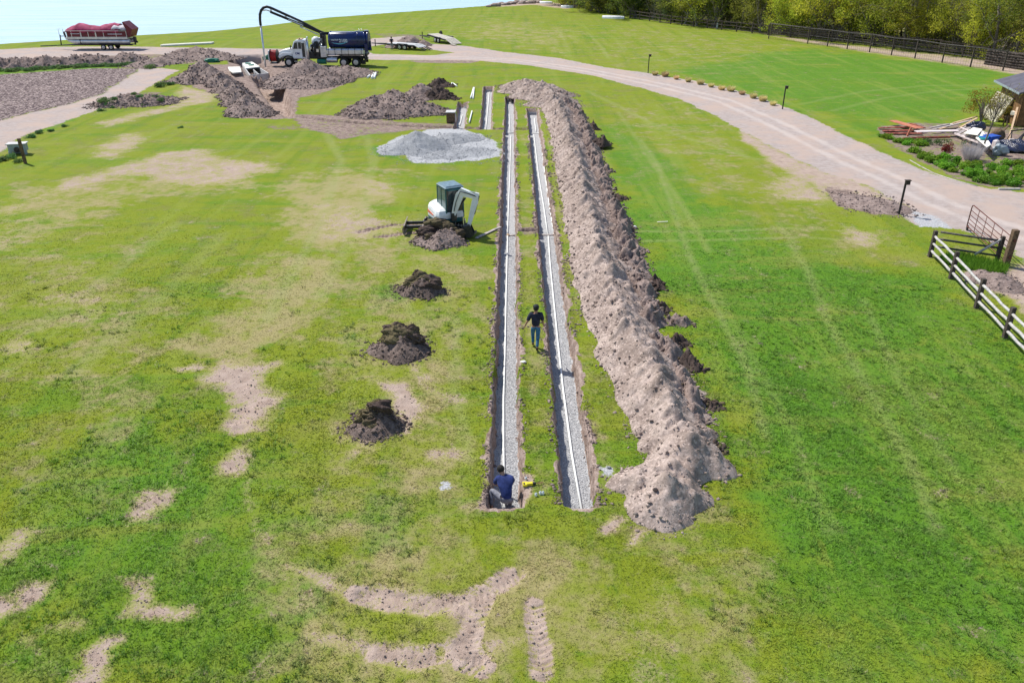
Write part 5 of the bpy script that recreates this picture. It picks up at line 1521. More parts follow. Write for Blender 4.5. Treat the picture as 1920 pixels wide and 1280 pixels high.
    for s_ in (-.29, .27): bk.prism([(o.x + a, o.z + b_ + .12) for a, b_ in [(-.26, .05), (-.38, -.12), (-.36, -.34), (-.2, -.50), (.08, -.52), (.3, -.36), (.1, .1)]], o.y + s_, o.y + s_ + .025)
    b_ = bk.build('bucket', M['steel_dark'], t)
    mb = B()
    for i in range(4): mb.beam((o.x + .27, o.y - .22 + i * .145, o.z - .22), (o.x + .40, o.y - .22 + i * .145, o.z - .15), .05, .03)
    mb.build('bucket_teeth', M['steel_dirty'], b_)
excavator()

# ---------------------------------------------------------------- pontoon boat on its trailer
def pontoon():
    X0 = (125 - 960) / 13.35
    gx0, gy0 = g(185, 95)
    # trailer
    t = thing('boat_trailer', 'grey tandem-axle boat trailer with winch post carrying the pontoon boat', 'boat trailer', (-58.3, 119.4, 0))
    B = lambda: MB()
    mb = B()
    for y in (-.55, .55): mb.box((.2, y, .62), (8.6, .1, .12))
    for x in (-3.8, -2, 0, 2, 4.3): mb.box((x, 0, .62), (.08, 1.9, .08))
    mb.beam((-4.1, -.5, .62), (-6.7, 0, .5), .1, .1).beam((-4.1, .5, .62), (-6.7, 0, .5), .1, .1).beam((-6.6, 0, .5), (-8.9, 0, .42), .1, .12)
    mb.build('trailer_frame', M['steel_dark'], t)
    for x in (-2.0, -.4, 1.5, 3.2): B().box((x, -.7, .72), (.8, .12, .1)).box((x, .7, .72), (.8, .12, .1)).build('bunk', M['wood_brown'], t)
    for x in (.55, 1.62):
        for s_ in (-1, 1): wheel(t, x, s_ * 1.0, .36, .22, s_, rimr=.62)
    B().box((1.1, -1.0, .80), (2.0, .26, .06)).box((1.1, 1.0, .80), (2.0, .26, .06)).build('mudguard', M['black_metal'], t)
    B().beam((-5.9, 0, .5), (-5.75, 0, 1.9), .12, .12, (0, 1, 0)).beam((-5.75, 0, 1.75), (-5.0, 0, 1.75), .08, .08).beam((-5.0, 0, 1.45), (-5.1, 0, 2.35), .22, .12, (0, 1, 0)).build('winch_post', M['black_metal'], t)
    B().tube([(-5.7, -.25, 1.9), (-5.7, -.25, 2.7), (-5.4, -.25, 2.75)], .03, 6).tube([(-5.35, .25, 1.9), (-5.35, .25, 2.7)], .03, 6).build('guide_rail', M['alu'], t)
    # boat
    b = thing('pontoon_boat', 'pontoon boat under a slack faded magenta cover', 'boat', (-58.3, 119.4, .78))
    for y in (-.82, .82):
        B().tube([(-4.55, y, .62), (-4.2, y, .48), (-3.7, y, .38), (-3.2, y, .35), (4.1, y, .35), (4.35, y, .42)], [.05, .2, .31, .34, .34, .28], 22).build('pontoon', M['alu'], b)
        B().box((-2.5, y, .35), (.14, .71, .71), None, 1, .2).build('strap', M['steel_dark'], b)
    B().box((-.1, 0, .80), (8.7, 2.4, .24)).build('deck', M['alu'], b)
    for s_ in (-1, 1):
        B().prism([(-4.1, .92), (-4.25, 1.72), (4.2, 1.72), (4.2, .92)], s_ * 1.13, s_ * 1.17).build('side_panel', M['maroon'], b)
        mb = B()
        for x in (-4.15, -3.5, -2.2, -1.15, -.1, 1.0, 2.75, 4.2): mb.box((x, s_ * 1.18, 1.32), (.07 if x not in (-2.2, -.1) else .16, .03, .86))
        mb.box((0, s_ * 1.18, 1.76), (8.5, .05, .06)).box((0, s_ * 1.18, .95), (8.5, .05, .05)); mb.build('side_rail', M['alu'], b)
        B().box((-3.0, s_ * 1.185, 1.38), (1.3, .012, .06)).box((2.6, s_ * 1.185, 1.34), (2.0, .012, .07)).build('side_trim', M['letter_white'], b)
    B().box((-4.2, 0, 1.32), (.05, 2.2, .8)).build('front_panel', M['pvc_dusty'], b)
    # slack cover as a height-varying sheet
    nx, ny = 46, 15
    vs, fs = [], []
    for i in range(nx):
        x = -4.3 + 7.5 * i / (nx - 1)
        top = float(np.interp(x, [-4.3, -3.6, -2.7, -1.2, 0, 1.0, 2.2, 3.2], [2.05, 2.3, 2.72, 2.4, 2.28, 2.55, 2.75, 2.6]))
        for j in range(ny):
            v = -1 + 2 * j / (ny - 1)
            z = top - abs(v) ** 2.2 * (top - 1.72) * (1.0) + (fbm(np.array([x + 9.]), np.array([v * 1.5 + 4.]), .8, 3, 2)[0] - .5) * .22
            if abs(v) > .99: z = 1.60 + .06 * math.sin(x * 4.2)
            vs.append((x, v * 1.24, z))
    for i in range(nx - 1):
        for j in range(ny - 1): fs.append((i * ny + j, i * ny + j + 1, (i + 1) * ny + j + 1, (i + 1) * ny + j))
    o = B().add(vs, fs, True).build('boat_cover', M['magenta'], b)
    md = o.modifiers.new('t', 'SOLIDIFY'); md.thickness = .03
    mb = B()
    vs, fs = [], []
    for i in range(14):
        x = 2.2 + 2.1 * i / 13
        for j in range(9):
            v = -1 + 2 * j / 8
            z = 2.5 - abs(v) ** 2 * .55 + (fbm(np.array([x * 2.]), np.array([v * 2. + 9]), .8, 3, 6)[0] - .5) * .4
            vs.append((x, v * 1.22, z))
    for i in range(13):
        for j in range(8): fs.append((i * 9 + j, i * 9 + j + 1, i * 9 + 10 + j, i * 9 + 9 + j))
    o = B().add(vs, fs, True).build('grey_cover', M['grey_canvas'], b)
    md = o.modifiers.new('t', 'SOLIDIFY'); md.thickness = .03
    B().prism([(3.9, 2.85), (4.0, 2.95), (5.1, 1.95), (4.6, .95), (4.3, .95), (4.25, 1.9)], -1.15, 1.15, ins=.03).build('stern_canopy', M['maroon'], b)
    B().box((4.75, 0, .55), (.35, .4, .7)).cyl((4.8, 0, .2), (5.1, 0, .2), .12, 10).box((4.7, 0, .05), (.2, .1, .5)).build('outboard_motor', M['steel_dark'], b)
pontoon()

# ---------------------------------------------------------------- flatbed trailers
def flatbed(px0, px1, label, deck, tilt, L=6.6, spare=False):
    A, B_ = g(*px0), g(*px1)
    d = B_ - A; ang = math.atan2(d[1], d[0])
    t = thing('flatbed_trailer', label, 'flatbed trailer', (float(A[0]), float(A[1]), 0), ang, 'flatbed trailers parked beside the yard')
    B = lambda: MB()
    T = float(np.hypot(*d))
    f0 = T - L          # tongue length
    zt = .72
    def dz(x): return zt + (tilt * (1 - (x - f0) / (L * .62)) if tilt else 0)
    # frame
    mb = B()
    for y in (-.95, .95): mb.beam((f0, y, dz(f0) - .1), (T - 1.6, y, dz(T - 1.6) - .1), .12, .18)
    for i in range(6):
        x = f0 + .2 + i * (L - 2) / 5; mb.beam((x, -.95, dz(x) - .12), (x, .95, dz(x) - .12), .08, .1)
    mb.beam((f0 + .3, -.8, .55), (.1, 0, .5), .1, .12).beam((f0 + .3, .8, .55), (.1, 0, .5), .1, .12).beam((.15, 0, .5), (-.25, 0, .5), .12, .12).beam((.3, .12, .05), (.3, .12, 1.05), .1, .1, (0, 1, 0))
    mb.build('trailer_frame', M['black_metal'], t)
    mb = B()
    for i in range(8):
        y = -.93 + (i + .5) * 1.86 / 8
        mb.beam((f0 + .05, y, dz(f0) + .02), (T - 1.6, y, dz(T - 1.6) + .02), .215, .05)
    mb.build('deck_planks', M[deck], t)
    xe = T - 1.6; ze = dz(xe)
    mb = B()
    if tilt:
        for i in range(4): mb.beam((xe + .02, -.7 + i * .46, ze), (T + .1, -.7 + i * .46, .12), .4, .05)
        mb.build('tail_planks', M[deck], t)
        B().beam((T - .2, -.9, .1), (T + 1.0, -.8, .07), .4, .05).build('loading_ramp', M[deck], t)
    else:
        mb.beam((xe + .02, -.7, ze), (xe + .9, -.7, ze - .3), .5, .05).beam((xe + .02, 0, ze), (xe + .9, 0, ze - .3), .8, .05).beam((xe + .02, .7, ze), (xe + .9, .7, ze - .3), .5, .05).build('tail_planks', M[deck], t)
        rm = B()
        for s_ in (-.55, .55):
            for k_ in (-.3, .3): rm.beam((xe + .85, s_ + k_, ze - .25), (T + .3, s_ + k_, .1), .06, .08)
            for i in range(6): rm.beam((xe + .95 + i * .16, s_ - .3, ze - .28 - i * .06), (xe + .95 + i * .16, s_ + .3, ze - .28 - i * .06), .05, .05)
        rm.build('loading_ramp', M['black_metal'], t)
    xc = f0 + L * .46
    for s_ in (-1, 1):
        for dx in (-.45, .45): wheel(t, xc + dx, s_ * 1.14, .38, .22, s_, rimr=.6)
        B().prism([(xc - .95, .72), (xc - .8, .86), (xc + .8, .86), (xc + .95, .72), (xc + .88, .72), (xc + .76, .81), (xc - .76, .81), (xc - .88, .72)], s_ * 1.02, s_ * 1.28).build('mudguard', M['black_metal'], t)
    if spare: B().cyl((f0 + .7, .98, 1.1), (f0 + .7, 1.16, 1.1), .36, 20).build('spare_wheel', M['rubber'], t)
    return t
flatbed((700, 88), (801, 95.5), 'black flatbed trailer with pale grey deck beside the far standing man', 'grey_deck', 0, 6.4)
flatbed((789, 73), (856, 84), 'farther flatbed trailer with tan plank deck tipped down at the back', 'tan_plank', .28, 6.6, True)
# ---------------------------------------------------------------- people
def skin_mesh(name, verts, edges, radii, material, parent, sub=2, root=0):
    me = bpy.data.meshes.new(name)
    me.from_pydata([tuple(v) for v in verts], edges, [])
    o = bpy.data.objects.new(name, me); C.objects.link(o)
    md = o.modifiers.new('skin', 'SKIN'); md.use_smooth_shade = True
    for i, r_ in enumerate(radii):
        rr = r_ if isinstance(r_, tuple) else (r_, r_)
        me.skin_vertices[0].data[i].radius = rr
        me.skin_vertices[0].data[i].use_root = (i == root)
    s = o.modifiers.new('sub', 'SUBSURF'); s.levels = sub; s.render_levels = sub
    dg = bpy.context.evaluated_depsgraph_get()
    m2 = bpy.data.meshes.new_from_object(o.evaluated_get(dg))
    bpy.data.objects.remove(o); bpy.data.meshes.remove(me)
    m2.name = name
    m2.materials.clear(); m2.materials.append(material)
    m2.polygons.foreach_set("use_smooth", np.full(len(m2.polygons), True))
    return link(name, m2, parent)

def chain(pts, rad, verts, edges, radii, start=None):
    prev = start
    for p, r_ in zip(pts, rad):
        verts.append(Vector(p)); radii.append(r_)
        if prev is not None: edges.append((prev, len(verts) - 1))
        prev = len(verts) - 1
    return prev

def person(label, loc, rotz, J, shirt, trousers, hat=None, shoe='boot'):
    """J: joint dictionary in metres, figure faces +Y locally, z up from the ground"""
    t = thing('person', label, 'person', loc, rotz)
    v, e, r_ = [], [], []
    pel = chain([J['pelvis'], J['waist'], J['chest'], J['neck']], [.11, .10, .115, .058], v, e, r_)
    nk = pel
    hd = chain([J['head_base'], J['head'], J['crown']], [.07, .098, .062], v, e, r_, nk)
    for s_ in ('l', 'r'):
        sh = chain([J['sh_' + s_], J['el_' + s_], J['wr_' + s_]], [.062, .042, .028], v, e, r_, 2)
        w, el = Vector(J['wr_' + s_]), Vector(J['el_' + s_])
        d = (w - el).normalized()
        side = Vector(J.get('palm_' + s_, (0, 1, 0))).normalized()      # direction across the palm (towards the thumb)
        nrm = d.cross(side).normalized()
        pm = w + d * .055
        pi = chain([pm], [(.032)], v, e, r_, sh)
        for k_, (off, ln) in enumerate([(.027, .068), (.009, .078), (-.009, .073), (-.026, .058)]):
            b0 = pm + side * off + d * .03
            chain([b0, b0 + d * ln * .5 + nrm * .008, b0 + d * ln * .85 + nrm * .03], [.011, .0095, .008], v, e, r_, pi)
        chain([w + d * .03 + side * .034, w + d * .06 + side * .058 + nrm * .01], [.012, .0095], v, e, r_, pi)
        hp = chain([J['hip_' + s_], J['kn_' + s_], J['an_' + s_]], [.088, .056, .04], v, e, r_, 0)
        an = Vector(J['an_' + s_]); fd = Vector(J.get('toe_' + s_, (0, 1, 0))).normalized()
        chain([an + fd * .10 + Vector((0, 0, -.055)), an + fd * .18 + Vector((0, 0, -.062))], [.036, .03], v, e, r_, hp)
    body = skin_mesh('body', v, e, r_, M['skin'], t)
    # face
    H, Fd = Vector(J['head']), Vector(J.get('face', (0, 1, 0))).normalized()
    U = (Vector(J['crown']) - Vector(J['head_base'])).normalized(); S = Fd.cross(U).normalized()
    mb = MB()
    mb.rock(H + Fd * .098 - U * .012, .018, 3, (.8, 1, 1.3), .05, 1)
    for s_ in (-1, 1): mb.rock(H + S * s_ * .095 - U * .01, .026, 4, (.5, .8, 1.2), .05, 1)
    mb.build('nose_and_ears', M['skin'], body)
    mb = MB()
    for s_ in (-1, 1): mb.rock(H + Fd * .088 + S * s_ * .033 + U * .015, .012, 5, (1, .6, .7), .02, 1)
    mb.box(H + Fd * .090 - U * .055, (.045, .01, .01)); mb.build('eyes_and_mouth', M['hair'], body)
    if hat:
        MB().rock(H + U * .045 - Fd * .012, .112, 6, (1, 1.08, .86), .03, 2).build('cap', M[hat], body)
        MB().rock(H - Fd * .035 - U * .01, .098, 7, (1, .9, .95), .05, 2).build('hair', M['hair'], body)
    else:
        MB().rock(H + U * .032 - Fd * .026, .110, 7, (.98, 1.0, .98), .07, 3).build('hair', M['hair'], body)
    # shirt
    v, e, r_ = [], [], []
    P0, W0 = Vector(J['pelvis']), Vector(J['waist'])
    chain([P0 - (W0 - P0) * .15, W0, J['chest'], Vector(J['chest']).lerp(Vector(J['neck']), .72)], [(.165, .16), (.165, .155), (.185, .17), (.10, .095)], v, e, r_)
    for s_ in ('l', 'r'):
        sh, el = Vector(J['sh_' + s_]), Vector(J['el_' + s_]); wr = Vector(J['wr_' + s_])
        k_ = J.get('sleeve', .95)
        chain([sh, sh.lerp(el, min(k_, .6)), sh.lerp(el, k_)], [.095, .078, .075], v, e, r_, 2)
    skin_mesh('shirt', v, e, r_, M[shirt], body)
    v, e, r_ = [], [], []
    chain([P0 + (W0 - P0) * .25, P0], [.145, .148], v, e, r_)
    for s_ in ('l', 'r'):
        kn, an = Vector(J['kn_' + s_]), Vector(J['an_' + s_])
        chain([J['hip_' + s_], Vector(J['hip_' + s_]).lerp(kn, .5), kn, kn.lerp(an, .55), kn.lerp(an, .93)], [.108, .092, .074, .062, .058], v, e, r_, 1)
    skin_mesh('trousers', v, e, r_, M[trousers], body)
    for s_ in ('l', 'r'):
        an = Vector(J['an_' + s_]); fd = Vector(J.get('toe_' + s_, (0, 1, 0))).normalized()
        v, e, r_ = [], [], []
        chain([an + Vector((0, 0, .03)), an + fd * .02 + Vector((0, 0, -.04)), an + fd * .12 + Vector((0, 0, -.05)), an + fd * .19 + Vector((0, 0, -.056))], [.055, .052, .048, .036], v, e, r_)
        skin_mesh('boot', v, e, r_, M[shoe], body, 1)
    return t

stand = dict(pelvis=(0, 0, .95), waist=(0, .01, 1.12), chest=(0, 0, 1.32), neck=(0, 0, 1.50), head_base=(0, .01, 1.56), head=(0, .02, 1.66), crown=(0, .01, 1.74),
             sh_l=(-.19, 0, 1.42), sh_r=(.19, 0, 1.42), el_l=(-.25, -.02, 1.14), el_r=(.25, -.02, 1.14), wr_l=(-.26, .08, .90), wr_r=(.26, .08, .90),
             hip_l=(-.09, 0, .90), hip_r=(.09, 0, .90), kn_l=(-.10, .03, .50), kn_r=(.10, .03, .50), an_l=(-.11, 0, .10), an_r=(.11, 0, .10))
# walking away from the camera between the two trenches
walk = dict(stand); walk.update(el_l=(-.31, -.05, 1.16), wr_l=(-.40, .02, .93), el_r=(.25, .03, 1.13), wr_r=(.29, .15, .93),
            hip_l=(-.09, 0, .90), kn_l=(-.10, .20, .54), an_l=(-.09, .16, .14), hip_r=(.09, 0, .90), kn_r=(.08, -.02, .50), an_r=(.05, -.26, .16), toe_r=(0, 1, -.5), sleeve=.97,
            head=(0, .04, 1.655), crown=(0, .05, 1.735), palm_l=(.3, 1, 0), palm_r=(-.3, 1, 0))
x, y = g(1004, 655)
person('man in a black shirt, cap and blue jeans walking away between the two trenches', (float(x), float(y), ground_z(x, y)), 0, walk, 'navy_cloth', 'jeans', 'cap')
# kneeling in the near end of the left trench, left knee up, bending over the pipe
kneel = dict(pelvis=(.10, .0, .42), waist=(.09, .10, .60), chest=(.05, .26, .80), neck=(-.01, .40, .95), head_base=(-.03, .44, .99), head=(-.07, .50, 1.06), crown=(-.09, .53, 1.145),
             sh_l=(-.16, .30, .90), sh_r=(.22, .36, .88), el_l=(-.25, .42, .62), el_r=(.27, .52, .62), wr_l=(-.10, .60, .42), wr_r=(.12, .68, .38),
             hip_l=(.01, .02, .40), kn_l=(-.34, .32, .52), an_l=(-.32, .05, .11), hip_r=(.19, .02, .38), kn_r=(.16, .32, .10), an_r=(.20, -.12, .09), toe_l=(-.2, 1, 0), toe_r=(0, -.9, -.3),
             palm_l=(1, .3, 0), palm_r=(-1, .3, 0), face=(-.3, 1, -.5), sleeve=.75)
x, y = g(943, 960, -GD)
person('man in blue shirt and grey trousers kneeling in the near end of the left trench', (-.24, 17.42, -GD + .0), 0, kneel, 'blue_cloth', 'grey_cloth')
far = dict(stand); far.update(el_l=(-.27, .06, 1.18), wr_l=(-.10, .24, 1.10), el_r=(.27, .06, 1.18), wr_r=(.10, .24, 1.08), sleeve=.5)
x, y = g(735, 94.5)
person('far man in dark shirt and grey trousers standing beside the near flatbed trailer', (float(x), float(y), 0), R(190), far, 'navy_cloth', 'grey_cloth', None)

# tools by the kneeling man
x, y = g(992, 911)
t = thing('reciprocating_saw', 'yellow and black power saw lying on the grass edge by the kneeling man', 'power tool', (float(x), float(y), .06), R(8))
MB().box((0, 0, .02), (.2, .09, .08)).box((-.12, .0, .02), (.12, .16, .07)).build('saw_body', M['yellow_tool'], t)
MB().box((-.14, -.02, .02), (.05, .07, .09)).box((.14, 0, .02), (.1, .06, .06)).build('grip', M['black_metal'], t)
MB().beam((.18, 0, .02), (.40, .01, .02), .03, .006).build('blade', M['rust'], t)
for n_, (px, py, lb) in enumerate([(986, 900, 'white can standing just above the yellow saw'), (1005, 930, 'left white can of the row below the yellow saw'), (1013, 927, 'middle white can of the row below the yellow saw'), (1018, 927, 'right white can of the row below the yellow saw')]):
    x, y = g(px, py)
    t = thing('paint_can', lb, 'can', (float(x), float(y), .01), 0, 'white cans by the yellow saw')
    MB().cyl((0, 0, 0), (0, 0, .085), .036, 16).build('can_body', M['pvc'], t)
    MB().cyl((0, 0, .085), (0, 0, .10), .030, 16).build('can_lid', M['util_grey'], t)

# ---------------------------------------------------------------- posts
def yard_post(px, py, h, label):
    x, y = g(px, py)
    t = thing('yard_light', label, 'post light', (float(x), float(y), -.05), 0, 'black post lights along the driveway')
    MB().beam((0, 0, 0), (0, 0, h), .09, .09, (0, 1, 0)).build('post', M['black_metal'], t)
    MB().box((.10, 0, h - .10), (.26, .16, .22), None, .9).box((.1, 0, h + .03), (.32, .2, .04)).build('lamp_box', M['wood_dark'], t)
yard_post(1215, 138, 2.1, 'black post light at the far bend of the driveway')
yard_post(1467, 205, 2.05, 'black post light at the end of the row of straw tufts')
yard_post(1685, 402, 1.95, 'black leaning post light nearest the camera, by the scraped earth')
# row of cut ornamental grass tufts
def tuft_mesh(seed, R_=.28, H_=.42, n=420, w=.022, matn='straw_bright', flat=.7):
    r = np.random.RandomState(seed)
    a = r.uniform(0, 2 * math.pi, n); q = R_ * .55 * np.sqrt(r.rand(n))
    p = np.stack([q * np.cos(a), q * np.sin(a), np.zeros(n)], -1)
    d = np.stack([np.cos(a) * r.uniform(.1, 1, n) * flat, np.sin(a) * r.uniform(.1, 1, n) * flat, np.ones(n)], -1)
    L = H_ * r.uniform(.6, 1.05, n)
    tip = p + d / np.linalg.norm(d, axis=1)[:, None] * L[:, None]
    tip[:, 2] -= (q / R_) * .08
    sd = np.stack([-np.sin(a + r.normal(0, .8, n)), np.cos(a + r.normal(0, .8, n)), np.zeros(n)], -1) * w
    V = np.stack([p - sd, p + sd, tip], 1).reshape(-1, 3)
    return np_mesh('clipped_tuft', V, np.arange(len(V)).reshape(-1, 3), M[matn])
tm = [tuft_mesh(s_) for s_ in range(4)]
pts = [(1228, 141.5), (1247, 144), (1268, 149), (1290, 154), (1313, 159), (1333, 164), (1353, 169.5), (1370, 172), (1391, 178), (1412, 184.5), (1430, 190), (1449, 198)]
for i, (px, py) in enumerate(pts):
    x, y = g(px, py)
    o = link('straw_tuft', tm[i % 4], None, (float(x), float(y), 0), i * 1.3)
    s_ = 1.45 * (1 + .15 * math.sin(i * 2.1)); o.scale = (s_, s_, s_)
    tag(o, 'straw-coloured clipped grass tuft in the row along the driveway between two black posts', 'grass tuft', 'row of clipped straw tufts along the driveway')

# wooden post and utility box, left
x, y = g(48, 307)
tag(MB().box((0, 0, .85), (.17, .17, 1.85)).build('wooden_post', M['wood_brown'], loc=(float(x), float(y), -.06)), 'stout brown wooden post in front of the grey utility box', 'post')
x, y = g(37, 289)
t = thing('utility_box', 'weathered grey utility box on two legs behind the wooden post', 'utility box', (float(x), float(y), 0), R(14))
MB().box((0, 0, .48), (1.15, .6, .5)).build('box_body', M['util_grey'], t)
MB().box((0, 0, .77), (1.3, .75, .06), R(0)).build('box_lid', M['concrete'], t)
MB().box((-.5, -.2, .13), (.22, .2, .3)).box((.45, -.2, .13), (.2, .2, .3)).box((0, .2, .13), (.9, .15, .3)).build('box_leg', M['util_grey'], t)
MB().cyl((.0, -.31, .38), (.0, -.36, .38), .2, 16).build('access_hatch', M['wood_dark'], t)

# ---------------------------------------------------------------- rail fence, corner fence, gate
def up_post(p, h, w, seed=0): return MB().box((p[0], p[1], h / 2 - .05), (w, w, h + .1))
F0, F1, F2, F3, F4 = [g(*p) for p in ((1743, 481), (1782, 523), (1830, 577), (1883, 634), (1950, 706))]
t = thing('rail_fence', 'three-rail fence of pale peeled logs on dark posts', 'rail fence', (float(F0[0]), float(F0[1]), 0))
def lc(p): return (float(p[0] - F0[0]), float(p[1] - F0[1]))
for p in (F0, F1, F2, F3, F4):
    q = lc(p); up_post(q, 1.30, .165).build('post', M['wood_dark'], t)
r = np.random.RandomState(3)
for a, b_ in ((F0, F1), (F1, F2), (F2, F3), (F3, F4)):
    a, b_ = lc(a), lc(b_)
    for z in (.32, .68, 1.04):
        n_ = 6; pts_ = []
        for i in range(n_ + 1):
            u = -.03 + 1.06 * i / n_
            pts_.append((a[0] + (b_[0] - a[0]) * u + r.normal(0, .008), a[1] + (b_[1] - a[1]) * u + r.normal(0, .008), z + r.normal(0, .008)))
        MB().tube(pts_, [.056 + r.uniform(-.006, .006) for _ in pts_], 10).build('rail', M['log_pale'], t)
G0, G1 = g(1752, 474), g(1868, 490)
t = thing('corner_fence', 'short dark grey pole fence with a diagonal brace beside the gate', 'pole fence', (float(G0[0]), float(G0[1]), 0))
d_ = G1 - G0
up_post((d_[0], d_[1]), 1.25, .16).build('post', M['wood_dark'], t)
for z in (.28, .66, 1.02):
    MB().tube([(0.05, .0, z + .04), (d_[0] * .5, d_[1] * .5, z + .02), (d_[0], d_[1], z)], .05, 10).build('rail', M['log_dark'], t)
MB().tube([(d_[0] - .05, d_[1] + .02, 1.1), (d_[0] * .62, d_[1] * .62 - .1, .2)], .06, 10).build('brace', M['log_pale'], t)
Gp = g(1884, 499)
t = thing('gate_post', 'tall thick brown gate post that carries the rusty gate', 'gate post', (float(Gp[0]), float(Gp[1]), 0))
MB().beam((0, 0, -.1), (.02, 0, 1.78), .26, .26, (0, 1, 0)).build('post_shaft', M['wood_brown'], t)
MB().box((.02, -.14, 1.3), (.1, .05, .12)).box((.01, -.14, .5), (.1, .05, .12)).build('hinge', M['rust'], t)
Gf = g(1811, 431)
t = thing('tube_gate', 'rusty open tube gate swung out over the driveway', 'gate', (float(Gf[0]), float(Gf[1]), 0))
dd = Gp - Gf; L = float(np.hypot(*dd)); ux, uy = dd / L
def gpnt(s_, z): return (ux * s_, uy * s_, z)
L -= .2
MB().tube([gpnt(0, .22), gpnt(0, 1.22), gpnt(.06, 1.34), gpnt(.2, 1.38), gpnt(L, 1.38), gpnt(L, .22), gpnt(0, .22)], .028, 8).build('gate_frame', M['rust'], t)
for z in (.42, .62, .84, 1.08): MB().tube([gpnt(.02, z), gpnt(L - .02, z)], .018, 6).build('gate_bar', M['rust'], t)
for i in range(1, 5): MB().tube([gpnt(L * i / 5, .24), gpnt(L * i / 5, 1.37)], .016, 6).build('gate_stay', M['rust'], t)
MB().cyl(gpnt(.0, .12), (gpnt(.0, .12)[0] + .08, gpnt(0, .12)[1] - .03, .12), .13, 14).build('gate_wheel', M['rubber'], t)

# ---------------------------------------------------------------- tall mesh fence, far right
bases = [(1441, 73), (1514, 82.5), (1551, 88), (1588, 92.5), (1630, 98), (1671, 104), (1715, 110), (1766, 118), (1819, 126), (1880, 133)]
Q = [g(*p) for p in bases]
t = thing('mesh_fence', 'tall dark post and mesh fence with drooping top pole before the trees', 'mesh fence', (float(Q[0][0]), float(Q[0][1]), 0))
q0 = Q[0]
for i, p in enumerate(Q):
    up_post((p[0] - q0[0], p[1] - q0[1]), 2.35, .14).build('post', M['wood_dark'], t)
tp = [(p[0] - q0[0] , p[1] - q0[1] - .05, 2.28 - .1 * (i % 2)) for i, p in enumerate(Q)]
MB().tube(tp, .055, 8).build('top_rail', M['log_dark'], t)
MB().tube([(a, b_ + .02, 1.2) for a, b_, c_ in tp], .02, 6).build('middle_wire', M['steel_dark'], t)
mb = MB()
for a, b_ in zip(tp[:-1], tp[1:]):
    A, B_ = Vector(a), Vector(b_); n_ = max(4, int((B_ - A).length / .35))
    for i in range(n_):
        p = A.lerp(B_, i / n_); mb.beam((p.x, p.y + .03, .05), (p.x, p.y + .03, p.z), .012, .012, (0, 1, 0))
    for k_ in range(6): mb.beam((A.x, A.y + .03, .2 + k_ * .34), (B_.x, B_.y + .03, .2 + k_ * .34), .012, .012)
mb.build('wire_mesh', M['steel_dark'], t)
# dark pole fences under the trees
def pole_fence(pxs, label, h=1.5, rails=3, jitter=.05, step=3.2):
    P = [g(*p) for p in pxs]
    o = P[0]
    t = thing('pole_fence', label, 'pole fence', (float(o[0]), float(o[1]), 0))
    r = np.random.RandomState(int(abs(o[0]) * 10))
    for a, b_ in zip(P[:-1], P[1:]):
        L = float(np.hypot(*(b_ - a))); n_ = max(1, int(L / step))
        for i in range(n_ + 1):
            p = a + (b_ - a) * i / n_
            if i < n_ or b_ is P[-1]: up_post((p[0] - o[0], p[1] - o[1]), h + r.uniform(-.1, .1), .2).build('post', M['wood_dark'], t)
            if i < n_:
                q = a + (b_ - a) * (i + 1) / n_
                for k_ in range(rails):
                    z = .25 + k_ * (h - .35) / max(1, rails - 1)
                    MB().beam((p[0] - o[0], p[1] - o[1] - .08, z + r.normal(0, jitter)), (q[0] - o[0], q[1] - o[1] - .08, z + r.normal(0, jitter)), .1, .13).build('rail', M['wood_dark'], t)
pole_fence([(1181, 35), (1300, 51), (1440, 66)], 'dark pole fence under the trees left of the mesh fence', 1.5, 3)
pole_fence([(1445, 67), (1600, 83), (1760, 102), (1850, 114)], 'dark pole fence in the shade behind the mesh fence', 1.8, 6)
x, y = g(1344, 55)
tag(MB().box((0, 0, .5), (.25, .06, 1.0)).build('white_marker', M['letter_white'], loc=(float(x), float(y), 0)), 'small whitish marker board at the foot of the trees', 'marker board')
# stacked dark timber at the far right
A, B_ = g(1852, 122), g(1935, 134)
t = thing('firewood_stack', 'dark wall of stacked timber under the trees above the shed', 'timber stack', (float(A[0]), float(A[1]), 0))
dd = B_ - A; L = float(np.hypot(*dd)); u = dd / L; r = np.random.RandomState(9)
k_ = 0
for row in range(6):
    for i in range(int(L / .42)):
        if k_ >= 98: break
        k_ += 1
        c_ = (u[0] * (i * .42 + .2), u[1] * (i * .42 + .2), .17 + row * .3)
        MB().cyl((c_[0] - u[1] * .4, c_[1] - .5, c_[2] + r.normal(0, .03)), (c_[0] + u[1] * .4, c_[1] + .5, c_[2] + r.normal(0, .03)), .17 * r.uniform(.8, 1.1), 8).build('log', M['wood_dark'], t)
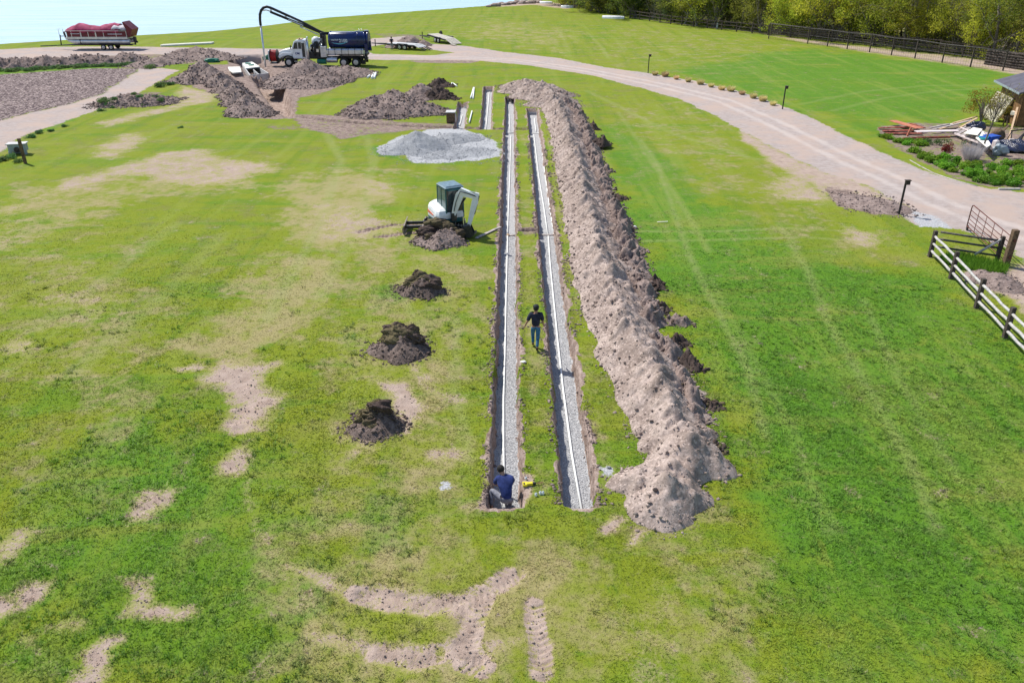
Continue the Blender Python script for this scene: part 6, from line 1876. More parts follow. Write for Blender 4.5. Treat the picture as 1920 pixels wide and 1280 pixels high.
# white boat-like boards and rocks at the end of the tree line
for px, py, L_, lb, nm in [(1024, 7, 3.2, 'white overturned rowing boat on the shore end of the tree line', 'rowing_boat'), (1064, 15, 3.0, 'second white overturned boat beside the first bush', 'rowing_boat'), (1150, 35, 4.5, 'pale flat boat hull lying in the shade left of the pole fence', 'rowing_boat')]:
    x, y = g(px, py)
    prof = [(-.5, 0), (-.42, .34), (-.2, .52), (.2, .52), (.42, .34), (.5, 0)]
    mb = MB(); vs = []
    rows = 9
    for i in range(rows):
        u_ = i / (rows - 1); w = math.sin(math.pi * min(1, .12 + u_ * .75)) ** .6
        for a, z in prof: vs.append(((u_ - .5) * L_, a * 1.5 * w, z * (.7 + .3 * w)))
    fs = [(i * 6 + j, i * 6 + j + 1, i * 6 + 7 + j, i * 6 + 6 + j) for i in range(rows - 1) for j in range(5)] + [tuple(range(6)), tuple(range((rows - 1) * 6, rows * 6))]
    mb.add(vs, fs, False)
    t = thing(nm, lb, 'rowing boat', (float(x), float(y), .02), R(-20), 'white boats lying by the tree line')
    mb.build('hull', M['white_paint'], t)
    MB().box((0, 0, .50), (L_ * .8, .06, .08)).build('keel', M['grey_plank'], t)
# shore rocks
r = np.random.RandomState(19)
for i in range(22):
    px = 918 + i * 4.4 + r.uniform(-2, 2); py = float(np.interp(px, [915, 975, 1015], [13, 6, 5])) + r.uniform(-1.5, 1.5)
    x, y = g(px, py)
    o = MB().rock((0, 0, .12), r.uniform(.4, .95), 100 + i, (1.3, .9, .6), .4, 2).build('shore_rock', M['dirt'], loc=(float(x), float(y), 0))
    tag(o, 'brownish rock in the row of shore rocks at the lake edge', 'rock', 'rocks along the lake shore')
# ---------------------------------------------------------------- shed on the right edge
P1, P2 = g(1866, 214), g(1904, 238)
al = P2 - P1; Lw = float(np.hypot(*al)); al = al / Lw           # along the left wall, towards the camera
ac = np.array([-al[1], al[0]])                                   # across, away to the right
if ac[0] < 0: ac = -ac
t = thing('plank_shed', 'brown vertical-board shed with dark low roof on the right edge', 'shed', (float(P2[0]), float(P2[1]), 0), math.atan2(ac[1], ac[0]))
# local x = across to the right, local y = away from the camera along the left wall
sgn = 1.0
HW, WID = 2.75, 7.0
mb = MB()
n_ = int(Lw / .16)
for i in range(n_):
    y = (i + .5) * Lw / n_
    mb.box((0 + (.015 if i % 2 else 0), y, HW / 2), (.04, Lw / n_ * .94, HW))
mb.box((.06, Lw / 2, HW / 2), (.03, Lw, HW))
mb.build('side_wall', M['shed_wall'], t)
prof = [(0.08, 0), (0.08, HW), (WID / 2, HW + 1.15), (WID, HW), (WID, 0)]
MB().prism(prof, 0.0, .08).build('front_wall', M['shed_wall'], t)
MB().prism(prof, Lw - .08, Lw).build('rear_wall', M['shed_wall'], t)
MB().box((WID, Lw / 2, HW / 2), (.06, Lw - .2, HW)).build('far_wall', M['shed_wall'], t)
for i in range(int(WID / .3)):
    pass
mb = MB()
for i in range(22): mb.box((.2 + i * .31, -.02, HW / 2), (.08, .03, HW - .02))
mb.build('batten_strips', M['shed_wall'], t)
roof = MB().prism([(-.55, HW - .12), (WID / 2, HW + 1.28), (WID / 2, HW + 1.40), (-.58, HW + .02)], -.6, Lw + .6).prism([(WID + .55, HW - .12), (WID / 2 + .01, HW + 1.28), (WID / 2 + .01, HW + 1.40), (WID + .58, HW + .02)], -.6, Lw + .6).build('roof', M['shed_roof'], t)
MB().box((-.60, Lw / 2, HW - .04), (.04, Lw + 1.22, .16)).build('fascia', M['util_grey'], roof)
MB().box((2.6, -.05, 1.05), (1.2, .04, 2.1)).build('door', M['wood_dark'], t)
# mattress-like panel leaning on the shed wall
c_ = P1 * .45 + P2 * .55
t2 = thing('leaning_mattress', 'stained cream mattress leaning against the shed wall', 'mattress', (float(c_[0] - ac[0] * 1.05), float(c_[1] - ac[1] * 1.05), 0), math.atan2(ac[1], ac[0]) + R(38))
Mx = Matrix.Rotation(R(18), 3, 'Y') @ Matrix.Rotation(R(14), 3, 'X')
MB().box((.1, 0, 1.05), (.2, 1.75, 2.3), Mx, 1.0, .07).build('mattress_cover', simple('stained_ticking', (.66, .60, .46), .9, 0, .2, 3, dirt=((.3, .24, .15), .7)), t2)
MB().box((-.02, 0, .95), (.012, 1.1, .06), Mx).box((-.03, .2, 1.4), (.012, .06, .7), Mx).build('tear_marks', M['wood_brown'], t2)

# ---------------------------------------------------------------- debris heap between bed and shed
def board3(a, b_, w, th, mat_, label, za=.1, zb=.1, name='board', group=None, cat='board'):
    A, B_ = g(*a), g(*b_)
    o = (float(A[0]), float(A[1]), za)
    return tag(MB().beam((0, 0, 0), (float(B_[0] - A[0]), float(B_[1] - A[1]), zb - za), w, th).build(name, M[mat_], loc=o), label, cat, group)
RB = 'rusty red boards at the left end of the debris'
board3((1647, 243), (1712, 244), .30, .06, 'red_board', 'longest dark red board pointing left over the grass', .12, .25, group=RB)
board3((1655, 248), (1724, 249), .42, .06, 'red_board', 'wide dark red board just in front of the longest one', .10, .2, group=RB)
board3((1661, 252), (1728, 254), .36, .05, 'red_board', 'red board nearest the driveway grass', .08, .15, group=RB)
board3((1672, 235), (1722, 251), .62, .06, 'orange_board', 'bright orange wide board lying slantwise on the red ones', .38, .42)
board3((1706, 240), (1731, 249), .25, .06, 'red_board', 'short red board beside the bright orange one', .36, .36, group=RB)
board3((1697, 240), (1716, 240), .2, .05, 'red_board', 'short dark red plank behind the orange board', .3, .3, group=RB)
board3((1693, 262), (1780, 262), .16, .12, 'red_board', 'dark red beam under the long pinkish white board', .1, .2)
board3((1715, 257), (1793, 256), .55, .06, 'pink_board', 'long pinkish white board joining the red boards to the heap', .42, .45)
x, y = g(1703, 256)
tag(MB().box((0, 0, .35), (.14, .1, .7), Matrix.Rotation(R(14), 3, 'Y')).build('wood_block', M['orange_board'], loc=(float(x), float(y), .02)), 'short upright orange wood block by the red boards', 'wood block')
# slatted panel (old deck section)
A, B_, Cc, D_ = g(1785, 256), g(1812, 248), g(1850, 268), g(1838, 280)
o = thing('slatted_panel', 'large grey slatted deck panel lying tilted in the debris', 'deck panel', (float(A[0]), float(A[1]), .3))
def L3(p, z=0): return (float(p[0] - A[0]), float(p[1] - A[1]), z)
for i in range(7):
    u = i / 6
    p, q = A * (1 - u) + D_ * u, B_ * (1 - u) + Cc * u
    MB().beam(L3(p, .05 + .1 * u), L3(q, .25 + .1 * u), .30, .05).build('slat', M['grey_plank'], o)
MB().beam(L3(A, 0), L3(D_, .1), .16, .12).build('bearer', M['pink_board'], o)
MB().beam(L3(B_, .2), L3(Cc, .3), .16, .12).build('bearer', M['pink_board'], o)
MB().beam(L3(A * .5 + B_ * .5, .22), L3(Cc * .6 + D_ * .4, .30), .14, .06).build('cross_board', M['pink_board'], o)
G_ = 'loose planks behind the slatted panel'
for i, (a, b_, mt, lb) in enumerate([
    ((1746, 247), (1800, 239), 'grey_plank', 'grey plank pointing left, outermost behind the slatted panel'),
    ((1752, 244), (1812, 236), 'pink_board', 'pale plank second from the grass behind the slatted panel'),
    ((1760, 249), (1818, 234), 'tan_wood', 'tan plank rising to the right behind the slatted panel'),
    ((1770, 246), (1826, 236), 'grey_plank', 'grey plank crossing over the tan one'),
    ((1785, 240), (1828, 232), 'tan_wood', 'topmost tan plank near the yellow bush'),
    ((1740, 251), (1776, 248), 'grey_plank', 'short grey plank nearest the pinkish board'),
    ((1796, 252), (1828, 238), 'tan_wood', 'tan plank just left of the cream sheet')]):
    board3(a, b_, .17, .06, mt, lb, .15 + .06 * i, .35 + .06 * i, group=G_)
# cream sheets
def sheet(pts, z0, z1, mat_, label, name='sheet', th=.05, cat='sheet'):
    P = gl(pts, (z0 + z1) / 2); c = P.mean(0)
    zz = np.linspace(z0, z1, len(P))
    n = len(P)
    mb = MB()
    top = [(float(p[0] - c[0]), float(p[1] - c[1]), float(zv)) for p, zv in zip(P, zz)]
    bot = [(a, b_, z - th) for a, b_, z in top]
    fs = [tuple(range(n)), tuple(range(2 * n - 1, n - 1, -1))] + [(i, (i + 1) % n, n + (i + 1) % n, n + i) for i in range(n)]
    mb.add(bot + top, [tuple(range(n - 1, -1, -1)), tuple(range(n, 2 * n))] + [(i, (i + 1) % n, n + (i + 1) % n, n + i) for i in range(n)])
    return tag(mb.build(name, M[mat_], loc=(float(c[0]), float(c[1]), 0)), label, cat)
sheet([(1808, 246), (1826, 238), (1842, 243), (1832, 256)], .7, .95, 'board', 'upper cream panel sheet on the debris heap')
sheet([(1830, 256), (1843, 245), (1858, 272), (1850, 278)], .75, .9, 'board', 'lower long cream panel sheet slanting to the camera')
x, y = g(1843, 262, .8)
t = thing('teal_bucket', 'round teal tub lying on the cream sheet', 'tub', (float(x), float(y), .86))
MB().cyl((0, 0, 0), (0, 0, .14), .32, 20, [(0, .26), (.9, .32), (1, .33)]).build('tub_shell', simple('teal_plastic', (.02, .38, .42), .4), t)
MB().cyl((0, 0, .141), (0, 0, .146), .25, 20).build('tub_inside', M['blue_plastic'], t)
x, y = g(1856, 268, .5)
t = thing('blue_bin', 'bright blue plastic bin in the middle of the debris', 'bin', (float(x), float(y), .3), R(20))
MB().box((0, 0, .35), (.75, .6, .7), None, 1.15, .04).build('bin_body', M['blue_plastic'], t)
MB().box((0, 0, .72), (.95, .78, .06)).build('bin_rim', M['blue_plastic'], t)
MB().box((.1, -.37, .4), (.3, .03, .3)).build('bin_label', M['letter_white'], t)
x, y = g(1868, 262, .5)
tag(MB().rock((0, 0, .75), .55, 4, (.95, .8, 1.1), .15, 3).build('brown_sack', M['wood_brown'], loc=(float(x), float(y), 0)), 'dark brown rounded sack standing above the blue bin', 'sack')
x, y = g(1864, 280, .3)
tag(MB().box((0, 0, .5), (.45, .4, .7), R(25), .8, .06).build('cream_carton', M['pink_board'], loc=(float(x), float(y), .1)), 'pinkish cream carton below the brown sack', 'carton')
x, y = g(1874, 284, .3)
tag(MB().rock((0, 0, .4), .55, 8, (1.0, .6, .9), .5, 3).build('crumpled_plastic', M['util_grey'], loc=(float(x), float(y), .0)), 'crumpled grey plastic sheet right of the cream carton', 'plastic sheet')
x, y = g(1903, 276, .3)
vs, fs = [], []
for i in range(34):
    for j in range(16):
        u, v = i / 33 - .5, j / 15 - .5
        z = .75 * math.cos(v * 2.6) * math.cos(u * 2.2) + .14 * (fbm(np.array([u * 6 + 9]), np.array([v * 9 + 3]), 1, 3, 3)[0] - .5) * 2 + .06 * math.sin(u * 30 + v * 9)
        vs.append((u * 3.6, v * 1.9 - u * .9, max(0.03, z)))
for i in range(33):
    for j in range(15): fs.append((i * 16 + j, i * 16 + j + 1, i * 16 + 17 + j, i * 16 + 16 + j))
o = MB().add(vs, fs, True).build('navy_tarp', M['tarp'], loc=(float(x), float(y), 0)); md = o.modifiers.new('t', 'SOLIDIFY'); md.thickness = .02
tag(o, 'shiny wrinkled navy tarpaulin covering the right end of the debris', 'tarpaulin')
x, y = g(1832, 242, .4)
tag(MB().rock((0, 0, .45), .5, 14, (1.3, .6, .8), .6, 3).build('black_netting', M['tarp'], loc=(float(x), float(y), .2)), 'shiny black bagged bundle behind the cream sheet', 'bundle')
board3((1885, 283), (1897, 240), .14, .14, 'tan_wood', 'single post leaning upright in front of the navy tarpaulin', .2, 1.6, 'leaning_post', cat='post')
board3((1856, 277), (1884, 262), .12, .1, 'wood_brown', 'brown pole leaning across the grey plastic', .3, 1.1, 'leaning_pole', cat='pole')
board3((1840, 278), (1888, 288), .2, .1, 'pink_board', 'long pale board along the front edge of the debris', .25, .2)
board3((1842, 282), (1886, 291), .2, .1, 'wood_brown', 'brown board under the front pale board', .1, .1)
board3((1884, 285), (1935, 289), .2, .14, 'pink_board', 'pale sleeper in front of the navy tarpaulin', .2, .2)
x, y = g(1893, 276, .3)
tag(MB().box((0, 0, .45), (.34, .12, .7), None).build('upright_plank', M['pink_board'], loc=(float(x), float(y), .1)), 'short upright pink plank end beside the leaning post', 'plank')
board3((1892, 232), (1940, 240), .5, .3, 'board', 'thick white beam standing off the ground at the shed corner', .9, .9, 'white_beam', cat='beam')
x, y = g(1893, 236, 0)
t = thing('sawhorse', 'wooden sawhorse holding up the white beam', 'sawhorse', (float(x), float(y), 0))
for s_ in (-1, 1):
    for q in (-1, 1): MB().beam((s_ * .4, q * .3, 0), (s_ * .4, q * .05, .72), .08, .08, (1, 0, 0)).build('leg', M['wood_brown'], t)
MB().beam((-.6, 0, .74), (.6, 0, .74), .12, .1).build('cross_beam', M['wood_brown'], t)
x, y = g(1906, 262, .5)
t = thing('metal_trestle', 'dark metal trestle standing behind the navy tarpaulin', 'trestle', (float(x), float(y), 0), R(20))
for s_ in (-1, 1):
    MB().tube([(s_ * .8, -.3, 0), (s_ * .7, 0, 1.2)], .035, 6).tube([(s_ * .8, .3, 0), (s_ * .7, 0, 1.2)], .035, 6).build('leg_pair', M['black_metal'], t)
MB().tube([(-.8, 0, 1.2), (.8, 0, 1.2)], .05, 8).build('top_bar', M['black_metal'], t)

# ---------------------------------------------------------------- vegetation
M['leaf_spring'] = leaf_mat('spring_leaves', (.24, .29, .02), (.60, .60, .06), .5)
M['leaf_olive'] = leaf_mat('olive_leaves', (.13, .17, .02), (.36, .39, .06), .45)
M['leaf_dark'] = leaf_mat('dark_leaves', (.03, .06, .018), (.08, .13, .03), .3)
M['leaf_bed'] = leaf_mat('bed_leaves', (.10, .22, .015), (.26, .46, .04), .45)
M['leaf_weed'] = leaf_mat('weed_leaves', (.05, .12, .03), (.14, .26, .08), .4)
M['twig'] = simple('grey_twigs', (.30, .265, .235), .9, 0, .3, 3, col2=(.19, .155, .135))
M['bark'] = simple('grey_bark', (.17, .145, .12), .9, 0, .35, 5, .03)
M['bark_pale'] = simple('pale_bark', (.36, .33, .29), .9, 0, .3, 4, .03)
M['leaf_red'] = leaf_mat('red_leaves', (.09, .014, .01), (.24, .05, .03), .3)
M['leaf_yellow'] = leaf_mat('yellow_shoots', (.24, .24, .02), (.42, .36, .04), .4)

def leaves_mesh(name, centres, n, spread, size, material, seed, droop=0.0):
    """many leaf-sized faces scattered in clumps"""
    r = np.random.RandomState(seed)
    cs = np.asarray(centres); w = cs[:, 3] ** 2; w /= w.sum()
    ci = r.choice(len(cs), n, p=w)
    u = r.normal(size=(n, 3)); u /= np.linalg.norm(u, axis=1)[:, None]
    q = r.rand(n) ** .45
    c = cs[ci, :3] + u * (q * cs[ci, 3])[:, None] * np.array([1, 1, .8])
    a = r.normal(size=(n, 3)); a /= np.linalg.norm(a, axis=1)[:, None]
    b_ = np.cross(a, r.normal(size=(n, 3))); b_ /= np.linalg.norm(b_, axis=1)[:, None]
    s = (size * r.uniform(.5, 1.3, n))[:, None]
    V = np.stack([c - a * s * .5, c + b_ * s * .38, c + a * s * .6, c - b_ * s * .38], 1).reshape(-1, 3)
    V[:, 2] = np.maximum(V[:, 2], .02)
    me = np_mesh(name, V, np.arange(len(V)).reshape(-1, 4), material)
    br = np.clip(r.rand(len(cs))[ci] * .55 + r.rand(n) * .45, 0, 1)
    at = me.attributes.new('bright', 'FLOAT', 'POINT'); at.data.foreach_set('value', np.repeat(br, 4).astype(np.float32))
    return me

def tree_proto(kind, seed):
    """returns (trunk mesh, crown mesh) in local metres, ~9 m tall"""
    r = np.random.RandomState(seed)
    mb = MB(); tips = []
    def limb(p, d, L, r0, depth):
        pts, rr = [p], [r0]
        n = 4
        for i in range(n):
            d = (d + Vector(r.normal(0, .14, 3)) + Vector((0, 0, .06))).normalized()
            p = p + d * (L / n); pts.append(p); rr.append(max(.008, r0 * (1 - .62 * (i + 1) / n)))
            if depth > 0:
                for _ in range(2 if depth > 1 else 3):
                    dd = (d * .7 + Vector(r.normal(0, .62, 3)) + Vector((0, 0, .15))).normalized()
                    limb(p, dd, L * r.uniform(.38, .6), rr[-1] * .55, depth - 1)
            elif i >= 1: tips.append(p.copy())
        mb.tube(pts, rr, 5 if r0 < .06 else 8, False)
    if kind == 'tall':
        limb(Vector((0, 0, -.1)), Vector((0, 0, 1)), 9.5, .24, 2); size, n, mat_, rad = .20, 5200, 'leaf_olive', .85
    elif kind == 'bare':
        for i in range(7): limb(Vector((r.normal(0, .35), r.normal(0, .35), -.1)), Vector((r.normal(0, .3), r.normal(0, .3), 1)).normalized(), r.uniform(5, 8), .07, 1)
        size, n, mat_, rad = .14, 1100, 'leaf_olive', .5
    elif kind == 'spring':
        for i in range(4): limb(Vector((r.normal(0, .3), r.normal(0, .3), -.1)), Vector((r.normal(0, .38), r.normal(0, .38), 1)).normalized(), r.uniform(6, 8.5), .11, 2)
        size, n, mat_, rad = .20, 11000, 'leaf_spring', .62
    else:
        for i in range(3): limb(Vector((r.normal(0, .3), r.normal(0, .3), -.1)), Vector((r.normal(0, .3), r.normal(0, .3), 1)).normalized(), r.uniform(6.5, 9), .13, 2)
        size, n, mat_, rad = .21, 11000, 'leaf_olive' if kind == 'olive' else 'leaf_dark', .7
    tips = [p for p in tips if p.z > (.6 if kind != 'tall' else 3)]
    cs = [(p.x, p.y, p.z, rad * r.uniform(.5, 1.3)) for p in tips]
    if kind in ('spring', 'olive', 'dark'):
        for i in range(26): cs.append((r.normal(0, 1.35), r.normal(0, 1.35), r.uniform(.4, 3.4), r.uniform(.4, .9)))
    tr = mb.build('trunk', M['bark_pale' if kind == 'tall' and seed % 2 else ('twig' if kind == 'bare' else 'bark')])
    tm_ = tr.data; bpy.data.objects.remove(tr)
    cm = leaves_mesh('crown', cs, n, 1, size, M[mat_], seed + 1)
    return tm_, cm
protos = {}
for kind, seeds in (('spring', (1, 2, 3)), ('olive', (4, 5)), ('dark', (6, 7)), ('bare', (8, 9, 10)), ('tall', (11, 12))):
    protos[kind] = [tree_proto(kind, s_) for s_ in seeds]
TL = {'spring': 'yellow-green leafing tree in the wood edge along the top right', 'olive': 'olive green tree in the wood edge along the top right',
      'dark': 'dark green dense tree in the wood edge along the top right', 'bare': 'bare grey many-stemmed shrub tree in the wood edge along the top right',
      'tall': 'tall tree with a visible trunk in the wood edge along the top right'}
def tree(kind, x, y, s_, rz, label=None, group=None, k_=None):
    tm_, cm = protos[kind][k_ if k_ is not None else random.randrange(len(protos[kind]))]
    t = thing('tree', label or TL[kind], 'tree', (float(x), float(y), 0), rz, group or 'trees of the wood edge along the top right', s_)
    link('trunk', tm_, t); link('crown', cm, t)
    return t
front = gl([(1050, 9), (1085, 16), (1120, 22), (1180, 30), (1300, 46), (1450, 63), (1600, 79), (1750, 96), (1850, 109), (1935, 121), (2050, 136)])
seg = np.hypot(*(front[1:] - front[:-1]).T); cum = np.concatenate([[0], np.cumsum(seg)])
random.seed(5)
row0 = ['spring', 'spring', 'bare', 'bare', 'olive', 'spring', 'dark', 'olive', 'dark', 'olive', 'bare', 'dark', 'olive', 'tall', 'bare', 'spring', 'olive', 'bare', 'spring', 'olive', 'bare', 'spring', 'spring', 'tall', 'spring', 'bare', 'spring', 'tall', 'bare', 'olive']
for row, (off, step) in enumerate([(-.6, 3.1), (3.5, 3.8), (10, 5.4), (19, 6.5), (33, 8), (54, 10)]):
    s_ = random.uniform(0, 2); i = 0
    while s_ < cum[-1]:
        px_ = np.interp(s_, cum, front[:, 0]); py_ = np.interp(s_, cum, front[:, 1])
        nx_, ny_ = .55, .83
        u_ = s_ / cum[-1]
        kind = row0[min(len(row0) - 1, int(u_ * len(row0)))] if row == 0 else random.choice(['spring', 'olive', 'dark', 'bare', 'olive', 'tall', 'spring', 'bare'])
        tree(kind, px_ + nx_ * off + random.uniform(-1, 1), py_ + ny_ * off + random.uniform(-1.2, 1.2), random.uniform(.8, 1.2) * (1 if row else .92), random.uniform(0, 6.28))
        s_ += step * random.uniform(.75, 1.25); i += 1

# small plants: shared helper
def plant(name, label, cat, px, py, cs, n, size, mat_, stems=0, group=None, seed=1, stem_mat='twig', h=1.0, z=0.0):
    x, y = g(px, py)
    t = thing(name, label, cat, (float(x), float(y), z), 0, group)
    link('foliage', leaves_mesh('foliage', cs, n, 1, size, M[mat_], seed), t)
    if stems:
        r = np.random.RandomState(seed); mb = MB()
        for i in range(stems):
            a = r.uniform(0, 6.28); q = r.uniform(.1, .55) * h
            mb.tube([(0, 0, 0), (math.cos(a) * q * .35, math.sin(a) * q * .35, h * .5), (math.cos(a) * q, math.sin(a) * q, h * r.uniform(.7, 1.05))], [.012 * h, .008 * h, .003], 4, False)
        mb.build('stems', M[stem_mat], t)
    return t
r = np.random.RandomState(4)
plant('yellow_bush', 'tall loose yellow-green bush left of the shed corner', 'bush', 1838, 232, [(r.normal(0, .9), r.normal(0, .5), r.uniform(.4, 2.6), r.uniform(.3, .6)) for _ in range(26)], 2600, .10, 'leaf_yellow', 22, None, 3, 'twig', 2.6)
plant('yellow_bush', 'second yellow-green bush close under the shed wall', 'bush', 1884, 226, [(r.normal(0, .7), r.normal(0, .4), r.uniform(.3, 2.0), r.uniform(.3, .5)) for _ in range(18)], 1500, .10, 'leaf_yellow', 16, None, 6, 'twig', 2.0)
plant('red_shrub', 'small round dark red shrub on the bare bed', 'shrub', 1770, 293, [(r.normal(0, .18), r.normal(0, .15), r.uniform(.3, .85), .22) for _ in range(12)], 1100, .07, 'leaf_red', 14, None, 9, 'rust', .8)
plant('pale_shrub', 'low blue-green shrub in front of the pinkish board', 'shrub', 1762, 272, [(r.normal(0, .6), r.normal(0, .25), r.uniform(.1, .35), .22) for _ in range(14)], 900, .08, 'leaf_weed', 0, None, 11)
# dry grass fountain
x, y = g(1820, 301)
def fountain(seed, n, H_, R_, w, matn):
    r = np.random.RandomState(seed); a = r.uniform(0, 6.283, n); q = np.abs(r.normal(.45, .25, n)) * R_
    p = np.stack([np.cos(a) * .12, np.sin(a) * .12, np.zeros(n)], -1)
    m_ = np.stack([np.cos(a) * q * .45, np.sin(a) * q * .45, H_ * r.uniform(.55, .75, n)], -1)
    tip = np.stack([np.cos(a) * q, np.sin(a) * q, H_ * r.uniform(.6, 1.1, n)], -1)
    sd = np.stack([-np.sin(a), np.cos(a), np.zeros(n)], -1) * w
    V = np.stack([p - sd, p + sd, m_ + sd * .8, m_ - sd * .8, m_ - sd * .8, m_ + sd * .8, tip, tip], 1).reshape(-1, 3)
    i = np.arange(n)[:, None] * 8
    return np_mesh('grass_fountain', V, np.concatenate([i + np.array([0, 1, 2, 3]), i + np.array([4, 5, 6, 7])]), M[matn])
o = link('dry_grass_clump', tuft_mesh(22, .75, 1.45, 900, .011, 'pale_blades', .75), None, (float(x), float(y), 0))
tag(o, 'large pale dry ornamental grass clump in front of the debris', 'dry grass')
# young bare tree
x, y = g(1838, 292)
mb = MB(); r = np.random.RandomState(8)
mb.tube([(0, 0, -.05), (.1, 0, 1.2), (.3, .05, 2.5), (.45, .05, 3.6)], [.075, .06, .05, .035], 8)
tips = []
for i in range(26):
    z = r.uniform(1.9, 3.6); bx = .1 + (z - 1.2) * .14; a = r.uniform(0, 6.28); L = r.uniform(.7, 1.5)
    p0 = Vector((bx, .03, z)); p1 = p0 + Vector((math.cos(a) * L * .35, math.sin(a) * L * .35, L * .5)); p2 = p1 + Vector((math.cos(a) * L * .3, math.sin(a) * L * .3, L * .55))
    mb.tube([p0, p1, p2], [.022, .014, .006], 4, False); tips.append(p2)
    for _ in range(3):
        q = p1 + Vector(r.normal(0, .32, 3)) + Vector((0, 0, .35)); mb.tube([p1, q], [.01, .004], 3, False); tips.append(q)
t = thing('young_tree', 'slim young tree just coming into leaf in front of the debris', 'tree', (float(x), float(y), 0))
mb.build('trunk', M['bark'], t)
link('crown', leaves_mesh('crown', [(p.x, p.y, p.z, .22) for p in tips], 420, 1, .07, M['leaf_yellow'], 3), t)

# leafy clumps of the planting bed
clump = [leaves_mesh('leafy_clump', [(r.normal(0, .11), r.normal(0, .11), r.uniform(.08, .25), .2) for _ in range(7)], 520, 1, .085, M['leaf_bed'], 50 + i) for i in range(4)]
spots = []
r = np.random.RandomState(31)
bedp = gl([(1700, 283), (1740, 292), (1800, 306), (1925, 312), (1935, 352), (1850, 347), (1795, 330), (1745, 310)])
bx0, by0, bx1, by1 = bedp[:, 0].min(), bedp[:, 1].min(), bedp[:, 0].max(), bedp[:, 1].max()
tries = 0
while len(spots) < 62 and tries < 9000:
    tries += 1
    p = np.array([r.uniform(bx0, bx1), r.uniform(by0, by1)])
    if sdf_poly(np.array([p[0]]), np.array([p[1]]), bedp)[0] < -.15 and all(np.hypot(*(p - q)) > .62 for q in spots): spots.append(p)
strip = [g(px + r.normal(0, 6), py + r.normal(0, 2.5)) for px, py in zip(np.linspace(1655, 1740, 22), np.interp(np.linspace(1655, 1740, 22), [1655, 1690, 1740], [256, 268, 272]))]
for i, p in enumerate(spots):
    o = link('leafy_clump', clump[i % 4], None, (float(p[0]), float(p[1]), 0), i * 1.7); s_ = r.uniform(.75, 1.5); o.scale = (s_, s_, s_ * r.uniform(.7, 1.1))
    tag(o, 'low bright green leafy clump in the planting bed beside the driveway', 'bed plant', 'green leafy clumps of the planting bed')
for i, p in enumerate(strip):
    o = link('weed_clump', clump[2 + i % 2], None, (float(p[0]), float(p[1]), 0), i * 2.3); s_ = r.uniform(.8, 1.4); o.scale = (s_, s_, s_ * .8)
    tag(o, 'green weed clump in front of the rusty red boards', 'weed', 'weeds in front of the red boards')
# edging of the bed
E = gl([(1706, 301), (1725, 312), (1752, 326), (1775, 334), (1805, 343), (1832, 350)])
e0 = E[0]
tag(MB().tube([(float(p[0] - e0[0]), float(p[1] - e0[1]), .01) for p in E], .05, 8).build('bed_edging', M['grey_plank'], loc=(float(e0[0]), float(e0[1]), 0)), 'pale curved edging strip between planting bed and driveway', 'edging')
board3((1872, 356), (1912, 356), .16, .1, 'log_pale', 'straight pale edging timber at the right of the bed', .05, .05, 'edging_timber', cat='edging')
# weeds: brush heap, banks, tufts in the field
weed = [leaves_mesh('weed_tuft', [(r.normal(0, .16), r.normal(0, .16), r.uniform(.05, .28), .22) for _ in range(8)], 520, 1, .09, M['leaf_weed'], 80 + i) for i in range(3)]
WL = [(192, 193, 1.5, .3), (205, 197, 1.3, .1), (215, 188, 1.0, .5), (252, 178, .8, .8), (262, 183, .9, .7), (290, 184, .9, .4), (300, 190, 1.0, .2), (275, 198, 1.1, 0), (310, 187, 1.0, 0), (303, 163, 1.6, 0), (318, 160, 1.2, 0), (188, 209, .9, 0), (280, 129, 1.6, 0), (340, 240, .6, 0), (212, 203, .7, 0)]
for i, (px, py, s_, z) in enumerate(WL):
    x, y = g(px, py, z)
    o = link('weed_tuft', weed[i % 3], None, (float(x), float(y), z), i); o.scale = (s_, s_, s_ * .8)
    tag(o, 'blue-green weed tuft on or beside the low brush heap', 'weed', 'weeds round the brush heap')
r = np.random.RandomState(17)
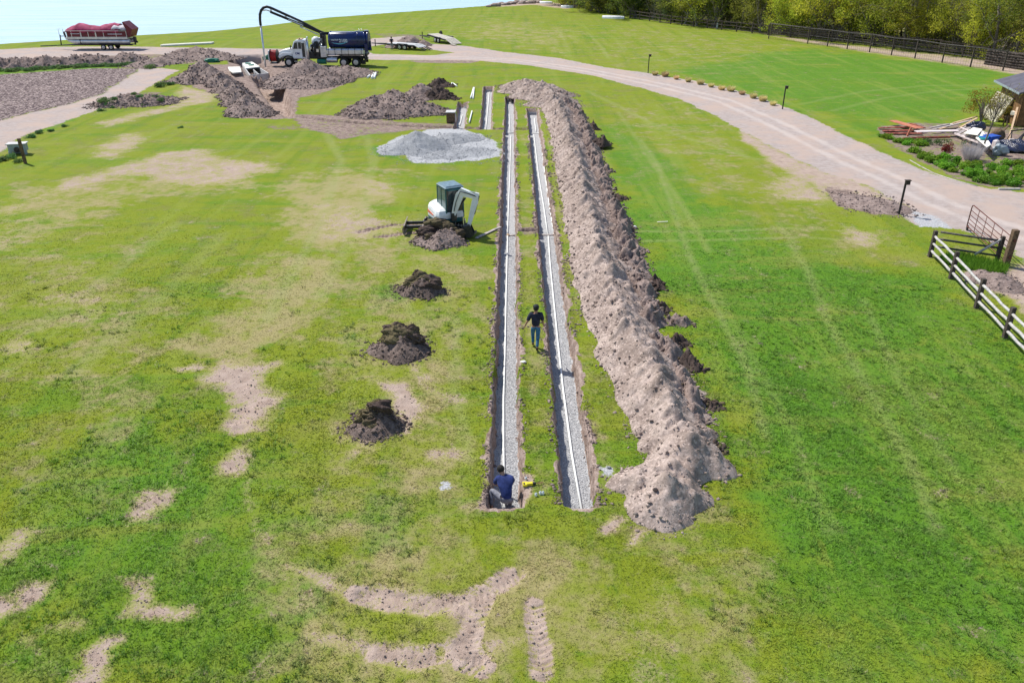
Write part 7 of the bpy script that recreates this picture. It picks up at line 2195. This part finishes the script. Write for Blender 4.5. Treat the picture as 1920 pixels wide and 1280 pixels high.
for i in range(26):
    px = -5 + i * 10.5; py = float(np.interp(px, [0, 262], [135, 121])) + r.uniform(-2, 1.5)
    x, y = g(px, py)
    o = link('verge_tuft', weed[i % 3], None, (float(x), float(y), 0), i * 2.); s_ = r.uniform(1.2, 2.0); o.scale = (s_, s_, s_ * .6)
    tag(o, 'green tuft of the grassy strip between the mulch bed and the dug earth row', 'grass tuft', 'tufts of the strip behind the mulch bed')
for i, (px, py, s_) in enumerate([(20, 297, 1.0), (5, 302, 1.1), (60, 258, 1.0), (75, 250, .9), (95, 247, .7), (120, 238, .7), (33, 305, .8)]):
    x, y = g(px, py)
    o = link('weed_tuft', weed[i % 3], None, (float(x), float(y), 0), i); o.scale = (s_, s_, s_ * .8)
    tag(o, 'green weed tuft near the grey utility box', 'weed', 'weeds by the utility box')
# taller grass under the corner fence
xx, yy = g(1800, 495)
o = link('tall_grass', fountain(5, 1, .1, .1, .01, 'leaf_bed'), None, (float(xx), float(yy), 0))
bpy.data.objects.remove(o)
def tall_grass():
    r = np.random.RandomState(12); n = 5200
    P = gl([(1760, 488), (1790, 477), (1860, 493), (1885, 500), (1880, 515), (1800, 505)])
    x = r.uniform(P[:, 0].min(), P[:, 0].max(), n); y = r.uniform(P[:, 1].min(), P[:, 1].max(), n)
    k_ = sdf_poly(x, y, P) < .1; x, y = x[k_], y[k_]; n = len(x)
    th = r.uniform(0, 6.28, n); h = r.uniform(.12, .38, n)
    p = np.stack([x - xx, y - yy, np.zeros(n)], -1); sd = np.stack([np.cos(th), np.sin(th), 0 * th], -1) * .02
    tip = p + np.stack([r.normal(0, .1, n), r.normal(0, .1, n), h], -1)
    V = np.stack([p - sd, p + sd, tip], 1).reshape(-1, 3)
    me = np_mesh('tall_grass', V, np.arange(len(V)).reshape(-1, 3), M['leaf_bed'])
    at = me.attributes.new('bright', 'FLOAT', 'POINT'); at.data.foreach_set('value', np.repeat(r.rand(n), 3).astype(np.float32))
    tag(link('tall_grass', me, None, (float(xx), float(yy), 0)), 'taller bright green grass under the corner fence', 'grass', None, 'stuff')
tall_grass()
